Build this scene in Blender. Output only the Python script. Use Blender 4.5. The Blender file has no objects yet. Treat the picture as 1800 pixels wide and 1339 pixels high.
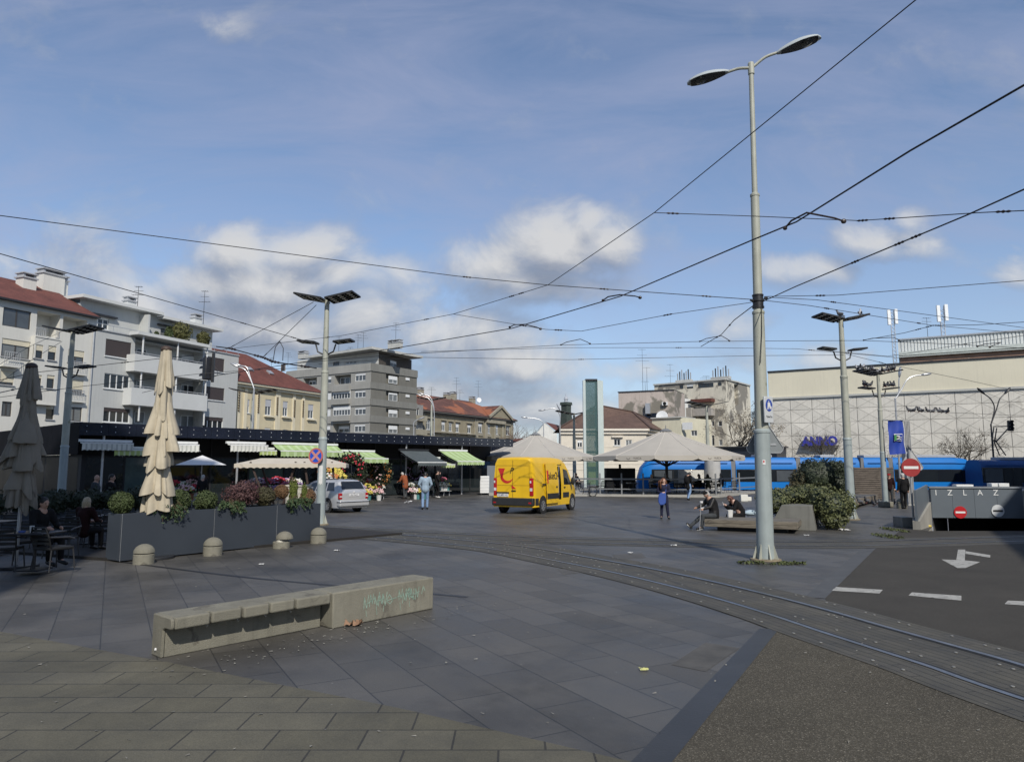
import bpy, math, random
from mathutils import Vector, Matrix
from mathutils import noise as mno
RND = random.Random(11)
U = RND.uniform
PI = math.pi
scene = bpy.context.scene
col = scene.collection
# ---------------------------------------------------------------- camera model
FPX, CX, CY, HZ, CAMH = 1260.0, 900.0, 669.5, 818.0, 2.1
PITCH = math.atan((HZ - CY) / FPX)
CP, SP = math.cos(PITCH), math.sin(PITCH)
def ray(px, py):
    a, b = (px - CX) / FPX, (CY - py) / FPX
    return Vector((a, CP - b * SP, SP + b * CP))
def at(px, py, Y):
    r = ray(px, py); k = Y / r.y
    return Vector((r.x * k, Y, CAMH + r.z * k))
def onz(px, py, z):
    r = ray(px, py); k = (z - CAMH) / r.z
    return Vector((r.x * k, r.y * k, z))
def G(px, py):
    return onz(px, py, 0.0)
def V(*a): return Vector(a)
# ---------------------------------------------------------------- materials
MATS = {}
def nn(t, kind, **kw):
    n = t.nodes.new(kind)
    for k, v in kw.items(): setattr(n, k, v)
    return n
def ramp(t, fac, stops):
    r = nn(t, 'ShaderNodeValToRGB'); e = r.color_ramp.elements
    e[0].position, e[0].color = stops[0][0], tuple(stops[0][1]) + (1,)
    e[1].position, e[1].color = stops[-1][0], tuple(stops[-1][1]) + (1,)
    for p, c in stops[1:-1]:
        x = e.new(p); x.color = tuple(c) + (1,)
    t.links.new(fac, r.inputs[0]); return r.outputs[0]
def mixc(t, a, b, fac, mode='MIX'):
    m = nn(t, 'ShaderNodeMix', data_type='RGBA', blend_type=mode)
    for s, v in ((0, fac), (6, a), (7, b)):
        if hasattr(v, 'node'): t.links.new(v, m.inputs[s])
        elif s == 0: m.inputs[0].default_value = v
        else: m.inputs[s].default_value = tuple(v) + (1,) if len(v) == 3 else v
    return m.outputs[2]
def mth(t, op, a, b=None, c=None, clamp=False):
    m = nn(t, 'ShaderNodeMath', operation=op, use_clamp=clamp)
    for i, v in enumerate((a, b, c)):
        if v is None: continue
        if hasattr(v, 'node'): t.links.new(v, m.inputs[i])
        else: m.inputs[i].default_value = v
    return m.outputs[0]
def noise_n(t, vec, scale, detail=4, rough=.55, dist=0.):
    n = nn(t, 'ShaderNodeTexNoise'); n.inputs['Scale'].default_value = scale
    n.inputs['Detail'].default_value = detail; n.inputs['Roughness'].default_value = rough
    n.inputs['Distortion'].default_value = dist
    t.links.new(vec, n.inputs['Vector']); return n.outputs[0]
def mapping(t, vec, loc=(0,0,0), rot=(0,0,0), sc=(1,1,1)):
    m = nn(t, 'ShaderNodeMapping'); m.inputs[1].default_value = loc
    m.inputs[2].default_value = rot; m.inputs[3].default_value = sc
    t.links.new(vec, m.inputs[0]); return m.outputs[0]
def new_mat(name):
    m = bpy.data.materials.new(name); m.use_nodes = True
    t = m.node_tree; b = t.nodes['Principled BSDF']
    tc = nn(t, 'ShaderNodeTexCoord')
    return m, t, b, tc.outputs['Object']
def sc3(c, k): return tuple(min(1., max(0., x * k)) for x in c)
def M(name, c, rough=.6, var=.15, scale=3., bump=0., bscale=60., metal=0., spec=.5, streak=0., spots=None, coat=0.):
    """plain weathered surface: colour that wanders a little, optional run-off streaks, stains and fine relief"""
    if name in MATS: return MATS[name]
    m, t, b, vec = new_mat(name)
    f = noise_n(t, vec, scale, 6, .62)
    out = ramp(t, f, [(.25, sc3(c, 1 - var)), (.75, sc3(c, 1 + var))])
    if streak:
        s = noise_n(t, mapping(t, vec, sc=(2.2, 2.2, .12)), 3., 5, .6)
        out = mixc(t, out, sc3(c, .45), mth(t, 'MULTIPLY', ramp(t, s, [(.5, (0,0,0)), (.75, (1,1,1))]), streak))
    if spots:
        sp = noise_n(t, vec, spots[1], 5, .6, .4)
        out = mixc(t, out, spots[0], ramp(t, sp, [(spots[2], (0,0,0)), (spots[2] + .05, (1,1,1))]))
    t.links.new(out, b.inputs['Base Color'])
    b.inputs['Roughness'].default_value = rough; b.inputs['Metallic'].default_value = metal
    b.inputs['Specular IOR Level'].default_value = spec; b.inputs['Coat Weight'].default_value = coat
    if bump:
        bp = nn(t, 'ShaderNodeBump'); bp.inputs['Strength'].default_value = bump; bp.inputs['Distance'].default_value = .02
        t.links.new(noise_n(t, vec, bscale, 4, .6), bp.inputs['Height']); t.links.new(bp.outputs[0], b.inputs['Normal'])
    MATS[name] = m; return m
def glass(name, c=(.015, .018, .022), rough=.06, spec=.6):
    return M(name, c, rough, .25, .7, spec=spec)
def emis(name, c, s):
    if name in MATS: return MATS[name]
    m, t, b, vec = new_mat(name)
    b.inputs['Base Color'].default_value = (*c, 1); b.inputs['Emission Color'].default_value = (*c, 1)
    b.inputs['Emission Strength'].default_value = s; MATS[name] = m; return m
def brickmat(name, c1, c2, mort, w, h, msize, rot=0., loc=(0,0,0), rough=.6, off=.5, var=.2, nscale=1.5, bump=.3, grit=0., gritc=(.4,.4,.38), wet=0., spec=.4, axes=None, distort=0., squash=1., fine=.5, stain=0.):
    m, t, b, vec = new_mat(name)
    v = mapping(t, vec, loc=loc, rot=(0, 0, rot)) if axes is None else axes(t, vec)
    if distort:
        nz = nn(t, 'ShaderNodeTexNoise'); nz.inputs['Scale'].default_value = .8; t.links.new(v, nz.inputs['Vector'])
        vm = nn(t, 'ShaderNodeVectorMath', operation='SCALE'); t.links.new(nz.outputs[1], vm.inputs[0]); vm.inputs[3].default_value = distort
        va = nn(t, 'ShaderNodeVectorMath', operation='ADD'); t.links.new(v, va.inputs[0]); t.links.new(vm.outputs[0], va.inputs[1]); v = va.outputs[0]
    k = nn(t, 'ShaderNodeTexBrick'); k.offset = off; k.squash = squash
    for i, x in (('Color1', c1), ('Color2', c2), ('Mortar', mort)): k.inputs[i].default_value = (*x, 1)
    k.inputs['Scale'].default_value = 1; k.inputs['Mortar Size'].default_value = msize; k.inputs['Mortar Smooth'].default_value = .15
    k.inputs['Brick Width'].default_value = w; k.inputs['Row Height'].default_value = h; k.inputs['Bias'].default_value = 0
    t.links.new(v, k.inputs['Vector'])
    f = noise_n(t, vec, nscale, 7, .65)
    out = mixc(t, k.outputs[0], ramp(t, f, [(.3, (1 - var,) * 3), (.7, (1 + var,) * 3)]), 1., 'MULTIPLY')
    fn_ = noise_n(t, vec, 90., 3, .7)
    out = mixc(t, out, ramp(t, fn_, [(.3, (1 - fine * .5,) * 3), (.7, (1 + fine * .5,) * 3)]), 1., 'MULTIPLY')
    if stain:
        st_ = noise_n(t, mapping(t, vec, loc=(3.3, 1.7, 0)), .42, 8, .68, .5); out = mixc(t, out, (stain,)*3, ramp(t, st_, [(.5, (0,0,0)), (.66, (1,1,1))]), 'MULTIPLY')
        s2 = noise_n(t, mapping(t, vec, rot=(0,0,.5), sc=(1,.25,1)), 2.6, 6, .7); out = mixc(t, out, (1.35,1.33,1.28), ramp(t, s2, [(.58, (0,0,0)), (.75, (.6,)*3)]), 'MULTIPLY')
    if grit:
        g = nn(t, 'ShaderNodeTexVoronoi'); g.inputs['Scale'].default_value = grit; t.links.new(vec, g.inputs['Vector'])
        out = mixc(t, out, gritc, ramp(t, g.outputs['Distance'], [(.022, (1,1,1)), (.04, (0,0,0))]))
    t.links.new(out, b.inputs['Base Color'])
    t.links.new(ramp(t, f, [(.3, (rough - .12,) * 3), (.7, (min(1, rough + .12),) * 3)]), b.inputs['Roughness'])
    b.inputs['Specular IOR Level'].default_value = spec
    bp = nn(t, 'ShaderNodeBump'); bp.inputs['Strength'].default_value = bump; bp.inputs['Distance'].default_value = .006
    hh = mth(t, 'ADD', mth(t, 'MULTIPLY', k.outputs[1], -1.), mth(t, 'MULTIPLY', fn_, .5))
    t.links.new(hh, bp.inputs['Height']); t.links.new(bp.outputs[0], b.inputs['Normal'])
    MATS[name] = m; return m
# ---------------------------------------------------------------- mesh builder
ROOT = {}
class MB:
    def __init__(s): s.v, s.f, s.mi, s.m = [], [], [], 0
    def poly(s, pts):
        i = len(s.v); s.v += [Vector(p) for p in pts]; s.f.append(list(range(i, i + len(pts)))); s.mi.append(s.m)
    def face(s, idx): s.f.append(list(idx)); s.mi.append(s.m)
    def obox(s, c, ax, ay, az):
        c, ax, ay, az = Vector(c), Vector(ax), Vector(ay), Vector(az); i = len(s.v)
        for k in range(8):
            s.v.append(c + ax * (1 if k & 1 else -1) + ay * (1 if k & 2 else -1) + az * (1 if k & 4 else -1))
        for q in ((0,2,3,1), (4,5,7,6), (0,1,5,4), (2,6,7,3), (0,4,6,2), (1,3,7,5)): s.face([i + x for x in q])
    def box(s, x0, x1, y0, y1, z0, z1):
        s.obox(((x0+x1)/2, (y0+y1)/2, (z0+z1)/2), ((x1-x0)/2, 0, 0), (0, (y1-y0)/2, 0), (0, 0, (z1-z0)/2))
    def bar(s, p0, p1, w, h, up=(0,0,1)):
        p0, p1 = Vector(p0), Vector(p1); d = p1 - p0; L = d.length
        if L < 1e-6: return
        d /= L; u = Vector(up); x = d.cross(u)
        if x.length < 1e-3: x = d.cross(Vector((1, 0, 0)))
        x.normalize(); u = x.cross(d)
        s.obox((p0 + p1) / 2, d * L / 2, x * w / 2, u * h / 2)
    def tube(s, path, r, n=8, caps=True):
        path = [Vector(p) for p in path]; i0 = len(s.v); N = len(path)
        rs = r if isinstance(r, (list, tuple)) else [r] * N
        prev = None
        for k, p in enumerate(path):
            d = (path[min(k+1, N-1)] - path[max(k-1, 0)])
            if d.length < 1e-9: d = Vector((0, 0, 1))
            d.normalize()
            x = d.cross(Vector((0, 0, 1))) if prev is None else prev - d * prev.dot(d)
            if x.length < 1e-3: x = d.cross(Vector((0, 1, 0)))
            x.normalize(); prev = x; y = d.cross(x)
            for j in range(n):
                a = 2 * PI * j / n; s.v.append(p + x * math.cos(a) * rs[k] + y * math.sin(a) * rs[k])
        for k in range(N - 1):
            for j in range(n):
                a, b = i0 + k*n + j, i0 + k*n + (j+1) % n; s.face([a, b, b + n, a + n])
        if caps:
            s.face([i0 + j for j in range(n)][::-1]); s.face([i0 + (N-1)*n + j for j in range(n)])
    def cyl(s, p0, p1, r0, r1=None, n=12): s.tube([p0, p1], [r0, r0 if r1 is None else r1], n)
    def lathe(s, prof, c=(0,0,0), n=24, fn=None):
        c = Vector(c); i0 = len(s.v)
        for k, (r, z) in enumerate(prof):
            for j in range(n):
                a = 2 * PI * j / n; rr = r * (fn(a, k, z) if fn else 1); s.v.append(c + Vector((rr * math.cos(a), rr * math.sin(a), z)))
        for k in range(len(prof) - 1):
            for j in range(n):
                a, b = i0 + k*n + j, i0 + k*n + (j+1) % n; s.face([a, b, b + n, a + n])
        if prof[0][0] > 1e-4: s.face([i0 + j for j in range(n)][::-1])
        if prof[-1][0] > 1e-4: s.face([i0 + (len(prof)-1)*n + j for j in range(n)])
    def ball(s, c, rx, ry=None, rz=None, nu=12, nv=8, jit=0., rot=None):
        ry = rx if ry is None else ry; rz = rx if rz is None else rz; c = Vector(c); i0 = len(s.v)
        for k in range(nv + 1):
            th = PI * k / nv
            for j in range(nu):
                a = 2 * PI * j / nu
                q = Vector((rx * math.sin(th) * math.cos(a), ry * math.sin(th) * math.sin(a), rz * math.cos(th)))
                if jit: q *= 1 + jit * mno.noise(q * (2.2 / max(rx, .01)) + c * 3)
                if rot is not None: q = rot @ q
                s.v.append(c + q)
        for k in range(nv):
            for j in range(nu):
                a, b = i0 + k*nu + j, i0 + k*nu + (j+1) % nu; s.face([a, a + nu, b + nu, b])
    def prism(s, pts, d):
        """polygon (3d points) pushed along vector d"""
        pts = [Vector(p) for p in pts]; d = Vector(d); i = len(s.v); n = len(pts)
        s.v += pts + [p + d for p in pts]
        s.face(list(range(i, i + n))[::-1]); s.face(list(range(i + n, i + 2*n)))
        for j in range(n): s.face([i + j, i + (j+1) % n, i + n + (j+1) % n, i + n + j])
    def leaf(s, p, size, nrm=None, asp=1.6):
        a = Vector((U(-1,1), U(-1,1), U(-1,1))); a.normalize()
        if nrm is not None: a = (a * .75 + Vector(nrm)).normalized()
        b = a.orthogonal().normalized(); b.rotate(Matrix.Rotation(U(0, 6.28), 3, a)); c = a.cross(b)
        p = Vector(p); h = size * asp * .5; w = size * .5; i = len(s.v)
        s.v += [p - b*h, p + c*w + a*w*.3, p + b*h, p - c*w + a*w*.3]; s.face([i, i+1, i+2, i+3])
    def build(s, name, mat, parent=None, bevel=0., smooth=True, seg=2, ang=.6):
        me = bpy.data.meshes.new(name); off = Vector((0,0,0)); q = parent
        while q is not None:
            if q.name in ROOT: off = ROOT[q.name]
            q = q.parent
        me.from_pydata([p - off for p in s.v], [], s.f)
        for m in (mat if isinstance(mat, (list, tuple)) else [mat]): me.materials.append(m)
        if any(s.mi): me.polygons.foreach_set('material_index', s.mi)
        if smooth:
            me.shade_smooth(); me.set_sharp_from_angle(angle=ang)
        me.update(); o = bpy.data.objects.new(name, me); col.objects.link(o); o.parent = parent
        if bevel:
            b = o.modifiers.new('bevel', 'BEVEL'); b.width = bevel; b.segments = seg; b.limit_method = 'ANGLE'; b.angle_limit = .6
        return o
def thing(name, label, cat, loc=(0,0,0), rotz=0., group=None, world=False):
    """an Empty at the thing's base; world=True: its parts are given in world coordinates"""
    o = bpy.data.objects.new(name, None); col.objects.link(o); o.location = loc; o.rotation_euler = (0, 0, rotz)
    o.empty_display_size = .2; o['label'] = label; o['category'] = cat
    if group: o['group'] = group
    if world: ROOT[o.name] = Vector(loc)
    return o
def tag(o, label, cat, group=None):
    o['label'] = label; o['category'] = cat
    if group: o['group'] = group
    return o
def single(mb, name, mat, label, cat, loc=None, group=None, **kw):
    """a thing that is one mesh, its origin moved to loc"""
    o = mb.build(name, mat, None, **kw)
    if loc is not None:
        l = Vector(loc); o.data.transform(Matrix.Translation(-l)); o.location = l
    return tag(o, label, cat, group)
def struct(mb, name, mat, **kw):
    o = mb.build(name, mat, None, **kw); o['kind'] = 'structure'; return o
def sheet(name, pts, z, mat):
    mb = MB(); mb.poly([(p[0], p[1], z) for p in pts]); o = struct(mb, name, mat, smooth=False)
    return o
def copy_tree(o, parent=None):
    c = o.copy(); col.objects.link(c); c.parent = parent
    for ch in list(o.children): copy_tree(ch, c)
    return c
def dup(o, loc, rotz, label=None, group=None, scale=None):
    c = copy_tree(o); c.location = loc; c.rotation_euler = (0, 0, rotz)
    if label: c['label'] = label
    if group: c['group'] = group
    if scale: c.scale = (scale,) * 3
    return c
def text_mesh(mb, s, origin, ax, up, size, depth=.004, center=True, font_shear=0., bold=0.):
    cu = bpy.data.curves.new('t', 'FONT'); cu.body = s; cu.size = size; cu.extrude = depth / 2; cu.offset = bold * size
    cu.align_x = 'CENTER' if center else 'LEFT'; cu.align_y = 'CENTER'; cu.shear = font_shear
    o = bpy.data.objects.new('t', cu); col.objects.link(o)
    me = bpy.data.meshes.new_from_object(o)
    ax, up = Vector(ax).normalized(), Vector(up).normalized(); n = ax.cross(up); o0 = Vector(origin); i = len(mb.v)
    for v in me.vertices: mb.v.append(o0 + ax * v.co.x + up * v.co.y + n * v.co.z)
    for p in me.polygons: mb.face([i + k for k in p.vertices])
    bpy.data.objects.remove(o); bpy.data.curves.remove(cu); bpy.data.meshes.remove(me)
# city axes measured from the paving
A29 = math.radians(29.)
EU = V(math.sin(A29), math.cos(A29), 0); EV = V(math.cos(A29), -math.sin(A29), 0)
A42 = math.radians(42.2)
KD = V(math.sin(A42), math.cos(A42), 0); KN = V(math.cos(A42), -math.sin(A42), 0)
# ---------------------------------------------------------------- camera, sun, sky
cam = bpy.data.objects.new('camera', bpy.data.cameras.new('camera')); col.objects.link(cam)
cam.data.sensor_width = 36; cam.data.lens = 36 * FPX / 1800; cam.data.clip_end = 3000
cam.location = (0, 0, CAMH); cam.rotation_euler = (PI / 2 + PITCH, 0, 0); scene.camera = cam
SUN_EL, SUN_AZ = math.radians(40.3), math.atan2(.255, -.967)
sd = V(math.sin(SUN_AZ) * math.cos(SUN_EL), math.cos(SUN_AZ) * math.cos(SUN_EL), math.sin(SUN_EL))
sun = bpy.data.objects.new('sun', bpy.data.lights.new('sun', 'SUN')); col.objects.link(sun)
sun.data.energy = 4.1; sun.data.angle = math.radians(.5); sun.data.color = (1, .94, .845)
sun.rotation_euler = (-sd).to_track_quat('-Z', 'Y').to_euler(); sun.location = (10, -20, 60)
wd = bpy.data.worlds.new('World'); scene.world = wd; wd.use_nodes = True
t = wd.node_tree; t.nodes.clear()
sky = nn(t, 'ShaderNodeTexSky', sky_type='NISHITA', sun_disc=False, sun_elevation=SUN_EL, sun_rotation=SUN_AZ)
sky.air_density = 1.0; sky.dust_density = .35; sky.ozone_density = 3.2
gen = nn(t, 'ShaderNodeTexCoord').outputs['Generated']
sx = nn(t, 'ShaderNodeSeparateXYZ'); t.links.new(gen, sx.inputs[0])
yy = mth(t, 'MAXIMUM', sx.outputs[1], .08)
uu, vv = mth(t, 'DIVIDE', sx.outputs[0], yy), mth(t, 'DIVIDE', sx.outputs[2], yy)
CLOUDS = [  # direction of a cloud (as seen from the square), its half-width, half-height and thickness
 (410,448,80,62,1.0), (530,445,95,48,1.05), (590,478,70,38,.9), (450,505,200,60,1.0), (420,570,230,60,.95), (250,560,240,70,.85), (60,500,260,90,.7), (640,560,140,75,.9), (700,480,80,40,.5),
 (870,470,90,55,1.0), (985,430,100,72,1.15), (1060,435,60,45,1.0), (930,500,150,40,.95), (1030,385,38,40,.8),
 (800,600,170,62,1.0), (900,640,150,50,1.0), (640,640,160,40,.8), (560,570,90,40,.7), (760,690,260,40,.9), (960,720,120,40,.9),
 (1545,430,100,38,.85), (1440,470,120,34,.7), (1595,385,42,28,.75), (1310,575,70,32,.62), (1440,630,120,32,.6), (1110,650,100,26,.7),
 (1790,470,50,40,.7), (405,55,70,42,.42), (60,400,160,60,.3), (1200,640,200,24,.35), (1650,560,200,30,.2)]
g = bpy.data.node_groups.new('cloud_density', 'ShaderNodeTree')
g.interface.new_socket('u', in_out='INPUT', socket_type='NodeSocketFloat'); g.interface.new_socket('v', in_out='INPUT', socket_type='NodeSocketFloat')
g.interface.new_socket('d', in_out='OUTPUT', socket_type='NodeSocketFloat')
gi, go = g.nodes.new('NodeGroupInput'), g.nodes.new('NodeGroupOutput')
gc = nn(g, 'ShaderNodeCombineXYZ'); g.links.new(gi.outputs[0], gc.inputs[0]); g.links.new(gi.outputs[1], gc.inputs[1])
n1 = noise_n(g, mapping(g, gc.outputs[0], sc=(1, 1.25, 1)), 7.5, 9, .6, .35)
n2 = noise_n(g, gc.outputs[0], 3.1, 3, .5)
acc = None
for (px, py, rx, ry, w) in CLOUDS:
    r = ray(px, py); a0, b0 = r.x / r.y, r.z / r.y
    dx = mth(g, 'MULTIPLY', mth(g, 'SUBTRACT', gi.outputs[0], a0), FPX / rx)
    dy = mth(g, 'MULTIPLY', mth(g, 'SUBTRACT', gi.outputs[1], b0), FPX / ry)
    q = mth(g, 'ADD', mth(g, 'MULTIPLY', dx, dx), mth(g, 'MULTIPLY', dy, dy))
    q = mth(g, 'MULTIPLY', mth(g, 'POWER', 2.718, mth(g, 'MULTIPLY', q, -.8)), w)
    acc = q if acc is None else mth(g, 'SMOOTH_MAX', acc, q, .25)
gate = mth(g, 'MULTIPLY', acc, 2.6, clamp=True)
nz = mth(g, 'ADD', mth(g, 'MULTIPLY', mth(g, 'SUBTRACT', n1, .5), 1.7), mth(g, 'MULTIPLY', mth(g, 'SUBTRACT', n2, .5), .5))
d = mth(g, 'ADD', acc, mth(g, 'MULTIPLY', nz, gate))
g.links.new(d, go.inputs[0])
def dens(u_, v_):
    k = nn(t, 'ShaderNodeGroup', node_tree=g); t.links.new(u_, k.inputs[0]); t.links.new(v_, k.inputs[1]); return k.outputs[0]
d0 = dens(uu, vv); d1 = dens(mth(t, 'ADD', uu, .012), mth(t, 'ADD', vv, .034)); d2 = dens(uu, mth(t, 'ADD', vv, .09))
cover = ramp(t, d0, [(.22, (0,0,0)), (.5, (.52,)*3), (.75, (.82,)*3), (1.05, (.95,)*3)])
lit = mth(t, 'ADD', mth(t, 'MULTIPLY', mth(t, 'SUBTRACT', d0, d1), 1.15), mth(t, 'MULTIPLY', mth(t, 'SUBTRACT', d0, d2), .28))
lit = mth(t, 'ADD', lit, .36, clamp=True)
ccol = ramp(t, lit, [(0., (.25, .285, .36)), (.35, (.36, .39, .46)), (.65, (.52, .535, .57)), (1., (.67, .67, .675))])
cv = nn(t, 'ShaderNodeCombineXYZ'); t.links.new(uu, cv.inputs[0]); t.links.new(vv, cv.inputs[1])
cir = noise_n(t, mapping(t, cv.outputs[0], rot=(0, 0, .35), sc=(1.0, 3.2, 1)), 2.2, 7, .62, .6)
cir = mth(t, 'MULTIPLY', ramp(t, cir, [(.34, (.12,)*3), (.8, (1,1,1))]), .7)
haz = ramp(t, sx.outputs[2], [(0., (.6,)*3), (.14, (.34,)*3), (.34, (.16,)*3), (.6, (.06,)*3)])
above = ramp(t, sx.outputs[2], [(.0, (0,0,0)), (.03, (1,1,1))])
front = ramp(t, sx.outputs[1], [(.05, (0,0,0)), (.2, (1,1,1))])
b1 = nn(t, 'ShaderNodeBackground'); t.links.new(sky.outputs[0], b1.inputs[0]); b1.inputs[1].default_value = .135
b2 = nn(t, 'ShaderNodeBackground'); b2.inputs[0].default_value = (.385, .42, .585, 1)
b3 = nn(t, 'ShaderNodeBackground'); t.links.new(ccol, b3.inputs[0])
m1 = nn(t, 'ShaderNodeMixShader'); t.links.new(mth(t, 'MAXIMUM', mth(t, 'MULTIPLY', cir, front), haz), m1.inputs[0])
t.links.new(b1.outputs[0], m1.inputs[1]); t.links.new(b2.outputs[0], m1.inputs[2])
m2 = nn(t, 'ShaderNodeMixShader'); t.links.new(mth(t, 'MULTIPLY', mth(t, 'MULTIPLY', cover, front), above), m2.inputs[0])
t.links.new(m1.outputs[0], m2.inputs[1]); t.links.new(b3.outputs[0], m2.inputs[2])
wo = nn(t, 'ShaderNodeOutputWorld'); t.links.new(m2.outputs[0], wo.inputs[0])
vs = scene.view_settings; vs.view_transform = 'Standard'; vs.look = 'None'; vs.exposure = 0; vs.gamma = 1; vs.use_curve_mapping = False
# ---------------------------------------------------------------- ground
SLATE = brickmat('slate_paving', (.064,.0605,.0545), (.091,.0865,.079), (.032,.032,.032), 1.12, .555, .0075, rot=-(A29 - PI/2) - PI, rough=.50, var=.34, nscale=.55, bump=.35, spec=.42, grit=3.1, gritc=(.17,.17,.165), fine=.4, stain=.62)
BROWN = brickmat('brown_paving', (.094,.087,.062), (.112,.104,.077), (.04,.038,.032), .70, .405, .009, rot=0., loc=(.1,.06,0), rough=.72, var=.22, nscale=1.1, bump=.3, grit=3.4, gritc=(.2,.19,.17), fine=.5, stain=.78)
def aggregate(name, c, speck, sc=110, amt=.32):
    m, t, b, vec = new_mat(name)
    n = noise_n(t, vec, .8, 6, .6)
    o = ramp(t, n, [(.3, sc3(c, .82)), (.7, sc3(c, 1.18))])
    v = nn(t, 'ShaderNodeTexVoronoi'); v.inputs['Scale'].default_value = sc; v.inputs['Randomness'].default_value = 1; t.links.new(vec, v.inputs['Vector'])
    w = nn(t, 'ShaderNodeSeparateColor'); t.links.new(v.outputs['Color'], w.inputs[0])
    o = mixc(t, o, speck, mth(t, 'MULTIPLY', ramp(t, w.outputs[0], [(.62, (0,0,0)), (.95, (1,1,1))]), amt))
    o = mixc(t, o, sc3(c, .4), mth(t, 'MULTIPLY', ramp(t, w.outputs[1], [(.55, (0,0,0)), (.9, (1,1,1))]), amt))
    o = mixc(t, o, sc3(speck, 1.5), mth(t, 'MULTIPLY', ramp(t, w.outputs[2], [(.955, (0,0,0)), (.97, (1,1,1))]), .5))
    t.links.new(o, b.inputs['Base Color']); b.inputs['Roughness'].default_value = .85; b.inputs['Specular IOR Level'].default_value = .3
    bp = nn(t, 'ShaderNodeBump'); bp.inputs['Strength'].default_value = .5; bp.inputs['Distance'].default_value = .006
    t.links.new(v.outputs['Distance'], bp.inputs['Height']); t.links.new(bp.outputs[0], b.inputs['Normal'])
    MATS[name] = m; return m
AGG = aggregate('exposed_aggregate', (.062,.055,.040), (.21,.19,.15), 95, .36)
ASPH = aggregate('asphalt', (.049,.045,.038), (.09,.085,.075), 120, .22)
mb = MB()
HX0, HX1, HY0, HY1 = 13.2, 20.5, 23.6, 29.0
for (x0, x1, y0, y1) in ((-600, HX0, -200, 900), (HX1, 700, -200, 900), (HX0, HX1, -200, HY0), (HX0, HX1, HY1, 900)):
    mb.poly([(x0, y0, 0), (x1, y0, 0), (x1, y1, 0), (x0, y1, 0)])
mb.poly([(HX0, HY0, 0), (13.45, HY0, 0), (14.8, 25.6, 0), (17.35, HY1, 0), (HX0, HY1, 0)])
mb.poly([(16.95, HY0, 0), (HX1, HY0, 0), (HX1, HY1, 0), (17.83, 25.3, 0)])
struct(mb, 'plaza_ground', SLATE, smooth=False)
def P2(lst): return [G(*p) for p in lst]
b0, b1_, b2_ = G(0, 1110), G(290, 1163), G(1110, 1339)
ext = (b2_ - b1_).normalized()
sheet('brown_pavement', [V(-22, 13.0, 0), b0, b1_, G(700, 1244), b2_, b2_ + ext * 1.0, V(3, -6, 0), V(-22, -6, 0)], .004, BROWN)
s0, s1, s2, s3 = G(1110, 1339), G(1335, 1105), G(1370, 1105), G(1182, 1339)
sheet('polished_kerb_strip', [s0 - (s1 - s0) * .5, s1, s2, s3 - (s2 - s3) * .5], .008,
      M('polished_stone', (.034, .034, .035), .42, .2, 1.2, bump=.08, bscale=40, spec=.3))
sheet('aggregate_pavement', [s3 - (s2 - s3) * 1.6, s2, G(1400, 1096), G(1600, 1165), G(1800, 1237), G(2150, 1365), V(4, -4, 0)], .004, AGG)
r0, r1, r2 = G(1450, 1052), G(1537, 966), G(1590, 927)
sheet('asphalt_road', [r0, r1, r2, V(13.45, 23.58, 0), V(17.0, 23.58, 0), V(60, 23.58, 0), V(60, 3, 0), G(2150, 1275), G(1800, 1167), G(1600, 1110), G(1470, 1077)], .004, ASPH)
sheet('road_edge_strip', [r0 - EV * .3, r1 - EV * .3, r1, r0], .006, M('edge_stone', (.07, .07, .068), .6, .25, 2.))
# tram tracks --------------------------------------------------------------
def catmull(pts, k=8):
    out = []
    for i in range(len(pts) - 1):
        p0, p1, p2, p3 = pts[max(i-1, 0)], pts[i], pts[i+1], pts[min(i+2, len(pts)-1)]
        for j in range(k):
            t_ = j / k
            out.append(.5 * ((2*p1) + (p2-p0)*t_ + (2*p0-5*p1+4*p2-p3)*t_*t_ + (3*p1-p0-3*p2+p3)*t_**3))
    out.append(pts[-1]); return out
def ribbon(path, a, b, z, name, mat, uv=True, depth=0.):
    n = len(path); mb = MB(); L = 0; ls = []
    for i, p in enumerate(path):
        d = (path[min(i+1, n-1)] - path[max(i-1, 0)]); d.z = 0; d.normalize(); nr = V(d.y, -d.x, 0)
        if i: L += (p - path[i-1]).length
        ls.append(L); mb.v += [V(p.x, p.y, z) + nr * a, V(p.x, p.y, z) + nr * b]
    for i in range(n - 1): mb.face([2*i, 2*i+1, 2*i+3, 2*i+2])
    o = struct(mb, name, mat, smooth=False)
    if o.data.polygons[0].normal.z < 0: o.data.flip_normals()
    uvl = o.data.uv_layers.new(name='uv')
    for lp in o.data.loops:
        k = lp.vertex_index; uvl.data[lp.index].uv = (ls[k // 2], a if k % 2 == 0 else b)
    return o
def uvaxes(t, vec): return nn(t, 'ShaderNodeUVMap', uv_map='uv').outputs[0]
BED = brickmat('track_paving', (.066,.062,.050), (.080,.075,.062), (.024,.023,.021), .95, .118, .007, rough=.7, var=.3, nscale=1.3, bump=.5, axes=uvaxes, grit=1.7, gritc=(.2,.2,.19), fine=.5)
TR1 = [(2600,1470),(2150,1310),(1800,1200),(1700,1167),(1600,1137),(1500,1107),(1400,1076),(1300,1048),(1200,1023),(1100,1001),(1000,982),(900,964),(800,953),(700,944),(600,936),(430,925)]
TR2 = [(2000,943),(1800,947),(1500,955.5),(1250,955),(1050,951),(900,946),(750,939),(600,931),(430,920)]
RAILM = M('rail_steel', (.26, .265, .28), .34, .3, 6., metal=.9)
GRV = M('rail_groove', (.012, .012, .012), .7)
studs = MB()
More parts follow.
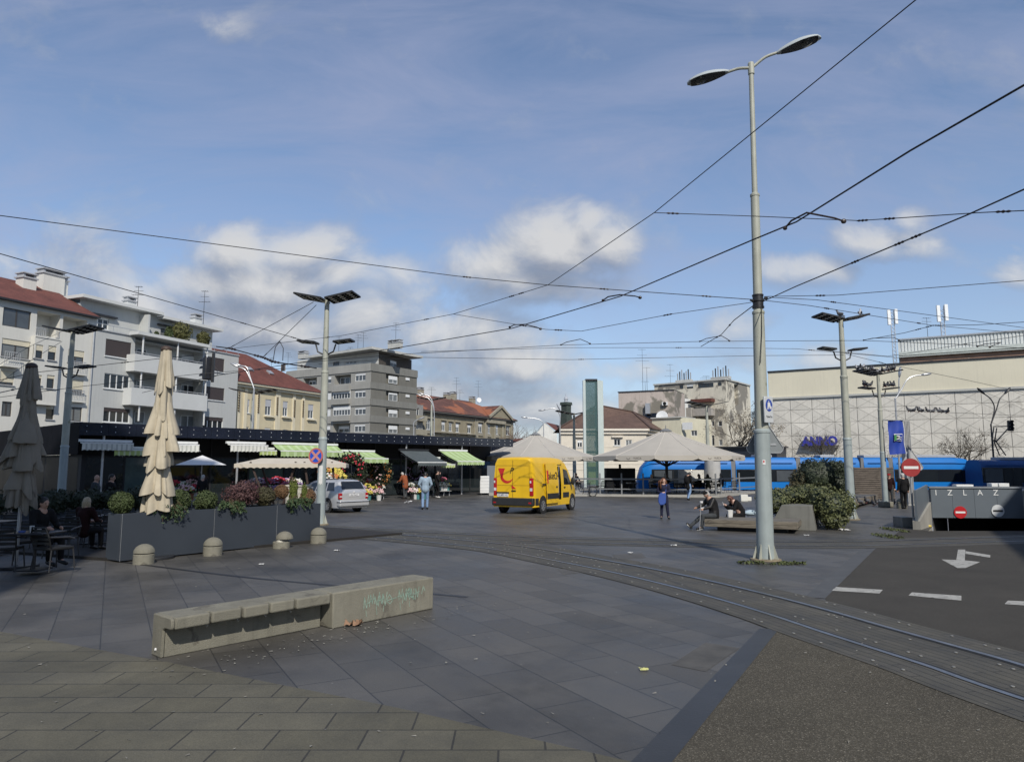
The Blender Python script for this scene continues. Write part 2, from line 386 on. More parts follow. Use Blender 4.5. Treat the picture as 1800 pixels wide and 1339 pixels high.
for k, (T, zz) in enumerate(((TR2, .006), (TR1, .010))):
    path = catmull([G(*p) for p in T], 10)
    ribbon(path, -1.02, 1.02, zz, 'tram_track_bed', BED)
    for sgn in (-1, 1):
        c = .5 * sgn
        ribbon(path, c + .034 if sgn < 0 else c - .085, c + .085 if sgn < 0 else c - .034, zz + .004, 'rail_groove', GRV)
        ribbon(path, c - .034, c + .034, zz + .008, 'tram_rail', RAILM)
    if k == 1:
        acc_ = 0
        for i in range(1, len(path)):
            d = path[i] - path[i-1]; acc_ += d.length
            if acc_ > .62:
                acc_ = 0; d.normalize(); nr = V(d.y, -d.x, 0)
                for o_ in (-.88, -.26, .26, .88):
                    q = path[i] + nr * (o_ + U(-.02, .02)); q.z = zz + .009
                    for e in (0, .17):
                        if RND.random() < .7: studs.lathe([(.020, -.004), (.018, .003)], q + d * e, 8)
struct(studs, 'track_studs', M('stud_metal', (.20, .20, .19), .6, .3))
dr = catmull([G(*p) for p in [(180,983),(400,1011),(590,1029),(822,1049)]], 6)
ribbon(dr, -.055, .055, .004, 'drain_channel', M('drain_iron', (.016, .016, .017), .5, .3, 9))
# road markings ------------------------------------------------------------
PAINT = M('road_paint', (.34, .335, .31), .8, .3, 5., spots=((.10,.10,.095), 9., .6))
for q in ([(1470,1032),(1552,1037),(1546,1043.5),(1462,1038.5)], [(1603,1041.5),(1690,1047.5),(1690,1056),(1597,1047)], [(1772,1056),(1862,1060),(1862,1069),(1766,1062)]):
    sheet('lane_dash', [G(*p) for p in q], .009, PAINT)
sheet('direction_arrow', [G(*p) for p in [(1684,966),(1697,966),(1696,985),(1723,988),(1697,998.5),(1683,998.5),(1655,983.5),(1681,984.5)]], .009, PAINT)
sheet('arrow_crossbar', [G(*p) for p in [(1697.5,969),(1741,976),(1740.5,980.5),(1697,973.5)]], .011, PAINT)
# small growth and rubbish
MOSS = M('moss_green', (.07, .085, .03), .9, .4, 20.)
mb = MB()
for cx, cy, rx, ry, n in ((5.15, 15.85, .30, .11, 130), (6.02, 15.75, .32, .12, 160), (5.6, 15.60, .4, .05, 50), (G(1560,943).x, G(1560,943).y, .30, .8, 240), (G(1572,932).x, G(1572,932).y, .25, .9, 260)):
    for _ in range(n):
        a, rr = U(0, 6.28), math.sqrt(U(0, 1)); mb.leaf((cx + rx*rr*math.cos(a), cy + ry*rr*math.sin(a), U(.012, .045)), U(.03, .055), (0, 0, .8), 1.5)
o = mb.build('grass', MOSS); o['kind'] = 'stuff'
def scrap(px, py, s, mat, label, name='paper_scrap', cat='litter', group='litter on the paving', h=.35):
    mb = MB(); n = 6; c = G(px, py); i = 0
    for a in range(n + 1):
        for b in range(n + 1):
            mb.v.append(c + V((a/n - .5) * s * (1 + U(-.15,.15)), (b/n - .5) * s * .8 * (1 + U(-.15,.15)), .012 + s * h * abs(mno.noise(V(a*.55 + px, b*.55, py))) ))
    for a in range(n):
        for b in range(n):
            if (a + b * 3 + int(px)) % 13: mb.face([a*(n+1)+b, (a+1)*(n+1)+b, (a+1)*(n+1)+b+1, a*(n+1)+b+1])
    return single(mb, name, mat, label, cat, loc=c, group=group)
WP = M('paper_white', (.62, .62, .6), .8, .1)
scrap(622, 1099, .21, M('dry_leaf', (.22, .13, .08), .8, .4, 18.), 'crumpled brown dry leaf lying in front of the graffiti block of the concrete bench', 'dry_leaf', 'leaf', None, .75)
scrap(1132, 1178, .09, M('paper_yellow', (.5, .5, .2), .8), 'small yellow paper scrap on the slate paving left of the tram rails', group=None)
for i, (x, y, s) in enumerate(((1184,959,.14),(1451,926,.34),(1441,923,.25),(1485,932,.3),(1418,941,.14),(718,882,.4),(592,968,.13),(714,884,.3),(1108,972,.12),(460,992,.1),(700,1043,.07))):
    scrap(x, y, s, WP, 'small white scrap of paper lying on the dark paving')

mb = MB()
for _ in range(300):
    x, y = U(-7, 5), 4.4 + U(0, 1)**1.5*13
    if RND.random() < .35: q = G(283,1157) + (G(745,1066) - G(283,1157))*U(-.05,1.2) + V(U(.05,.9),-U(.0,.7),0); x, y = q.x, q.y
    a = U(0, 6.28); l_, w_ = U(.006,.022), U(.004,.012); d_ = V(math.cos(a), math.sin(a), 0); n_ = V(-d_.y, d_.x, 0); c = V(x, y, .0125); i = len(mb.v)
    mb.v += [c - d_*l_ - n_*w_, c + d_*l_ - n_*w_*.6, c + d_*l_*.8 + n_*w_ + V(0,0,.006), c - d_*l_ + n_*w_*.8]; mb.face([i, i+1, i+2, i+3])
o = mb.build('debris', M('debris_pale', (.22,.21,.18), .9, .6, 2.)); o['kind'] = 'stuff'
# sunk and patched places in the slate
for pts in ([(1180,1168),(1240,1129),(1300,1139),(1240,1180)], [(1075,975),(1128,972),(1136,980),(1086,983)], [(980,1000),(1060,992),(1075,1000),(990,1010)]):
    sheet('paving_patch', [G(*p) for p in pts], .003, M('patch_stone', (.078,.074,.066), .7, .35, 3.))
# ---------------------------------------------------------------- buildings
WGL = [glass('window_glass', (.02, .025, .03), .05, .7), glass('window_glass_curtain', (.16, .17, .17), .25, .6), glass('window_glass_grey', (.07, .08, .09), .1, .7)]
WHITEF = M('white_frame', (.68, .69, .68), .45, .06)
DARKF = M('dark_frame', (.055, .05, .047), .5, .2)
BROWNSH = M('brown_shutter', (.052, .040, .038), .6, .15, 14.)
CREAMSH = M('cream_blind', (.60, .55, .42), .7, .1, 6.)
WHITESH = M('white_blind', (.66, .67, .66), .6, .08, 6.)
RAILG = M('balcony_rail', (.38, .39, .40), .5, .15)
METD = M('dark_metal', (.022, .023, .026), .45, .25, 8.)
METL = M('pale_metal', (.45, .46, .47), .4, .15, 6., metal=.5)
class Facade:
    """a wall plane from ground point A to ground point B (left to right seen from the square)"""
    def __init__(s, A, B, root, z0=0., off=0.):
        s.d = V(B.x - A.x, B.y - A.y, 0); s.L = s.d.length; s.d /= s.L; s.n = V(s.d.y, -s.d.x, 0)
        s.A = V(A.x, A.y, 0) + s.n * off; s.root = root; s.holes = []; s.z0 = z0; s.src = (0, 0, 1.)
    def view(s, ox, oy, k): s.src = (ox, oy, k)
    def px(s, x, y): return s.src[0] + x / s.src[2], s.src[1] + y / s.src[2]
    def hit(s, x, y):
        r = ray(*s.px(x, y)); c = V(0, 0, CAMH); k = (s.A - c).dot(s.n) / r.dot(s.n); p = c + r * k
        return (p - s.A).dot(s.d), p.z
    def rect(s, x0, y0, x1, y1):
        ym, xm = (y0 + y1) / 2, (x0 + x1) / 2
        return s.hit(x0, ym)[0], s.hit(x1, ym)[0], s.hit(xm, y1)[1], s.hit(xm, y0)[1]
    def pt(s, a, z, dep=0.): 
        p = s.A + s.d * a + s.n * dep; return V(p.x, p.y, z)
    def box(s, mb, a0, a1, z0, z1, d0, d1):
        c = s.pt((a0+a1)/2, (z0+z1)/2, (d0+d1)/2)
        mb.obox(c, s.d * (a1-a0)/2, s.n * (d1-d0)/2, V(0, 0, (z1-z0)/2))
    def rbox(s, mb, R_, d0, d1): s.box(mb, R_[0], R_[1], R_[2], R_[3], d0, d1)
    def wall(s, mat, a0, a1, z1, depth=.18, name='wall', holes=None):
        H = s.holes if holes is None else holes
        mb = MB(); xs = sorted({a0, a1, *[min(max(h[k], a0), a1) for h in H for k in (0, 1)]}); zs = sorted({s.z0, z1, *[min(max(h[k], s.z0), z1) for h in H for k in (2, 3)]})
        for i in range(len(xs) - 1):
            for j in range(len(zs) - 1):
                cx, cz = (xs[i] + xs[i+1]) / 2, (zs[j] + zs[j+1]) / 2
                if xs[i+1] - xs[i] < 1e-5 or zs[j+1] - zs[j] < 1e-5: continue
                if any(h[0] < cx < h[1] and h[2] < cz < h[3] for h in H): continue
                mb.poly([s.pt(xs[i], zs[j]), s.pt(xs[i+1], zs[j]), s.pt(xs[i+1], zs[j+1]), s.pt(xs[i], zs[j+1])])
        for h in H:
            dd = h[4] if len(h) > 4 else depth; q = [(h[0], h[2]), (h[1], h[2]), (h[1], h[3]), (h[0], h[3])]
            for k in range(4):
                (a, b), (c, e) = q[k], q[(k+1) % 4]
                mb.poly([s.pt(a, b), s.pt(a, b, -dd), s.pt(c, e, -dd), s.pt(c, e)])
            if len(h) > 5: mb.poly([s.pt(a, b, -dd) for a, b in q])
        return mb.build(name, mat, s.root, smooth=False)
    def window(s, R_, n=1, frame=WHITEF, gl=0, dep=.14, sill=True, blind=None, bfrac=0., transom=0., fw=.07, hole=True, name='window', bars=None):
        a0, a1, z0, z1 = R_
        if hole: s.holes.append(R_)
        f = MB(); d0, d1 = -dep, -dep + .06
        s.box(f, a0, a0+fw, z0, z1, d0, d1); s.box(f, a1-fw, a1, z0, z1, d0, d1)
        s.box(f, a0+fw, a1-fw, z0, z0+fw, d0, d1); s.box(f, a0+fw, a1-fw, z1-fw, z1, d0, d1)
        for k in range(1, n):
            x = a0 + (a1 - a0) * k / n; s.box(f, x - fw*.6, x + fw*.6, z0+fw, z1-fw, d0, d1 - .004)
        if transom: zt = z0 + (z1 - z0) * transom; s.box(f, a0+fw, a1-fw, zt - fw*.4, zt + fw*.4, d0, d1 - .008)
        o = f.build(name, frame, s.root, smooth=False)
        g = MB(); g.poly([s.pt(a0+.02, z0+.02, -dep+.02), s.pt(a1-.02, z0+.02, -dep+.02), s.pt(a1-.02, z1-.02, -dep+.02), s.pt(a0+.02, z1-.02, -dep+.02)])
        g.build('pane', WGL[gl if gl or U(0,1) < .62 else RND.choice((1,2))], o, smooth=False)
        if blind is None and name == 'window' and n > 1 and U(0,1) < .35: blind, bfrac = WHITESH, U(.12,.5)
        if blind is not None and bfrac:
            b = MB(); s.box(b, a0+.03, a1-.03, z1 - (z1-z0)*bfrac, z1-.01, d1 - .01, d1 + .03); b.build('roller_blind', blind, o, smooth=False)
        if sill:
            b = MB(); s.box(b, a0-.08, a1+.08, z0-.07, z0-.004, -dep+.07, .09); b.build('sill', frame if frame is WHITEF else RAILG, o, smooth=False)
        return o
    def wpx(s, x0, y0, x1, y1, **k): return s.window(s.rect(x0, y0, x1, y1), **k)
    def railing(s, a0, a1, z0, z1, dep, step=.14, name='railing', sides=False, mat=None):
        m = MB(); s.box(m, a0, a1, z1-.05, z1, dep-.03, dep+.03); s.box(m, a0, a1, z0, z0+.04, dep-.02, dep+.02)
        n = max(2, int((a1-a0) / step))
        for k in range(n + 1):
            x = a0 + (a1-a0) * k / n; s.box(m, x-.015, x+.015, z0+.04, z1-.05, dep-.012, dep+.012)
        return m.build(name, mat or RAILG, s.root, smooth=False)
def antenna(root, p, h, arms=3, w=1.1, name='antenna'):
    m = MB(); p = Vector(p); m.cyl(p, p + V(0, 0, h), .035, .02, 6)
    for k in range(arms):
        z = h * (1 - .13 * k - .02); ww = w * (.55 + .45 * ((k * 7) % 3) / 2)
        m.bar(p + V(-ww/2, 0, z), p + V(ww/2, .1, z), .03, .03)
        if k % 2 == 0:
            for e in range(4): m.bar(p + V(-ww/2 + ww*e/3, -.2, z + .01), p + V(-ww/2 + ww*e/3, .25, z + .01), .02, .02)
    return m.build(name, METD, root, smooth=False)
def chimney(root, c, w, d, h, mat, axis=V(1,0,0), cap=True):
    m = MB(); ax = axis.normalized(); ay = V(-ax.y, ax.x, 0); c = Vector(c)
    m.obox(c + V(0,0,h/2), ax*w/2, ay*d/2, V(0,0,h/2))
    o = m.build('chimney', mat, root, smooth=False)
    if cap:
        m = MB(); m.obox(c + V(0,0,h+.06), ax*(w/2+.1), ay*(d/2+.1), V(0,0,.058))
        for e in (-1, 1): m.obox(c + V(0,0,h+.25) + ax*e*(w/2-.1), ax*.08, ay*(d/2-.05), V(0,0,.13))
        m.obox(c + V(0,0,h+.43), ax*(w/2+.08), ay*(d/2+.08), V(0,0,.045)); m.build('chimney_cap', RAILG, o, smooth=False)
    return o
def tilemat(name, c, var=.3, spots=None, rowh=.33):
    m, t, b, vec = new_mat(name)
    f = noise_n(t, vec, .7, 7, .7); o = ramp(t, f, [(.3, sc3(c, 1-var)), (.7, sc3(c, 1+var))])
    f2 = noise_n(t, vec, 5., 4, .7); o = mixc(t, o, ramp(t, f2, [(.3, (.75,)*3), (.7, (1.25,)*3)]), 1., 'MULTIPLY')
    w = nn(t, 'ShaderNodeTexWave', wave_type='BANDS', bands_direction='Z', wave_profile='SAW'); w.inputs['Scale'].default_value = .314/rowh*2; w.inputs['Distortion'].default_value = .3
    t.links.new(vec, w.inputs['Vector'])
    o = mixc(t, o, ramp(t, w.outputs[1], [(0., (.55,)*3), (.3, (1,1,1))]), 1., 'MULTIPLY')
    if spots:
        s_ = noise_n(t, mapping(t, vec, sc=(1, 1, 2.2)), spots[1], 3, .5); o = mixc(t, o, spots[0], ramp(t, s_, [(spots[2], (0,0,0)), (spots[2]+.03, (1,1,1))]))
    t.links.new(o, b.inputs['Base Color']); b.inputs['Roughness'].default_value = .8
    bp = nn(t, 'ShaderNodeBump'); bp.inputs['Strength'].default_value = .6; bp.inputs['Distance'].default_value = .05
    t.links.new(w.outputs[1], bp.inputs['Height']); t.links.new(bp.outputs[0], b.inputs['Normal'])
    MATS[name] = m; return m
REDT = tilemat('red_tiles', (.135, .046, .034), .3)
REDT2 = tilemat('mixed_red_tiles', (.115, .05, .036), .5, ((.27,.095,.045), .16, .52))
BRNT = tilemat('brown_tiles', (.115, .07, .052), .3)
Z1 = (0, 460, 4.183); Z2 = (380, 480, 4.183); Z6 = (0, 560, 6.696); Z7 = (720, 650, 9.); Z5 = (900, 640, 8.18); Z3 = (1060, 640, 6.)
STREET_A, STREET_D = V(-35.3, 60, 0), V(6.4, 15, 0)
# --- cream block with red roof, far left
WA1 = M('cream_render', (.60, .59, .54), .85, .06, .6, streak=.16)
root = thing('apartment_building', 'cream apartment block with red tiled roof and beige roller blinds, at the left edge', 'building', V(-40, 49, 0), world=True)
f = Facade(STREET_A - STREET_D * .95, STREET_A, root); f.view(*Z6)
for q in ((18,250,355,460),): f.wpx(*q, n=2, frame=DARKF, gl=1, blind=CREAMSH, bfrac=.3)
bay = Facade(STREET_A - STREET_D * .95, STREET_A, root, off=.45); bay.view(*Z6)
for q, b in (((402,305,505,468), .42), ((565,320,660,490), .42), ((395,660,490,780), .3), ((550,665,640,820), .25)): bay.wpx(*q, frame=DARKF, gl=0, blind=CREAMSH, bfrac=b)
for q, b in (((800,372,990,520), .5), ((0,612,165,780), .8), ((780,712,980,868), .75)): f.wpx(*q, n=2, frame=DARKF, gl=2, blind=CREAMSH, bfrac=b)
f.wpx(20,975,140,1150, n=2, frame=DARKF, sill=False); f.wpx(540,1015,635,1185, frame=DARKF, blind=CREAMSH, bfrac=.28); f.wpx(780,1040,965,1205, n=2, frame=DARKF)
f.view(*Z1); f.wpx(20,350,228,485, n=2, frame=DARKF, gl=2, sill=False)
for q in ((268,375,440,550), (462,415,640,520)): f.holes.append(f.rect(*q) + (1.3, 1))
f.view(*Z6)
for (q, dp) in (((5,395,185,550), .5), ((790,505,985,640), .25), ((775,840,970,960), .25), ((415,110,530,215), .08), ((655,150,690,230), .05)):
    R_ = f.rect(*q); f.railing(R_[0], R_[1], R_[2], R_[3], dp)
    if dp > .2: m = MB(); f.box(m, R_[0]-.1, R_[1]+.1, R_[2]-.16, R_[2]-.01, -.1 if dp < .3 else .003, dp+.06); m.build('balcony_slab', WA1, root, smooth=False)
EZ1 = 14.62
f.wall(WA1, 0, f.L, EZ1 + .02)
r0_, r1_ = bay.rect(388, 240, 690, 900)[:2]; zb0, zb1 = bay.hit(540, 1000)[1], bay.hit(540, 232)[1]; bay.z0 = zb0
bay.wall(WA1, r0_, r1_, zb1, name='bay_window')
m = MB(); bb = f.box
f.box(m, r0_, r0_+.12, zb0, zb1, .003, .447); f.box(m, r1_-.12, r1_, zb0, zb1, .003, .447); f.box(m, r0_, r1_, zb1, zb1+.1, .003, .5); f.box(m, r0_, r1_, zb0-.1, zb0, .003, .5); m.build('bay_cheek', WA1, root, smooth=False)
m = MB(); e0, e1 = f.pt(-.3, EZ1, .35), f.pt(f.L, EZ1, .35); q0, q1 = f.pt(-.3, EZ1+3.1, -6.2), f.pt(f.L, EZ1+3.1, -6.2); h0, h1 = f.pt(-.3, EZ1, -12.4), f.pt(f.L, EZ1, -12.4)
m.poly([e0, e1, q1, q0]); m.poly([q0, q1, h1, h0]); o = m.build('roof', REDT, root, smooth=False)
m = MB(); f.box(m, 0, f.L, EZ1-.14, EZ1-.012, .003, .42); m.build('gutter', METD, root, smooth=False)
m = MB(); m.prism([f.pt(f.L-.26, 0, -.02), f.pt(f.L-.26, EZ1-.1, -.02), f.pt(f.L-.26, EZ1+3.0, -6.2), f.pt(f.L-.26, EZ1-.2, -12.3), f.pt(f.L-.26, 0, -12.3)], f.d*.25); m.build('gable_wall', WA1, root, smooth=False)
f.view(*Z1)
for (px, py, w, h, dp) in ((185, 240, 1.1, 1.7, -4.6), (365, 225, 1.9, 1.9, -5.6), (440, 250, .7, 1.7, -5.9)):
    a = Facade(STREET_A - STREET_D*.95, STREET_A, root, off=dp); a.view(*Z1); sx_, zz_ = a.hit(px, py + 10); chimney(root, a.pt(sx_, zz_ - .3), w, 1., h, WA1, f.d)
# --- grey-white block with balconies
WA2 = M('grey_white_render', (.455, .465, .45), .85, .06, .5, streak=.16)
WA2L = M('balcony_render', (.55, .56, .545), .85, .05, .8)
root = thing('apartment_building', 'grey-white modernist apartment block with white balconies and a roof terrace', 'building', V(-32, 67, 0), world=True)
f = Facade(STREET_A, STREET_A + STREET_D, root); f.view(*Z1)
f.wpx(775,580,965,705, n=2, gl=0, blind=BROWNSH, bfrac=.94); f.wpx(1500,703,1650,805, n=2, blind=BROWNSH, bfrac=.94); f.wpx(1495,922,1650,1018, n=2, blind=BROWNSH, bfrac=.95)
f.wpx(765,828,955,938, n=4); f.wpx(760,1077,955,1182, n=4, blind=BROWNSH, bfrac=.25); f.wpx(1490,1142,1640,1232, n=4, blind=BROWNSH, bfrac=.3)
LOG = [(990,566,1492,762), (985,810,1492,975), (975,1055,1490,1215)]
bk = Facade(STREET_A, STREET_A + STREET_D, root, off=-1.25); bk.view(*Z1)
for q in LOG:
    R_ = f.rect(*q); f.holes.append(R_ + (1.3, 1))
for q, n in (((1000,640,1075,712), 1), ((1330,695,1480,778), 3), ((1000,872,1050,950), 1), ((1325,908,1480,1000), 3), ((985,1100,1060,1190), 1), ((1325,1132,1480,1217), 3)): bk.wpx(*q, n=n, hole=False, sill=False, dep=.02)
for q in ((975,715,1515,857), (965,948,1518,1092)):
    c0, c1 = f.hit(q[0], 0)[0], f.hit(q[2], 0)[0]; zt = f.hit(1240, (q[1] + q[3]) / 2 - 55)[1]; zb = f.hit(1240, (q[1]+q[3])/2 + 62)[1]
    m = MB(); f.box(m, c0, c1, zb, zb+.18, -.2, 1.05); f.box(m, c0, c1, zb+.18, zt, .95, 1.05); f.box(m, c0, c0+.1, zb+.18, zt, .003, .948); f.box(m, c1-.1, c1, zb+.18, zt, .003, .948)
    o = m.build('balcony', WA2L, root, smooth=False)
    rr = f.railing(c0, c1, zt+.003, zt+.22, 1.0, 1.2, 'handrail'); rr.parent = o
c0, c1 = f.hit(985, 0)[0], f.hit(1510, 0)[0]; zt = f.hit(1240, 585)[1]
m = MB(); f.box(m, c0, c1, zt-.1, zt+.18, .003, 1.15); m.build('canopy', WA2L, root, smooth=False)
m = MB()
for x in (1003, 1262, 1480):
    a = f.hit(x, 600)[0]; f.box(m, a-.05, a+.05, 6.0, zt-.1, .8, .9)
m.build('balcony_post', WHITEF, root, smooth=False)
PZ = f.hit(665, 490)[1]
f.wall(WA2, 0, f.L, PZ)
m = MB(); f.box(m, f.L-.02, f.L, 0, PZ, -12, -.003); f.box(m, 0, f.L, PZ-.3, PZ-.2, -12, -.2); m.build('side_wall', WA2, root, smooth=False)
m = MB(); f.box(m, -.02, f.L+.05, PZ, PZ+.09, -.3, .1); m.build('parapet_coping', RAILG, root, smooth=False)
f.railing(0, f.L, PZ+.1, PZ+.62, -.1, 1.6, 'terrace_railing', mat=METL)
ph = Facade(STREET_A, STREET_A + STREET_D, root, off=-2.6, z0=PZ-.15); ph.view(*Z1)
ph.wpx(680,408,800,492, n=3); ph.wpx(1180,492,1232,570, frame=DARKF); 
z_t = ph.hit(1030, 372)[1]; ph.wall(WA2, .2, ph.L-1.2, z_t, name='penthouse_wall')
m = MB(); ph.box(m, -.2, ph.L*.5, z_t+.02, z_t+.3, -7, .9); ph.box(m, ph.L*.5+.02, ph.L-.6, z_t-.28, z_t, -7, .9); m.build('penthouse_roof', WA2L, root, smooth=False)
m = MB(); a = ph.hit(1030, 450)[0]; ph.box(m, a-.1, a+.1, PZ, z_t-.3, .003, 1.2); m.build('dividing_wall', WA2, root, smooth=False); m = MB(); ph.box(m, ph.L-1.4, ph.L-1.2, PZ, z_t-.3, -7, -.003); m.build('penthouse_wall', WA2, root, smooth=False); m = MB(); ph.box(m, .2, .4, PZ, z_t-.3, -7, -.003); m.build('penthouse_wall', WA2, root, smooth=False)
m = MB(); a0, zz_ = ph.hit(590, 350); a1 = ph.hit(850, 380)[0]; ph.box(m, a0, a1, zz_-.25, zz_-.1, .003, .35); m.build('awning_box', METD, root, smooth=False); m = MB(); a0, zz_ = ph.hit(1155, 455); a1 = ph.hit(1330, 490)[0]; ph.box(m, a0, a1, zz_-.1, zz_, .003, .35); m.build('awning_box', METD, root, smooth=False)
for px, ah, ch in ((1035, 2.2, 1.), (1520, 3.6, .9)):
    a, zz_ = ph.hit(px, 380 if px < 1200 else 460); a = min(a, ph.L - 1.2); chimney(root, ph.pt(a - .3, z_t - .3, -1.2), .9, .7, ch + .35, WA2L, f.d); antenna(root, ph.pt(a, z_t - .4, -.5), ah + .8)
m = MB(); a = f.hit(655, 800)[0]; m.tube([f.pt(a+.12, .2, .12), f.pt(a+.12, PZ, .12)], .07, 8); m.build('downpipe', METL, root)
# plants on the roof terrace
SHRUB_G = [M('leaf_box', (.045, .065, .018), .7, .45, 9.), M('leaf_olive', (.085, .085, .025), .7, .4, 8.), M('leaf_juniper', (.05, .085, .035), .7, .4, 10.), M('leaf_maroon', (.075, .035, .035), .7, .5, 10.), M('leaf_brown', (.15, .085, .04), .8, .4, 12.), M('leaf_dark', (.022, .032, .014), .6, .5, 9.), M('leaf_ivy', (.085, .095, .035), .6, .55, 5.), M('leaf_cone', (.10, .125, .02), .7, .35, 9.)]
def shrub(name, label, cat, c, rx, ry, rz, mat, n=900, leaf=.05, lumps=.22, core=True, group=None, parent=None, shape=None, asp=1.6):
    """foliage as many leaf-sized faces through the outer part of an uneven volume, over a dark twiggy core"""
    m = MB(); c = Vector(c); sd_ = U(0, 99)
    def rad(d_): 
        k = 1 + lumps * (mno.noise(d_ * 2.3 + V(sd_, 0, 0)) + .5 * mno.noise(d_ * 5.1 + V(0, sd_, 0)))
        return k * (shape(d_) if shape else 1)
    for _ in range(n):
        d_ = V(RND.gauss(0,1), RND.gauss(0,1), RND.gauss(0,1)).normalized(); k = rad(d_) * (1 - .35 * U(0,1)**2.2)
        m.leaf(c + V(d_.x*rx*k, d_.y*ry*k, d_.z*rz*k), leaf * U(.7, 1.3), d_, asp)
    if core:
        i0 = len(m.v); m.ball(c, 1, 1, 1, 14, 9)
        for i in range(i0, len(m.v)):
            d_ = (m.v[i] - c).normalized(); k = rad(d_) * .74; m.v[i] = c + V(d_.x*rx*k, d_.y*ry*k, d_.z*rz*k)
    if parent is not None: return m.build(name, mat, parent, smooth=False)
    return single(m, name, mat, label, cat, loc=V(c.x, c.y, c.z - rz), group=group, smooth=False)
for px, py, rx, rz, k, lb in ((1330, 520, 1.0, 1.0, 1, 'big round olive bush on the roof terrace of the grey-white block'), (1495, 568, .62, .72, 1, 'smaller yellow-green bush at the right end of the roof terrace'), (1240, 535, .35, .7, 0, 'dark conical bush left of the big bush on the roof terrace'), (1150, 540, .2, .32, 0, 'smallest dark bush on the roof terrace, by the penthouse door')):
    a = Facade(STREET_A, STREET_A + STREET_D, root, off=-.9); a.view(*Z1); q = a.hit(px, py); shrub('terrace_bush', lb, 'bush', a.pt(q[0], max(q[1], PZ-.15+rz)), rx, rx, rz, SHRUB_G[k], 900, .13)
# --- ochre-yellow house with red hipped roof
WY = M('yellow_render', (.56, .49, .33), .85, .1, .8, streak=.15)
WYT = M('yellow_trim', (.64, .58, .43), .85, .08, 1.)
root = thing('town_house', 'yellow old town house with red hipped roof and ornamented pilasters', 'building', V(-27, 81, 0), world=True)
A_, B_ = at(416, 671, 76), at(565, 700, 88.8); f = Facade(A_, B_, root); f.view(*Z2); EZ = 10.95
for q in ((222,928,246,1028), (360,928,405,1045), (490,942,527,1052), (676,965,716,1068)): f.wpx(*q, n=2, gl=2, transom=.66, blind=M('grey_blind', (.42,.43,.45), .7, .1), bfrac=.45)
for q in ((215,1130,240,1185), (355,1138,400,1190), (490,1150,525,1200), (670,1165,716,1215)): f.wpx(*q, n=2, gl=2)
f.wall(WY, -1, f.L, EZ)
m = MB(); f.box(m, -1, f.L, EZ-.5, EZ-.2, .003, .35); f.box(m, -1, f.L, EZ-.198, EZ+.02, .003, .6); 
for x in (165, 215, 310, 445, 460, 572, 640): 
    a = f.hit(x, 900)[0]; f.box(m, a-.22, a+.22, 0, EZ-.502, .003, .12)
for q in ((350,1048,420), (480,1055,545), (665,1072,728)):
    a0, zz_ = f.hit(q[0], q[1]); a1 = f.hit(q[2], q[1])[0]; f.box(m, a0, a1, zz_-.12, zz_+.05, .003, .28)
m.build('cornice', WYT, root, smooth=False)
m = MB()
for x, y0, y1 in ((165,850,1020), (308,880,1030), (445,910,1045), (572,930,1060), (635,935,1060)):
    a, z1_ = f.hit(x, y0); z0_ = f.hit(x, y1)[1]; n = 9
    for k in range(n): m.ball(f.pt(a, z0_ + (z1_-z0_)*(k+.5)/n, .14), .13, .13, .11, 6, 4)
m.build('stucco_festoon', M('stucco_dark', (.13,.10,.06), .9), root)
m = MB(); e = [f.pt(-1, EZ+.03, .7), f.pt(f.L+.2, EZ+.03, .7), f.pt(f.L+.2, EZ+.03, -10), f.pt(-1, EZ+.03, -10)]; a1 = f.L*.42; r_ = [f.pt(-1, EZ+4.1, -4.6), f.pt(a1, EZ+4.1, -4.6)]
m.poly([e[0], e[1], r_[1], r_[0]]); m.poly([e[1], e[2], r_[1]]); m.poly([e[2], e[3], r_[0], r_[1]]); m.build('roof', REDT, root, smooth=False)
m = MB(); f.box(m, f.L-.02, f.L, 0, EZ, -10, -.003); m.build('side_wall', WY, root, smooth=False)
for px, py in ((370, 745), (515, 770)):
    k = (py-640)/230; a = f.hit(px, 870)[0]; m = MB(); m.obox(f.pt(a-1, EZ+1.9, -1.6), f.d*.35, (f.n*.8-V(0,0,.6)).normalized()*.35, V(f.n.x*.45, f.n.y*.45, .6)*.1); m.build('skylight', METL, root, smooth=False)
# --- grey concrete block
CONC = M('ribbed_concrete', (.30, .295, .27), .85, .12, .5, streak=.35, bump=.2, bscale=6)
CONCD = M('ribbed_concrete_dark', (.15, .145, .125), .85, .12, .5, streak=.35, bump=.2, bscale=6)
CONCL = M('concrete_slab_edge', (.45, .45, .42), .85, .12, 1., streak=.3)
root = thing('apartment_building', 'grey concrete apartment block with banded floors and a flat overhanging roof', 'building', V(-22, 112, 0), world=True)
A_, K_, B_ = V(-38, 120, 0), V(-21.8, 110, 0), V(-15.9, 119, 0)
f = Facade(A_, K_, root); g_ = Facade(K_, B_, root); f.view(*Z2); g_.view(*Z2); PT = f.hit(1118, 662)[1]
for q, b in (((800,760,846,810), .45), ((795,882,846,932), .95), ((795,1002,841,1053), .95), ((790,1122,838,1172), .6)): f.wpx(*q, blind=WHITESH, bfrac=b, sill=False)
for q in ((1022,738,1098,792), (1018,864,1098,914), (1018,988,1098,1040), (1015,1112,1095,1166)): f.wpx(*q, n=3, gl=2, sill=False, blind=WHITESH, bfrac=.25)
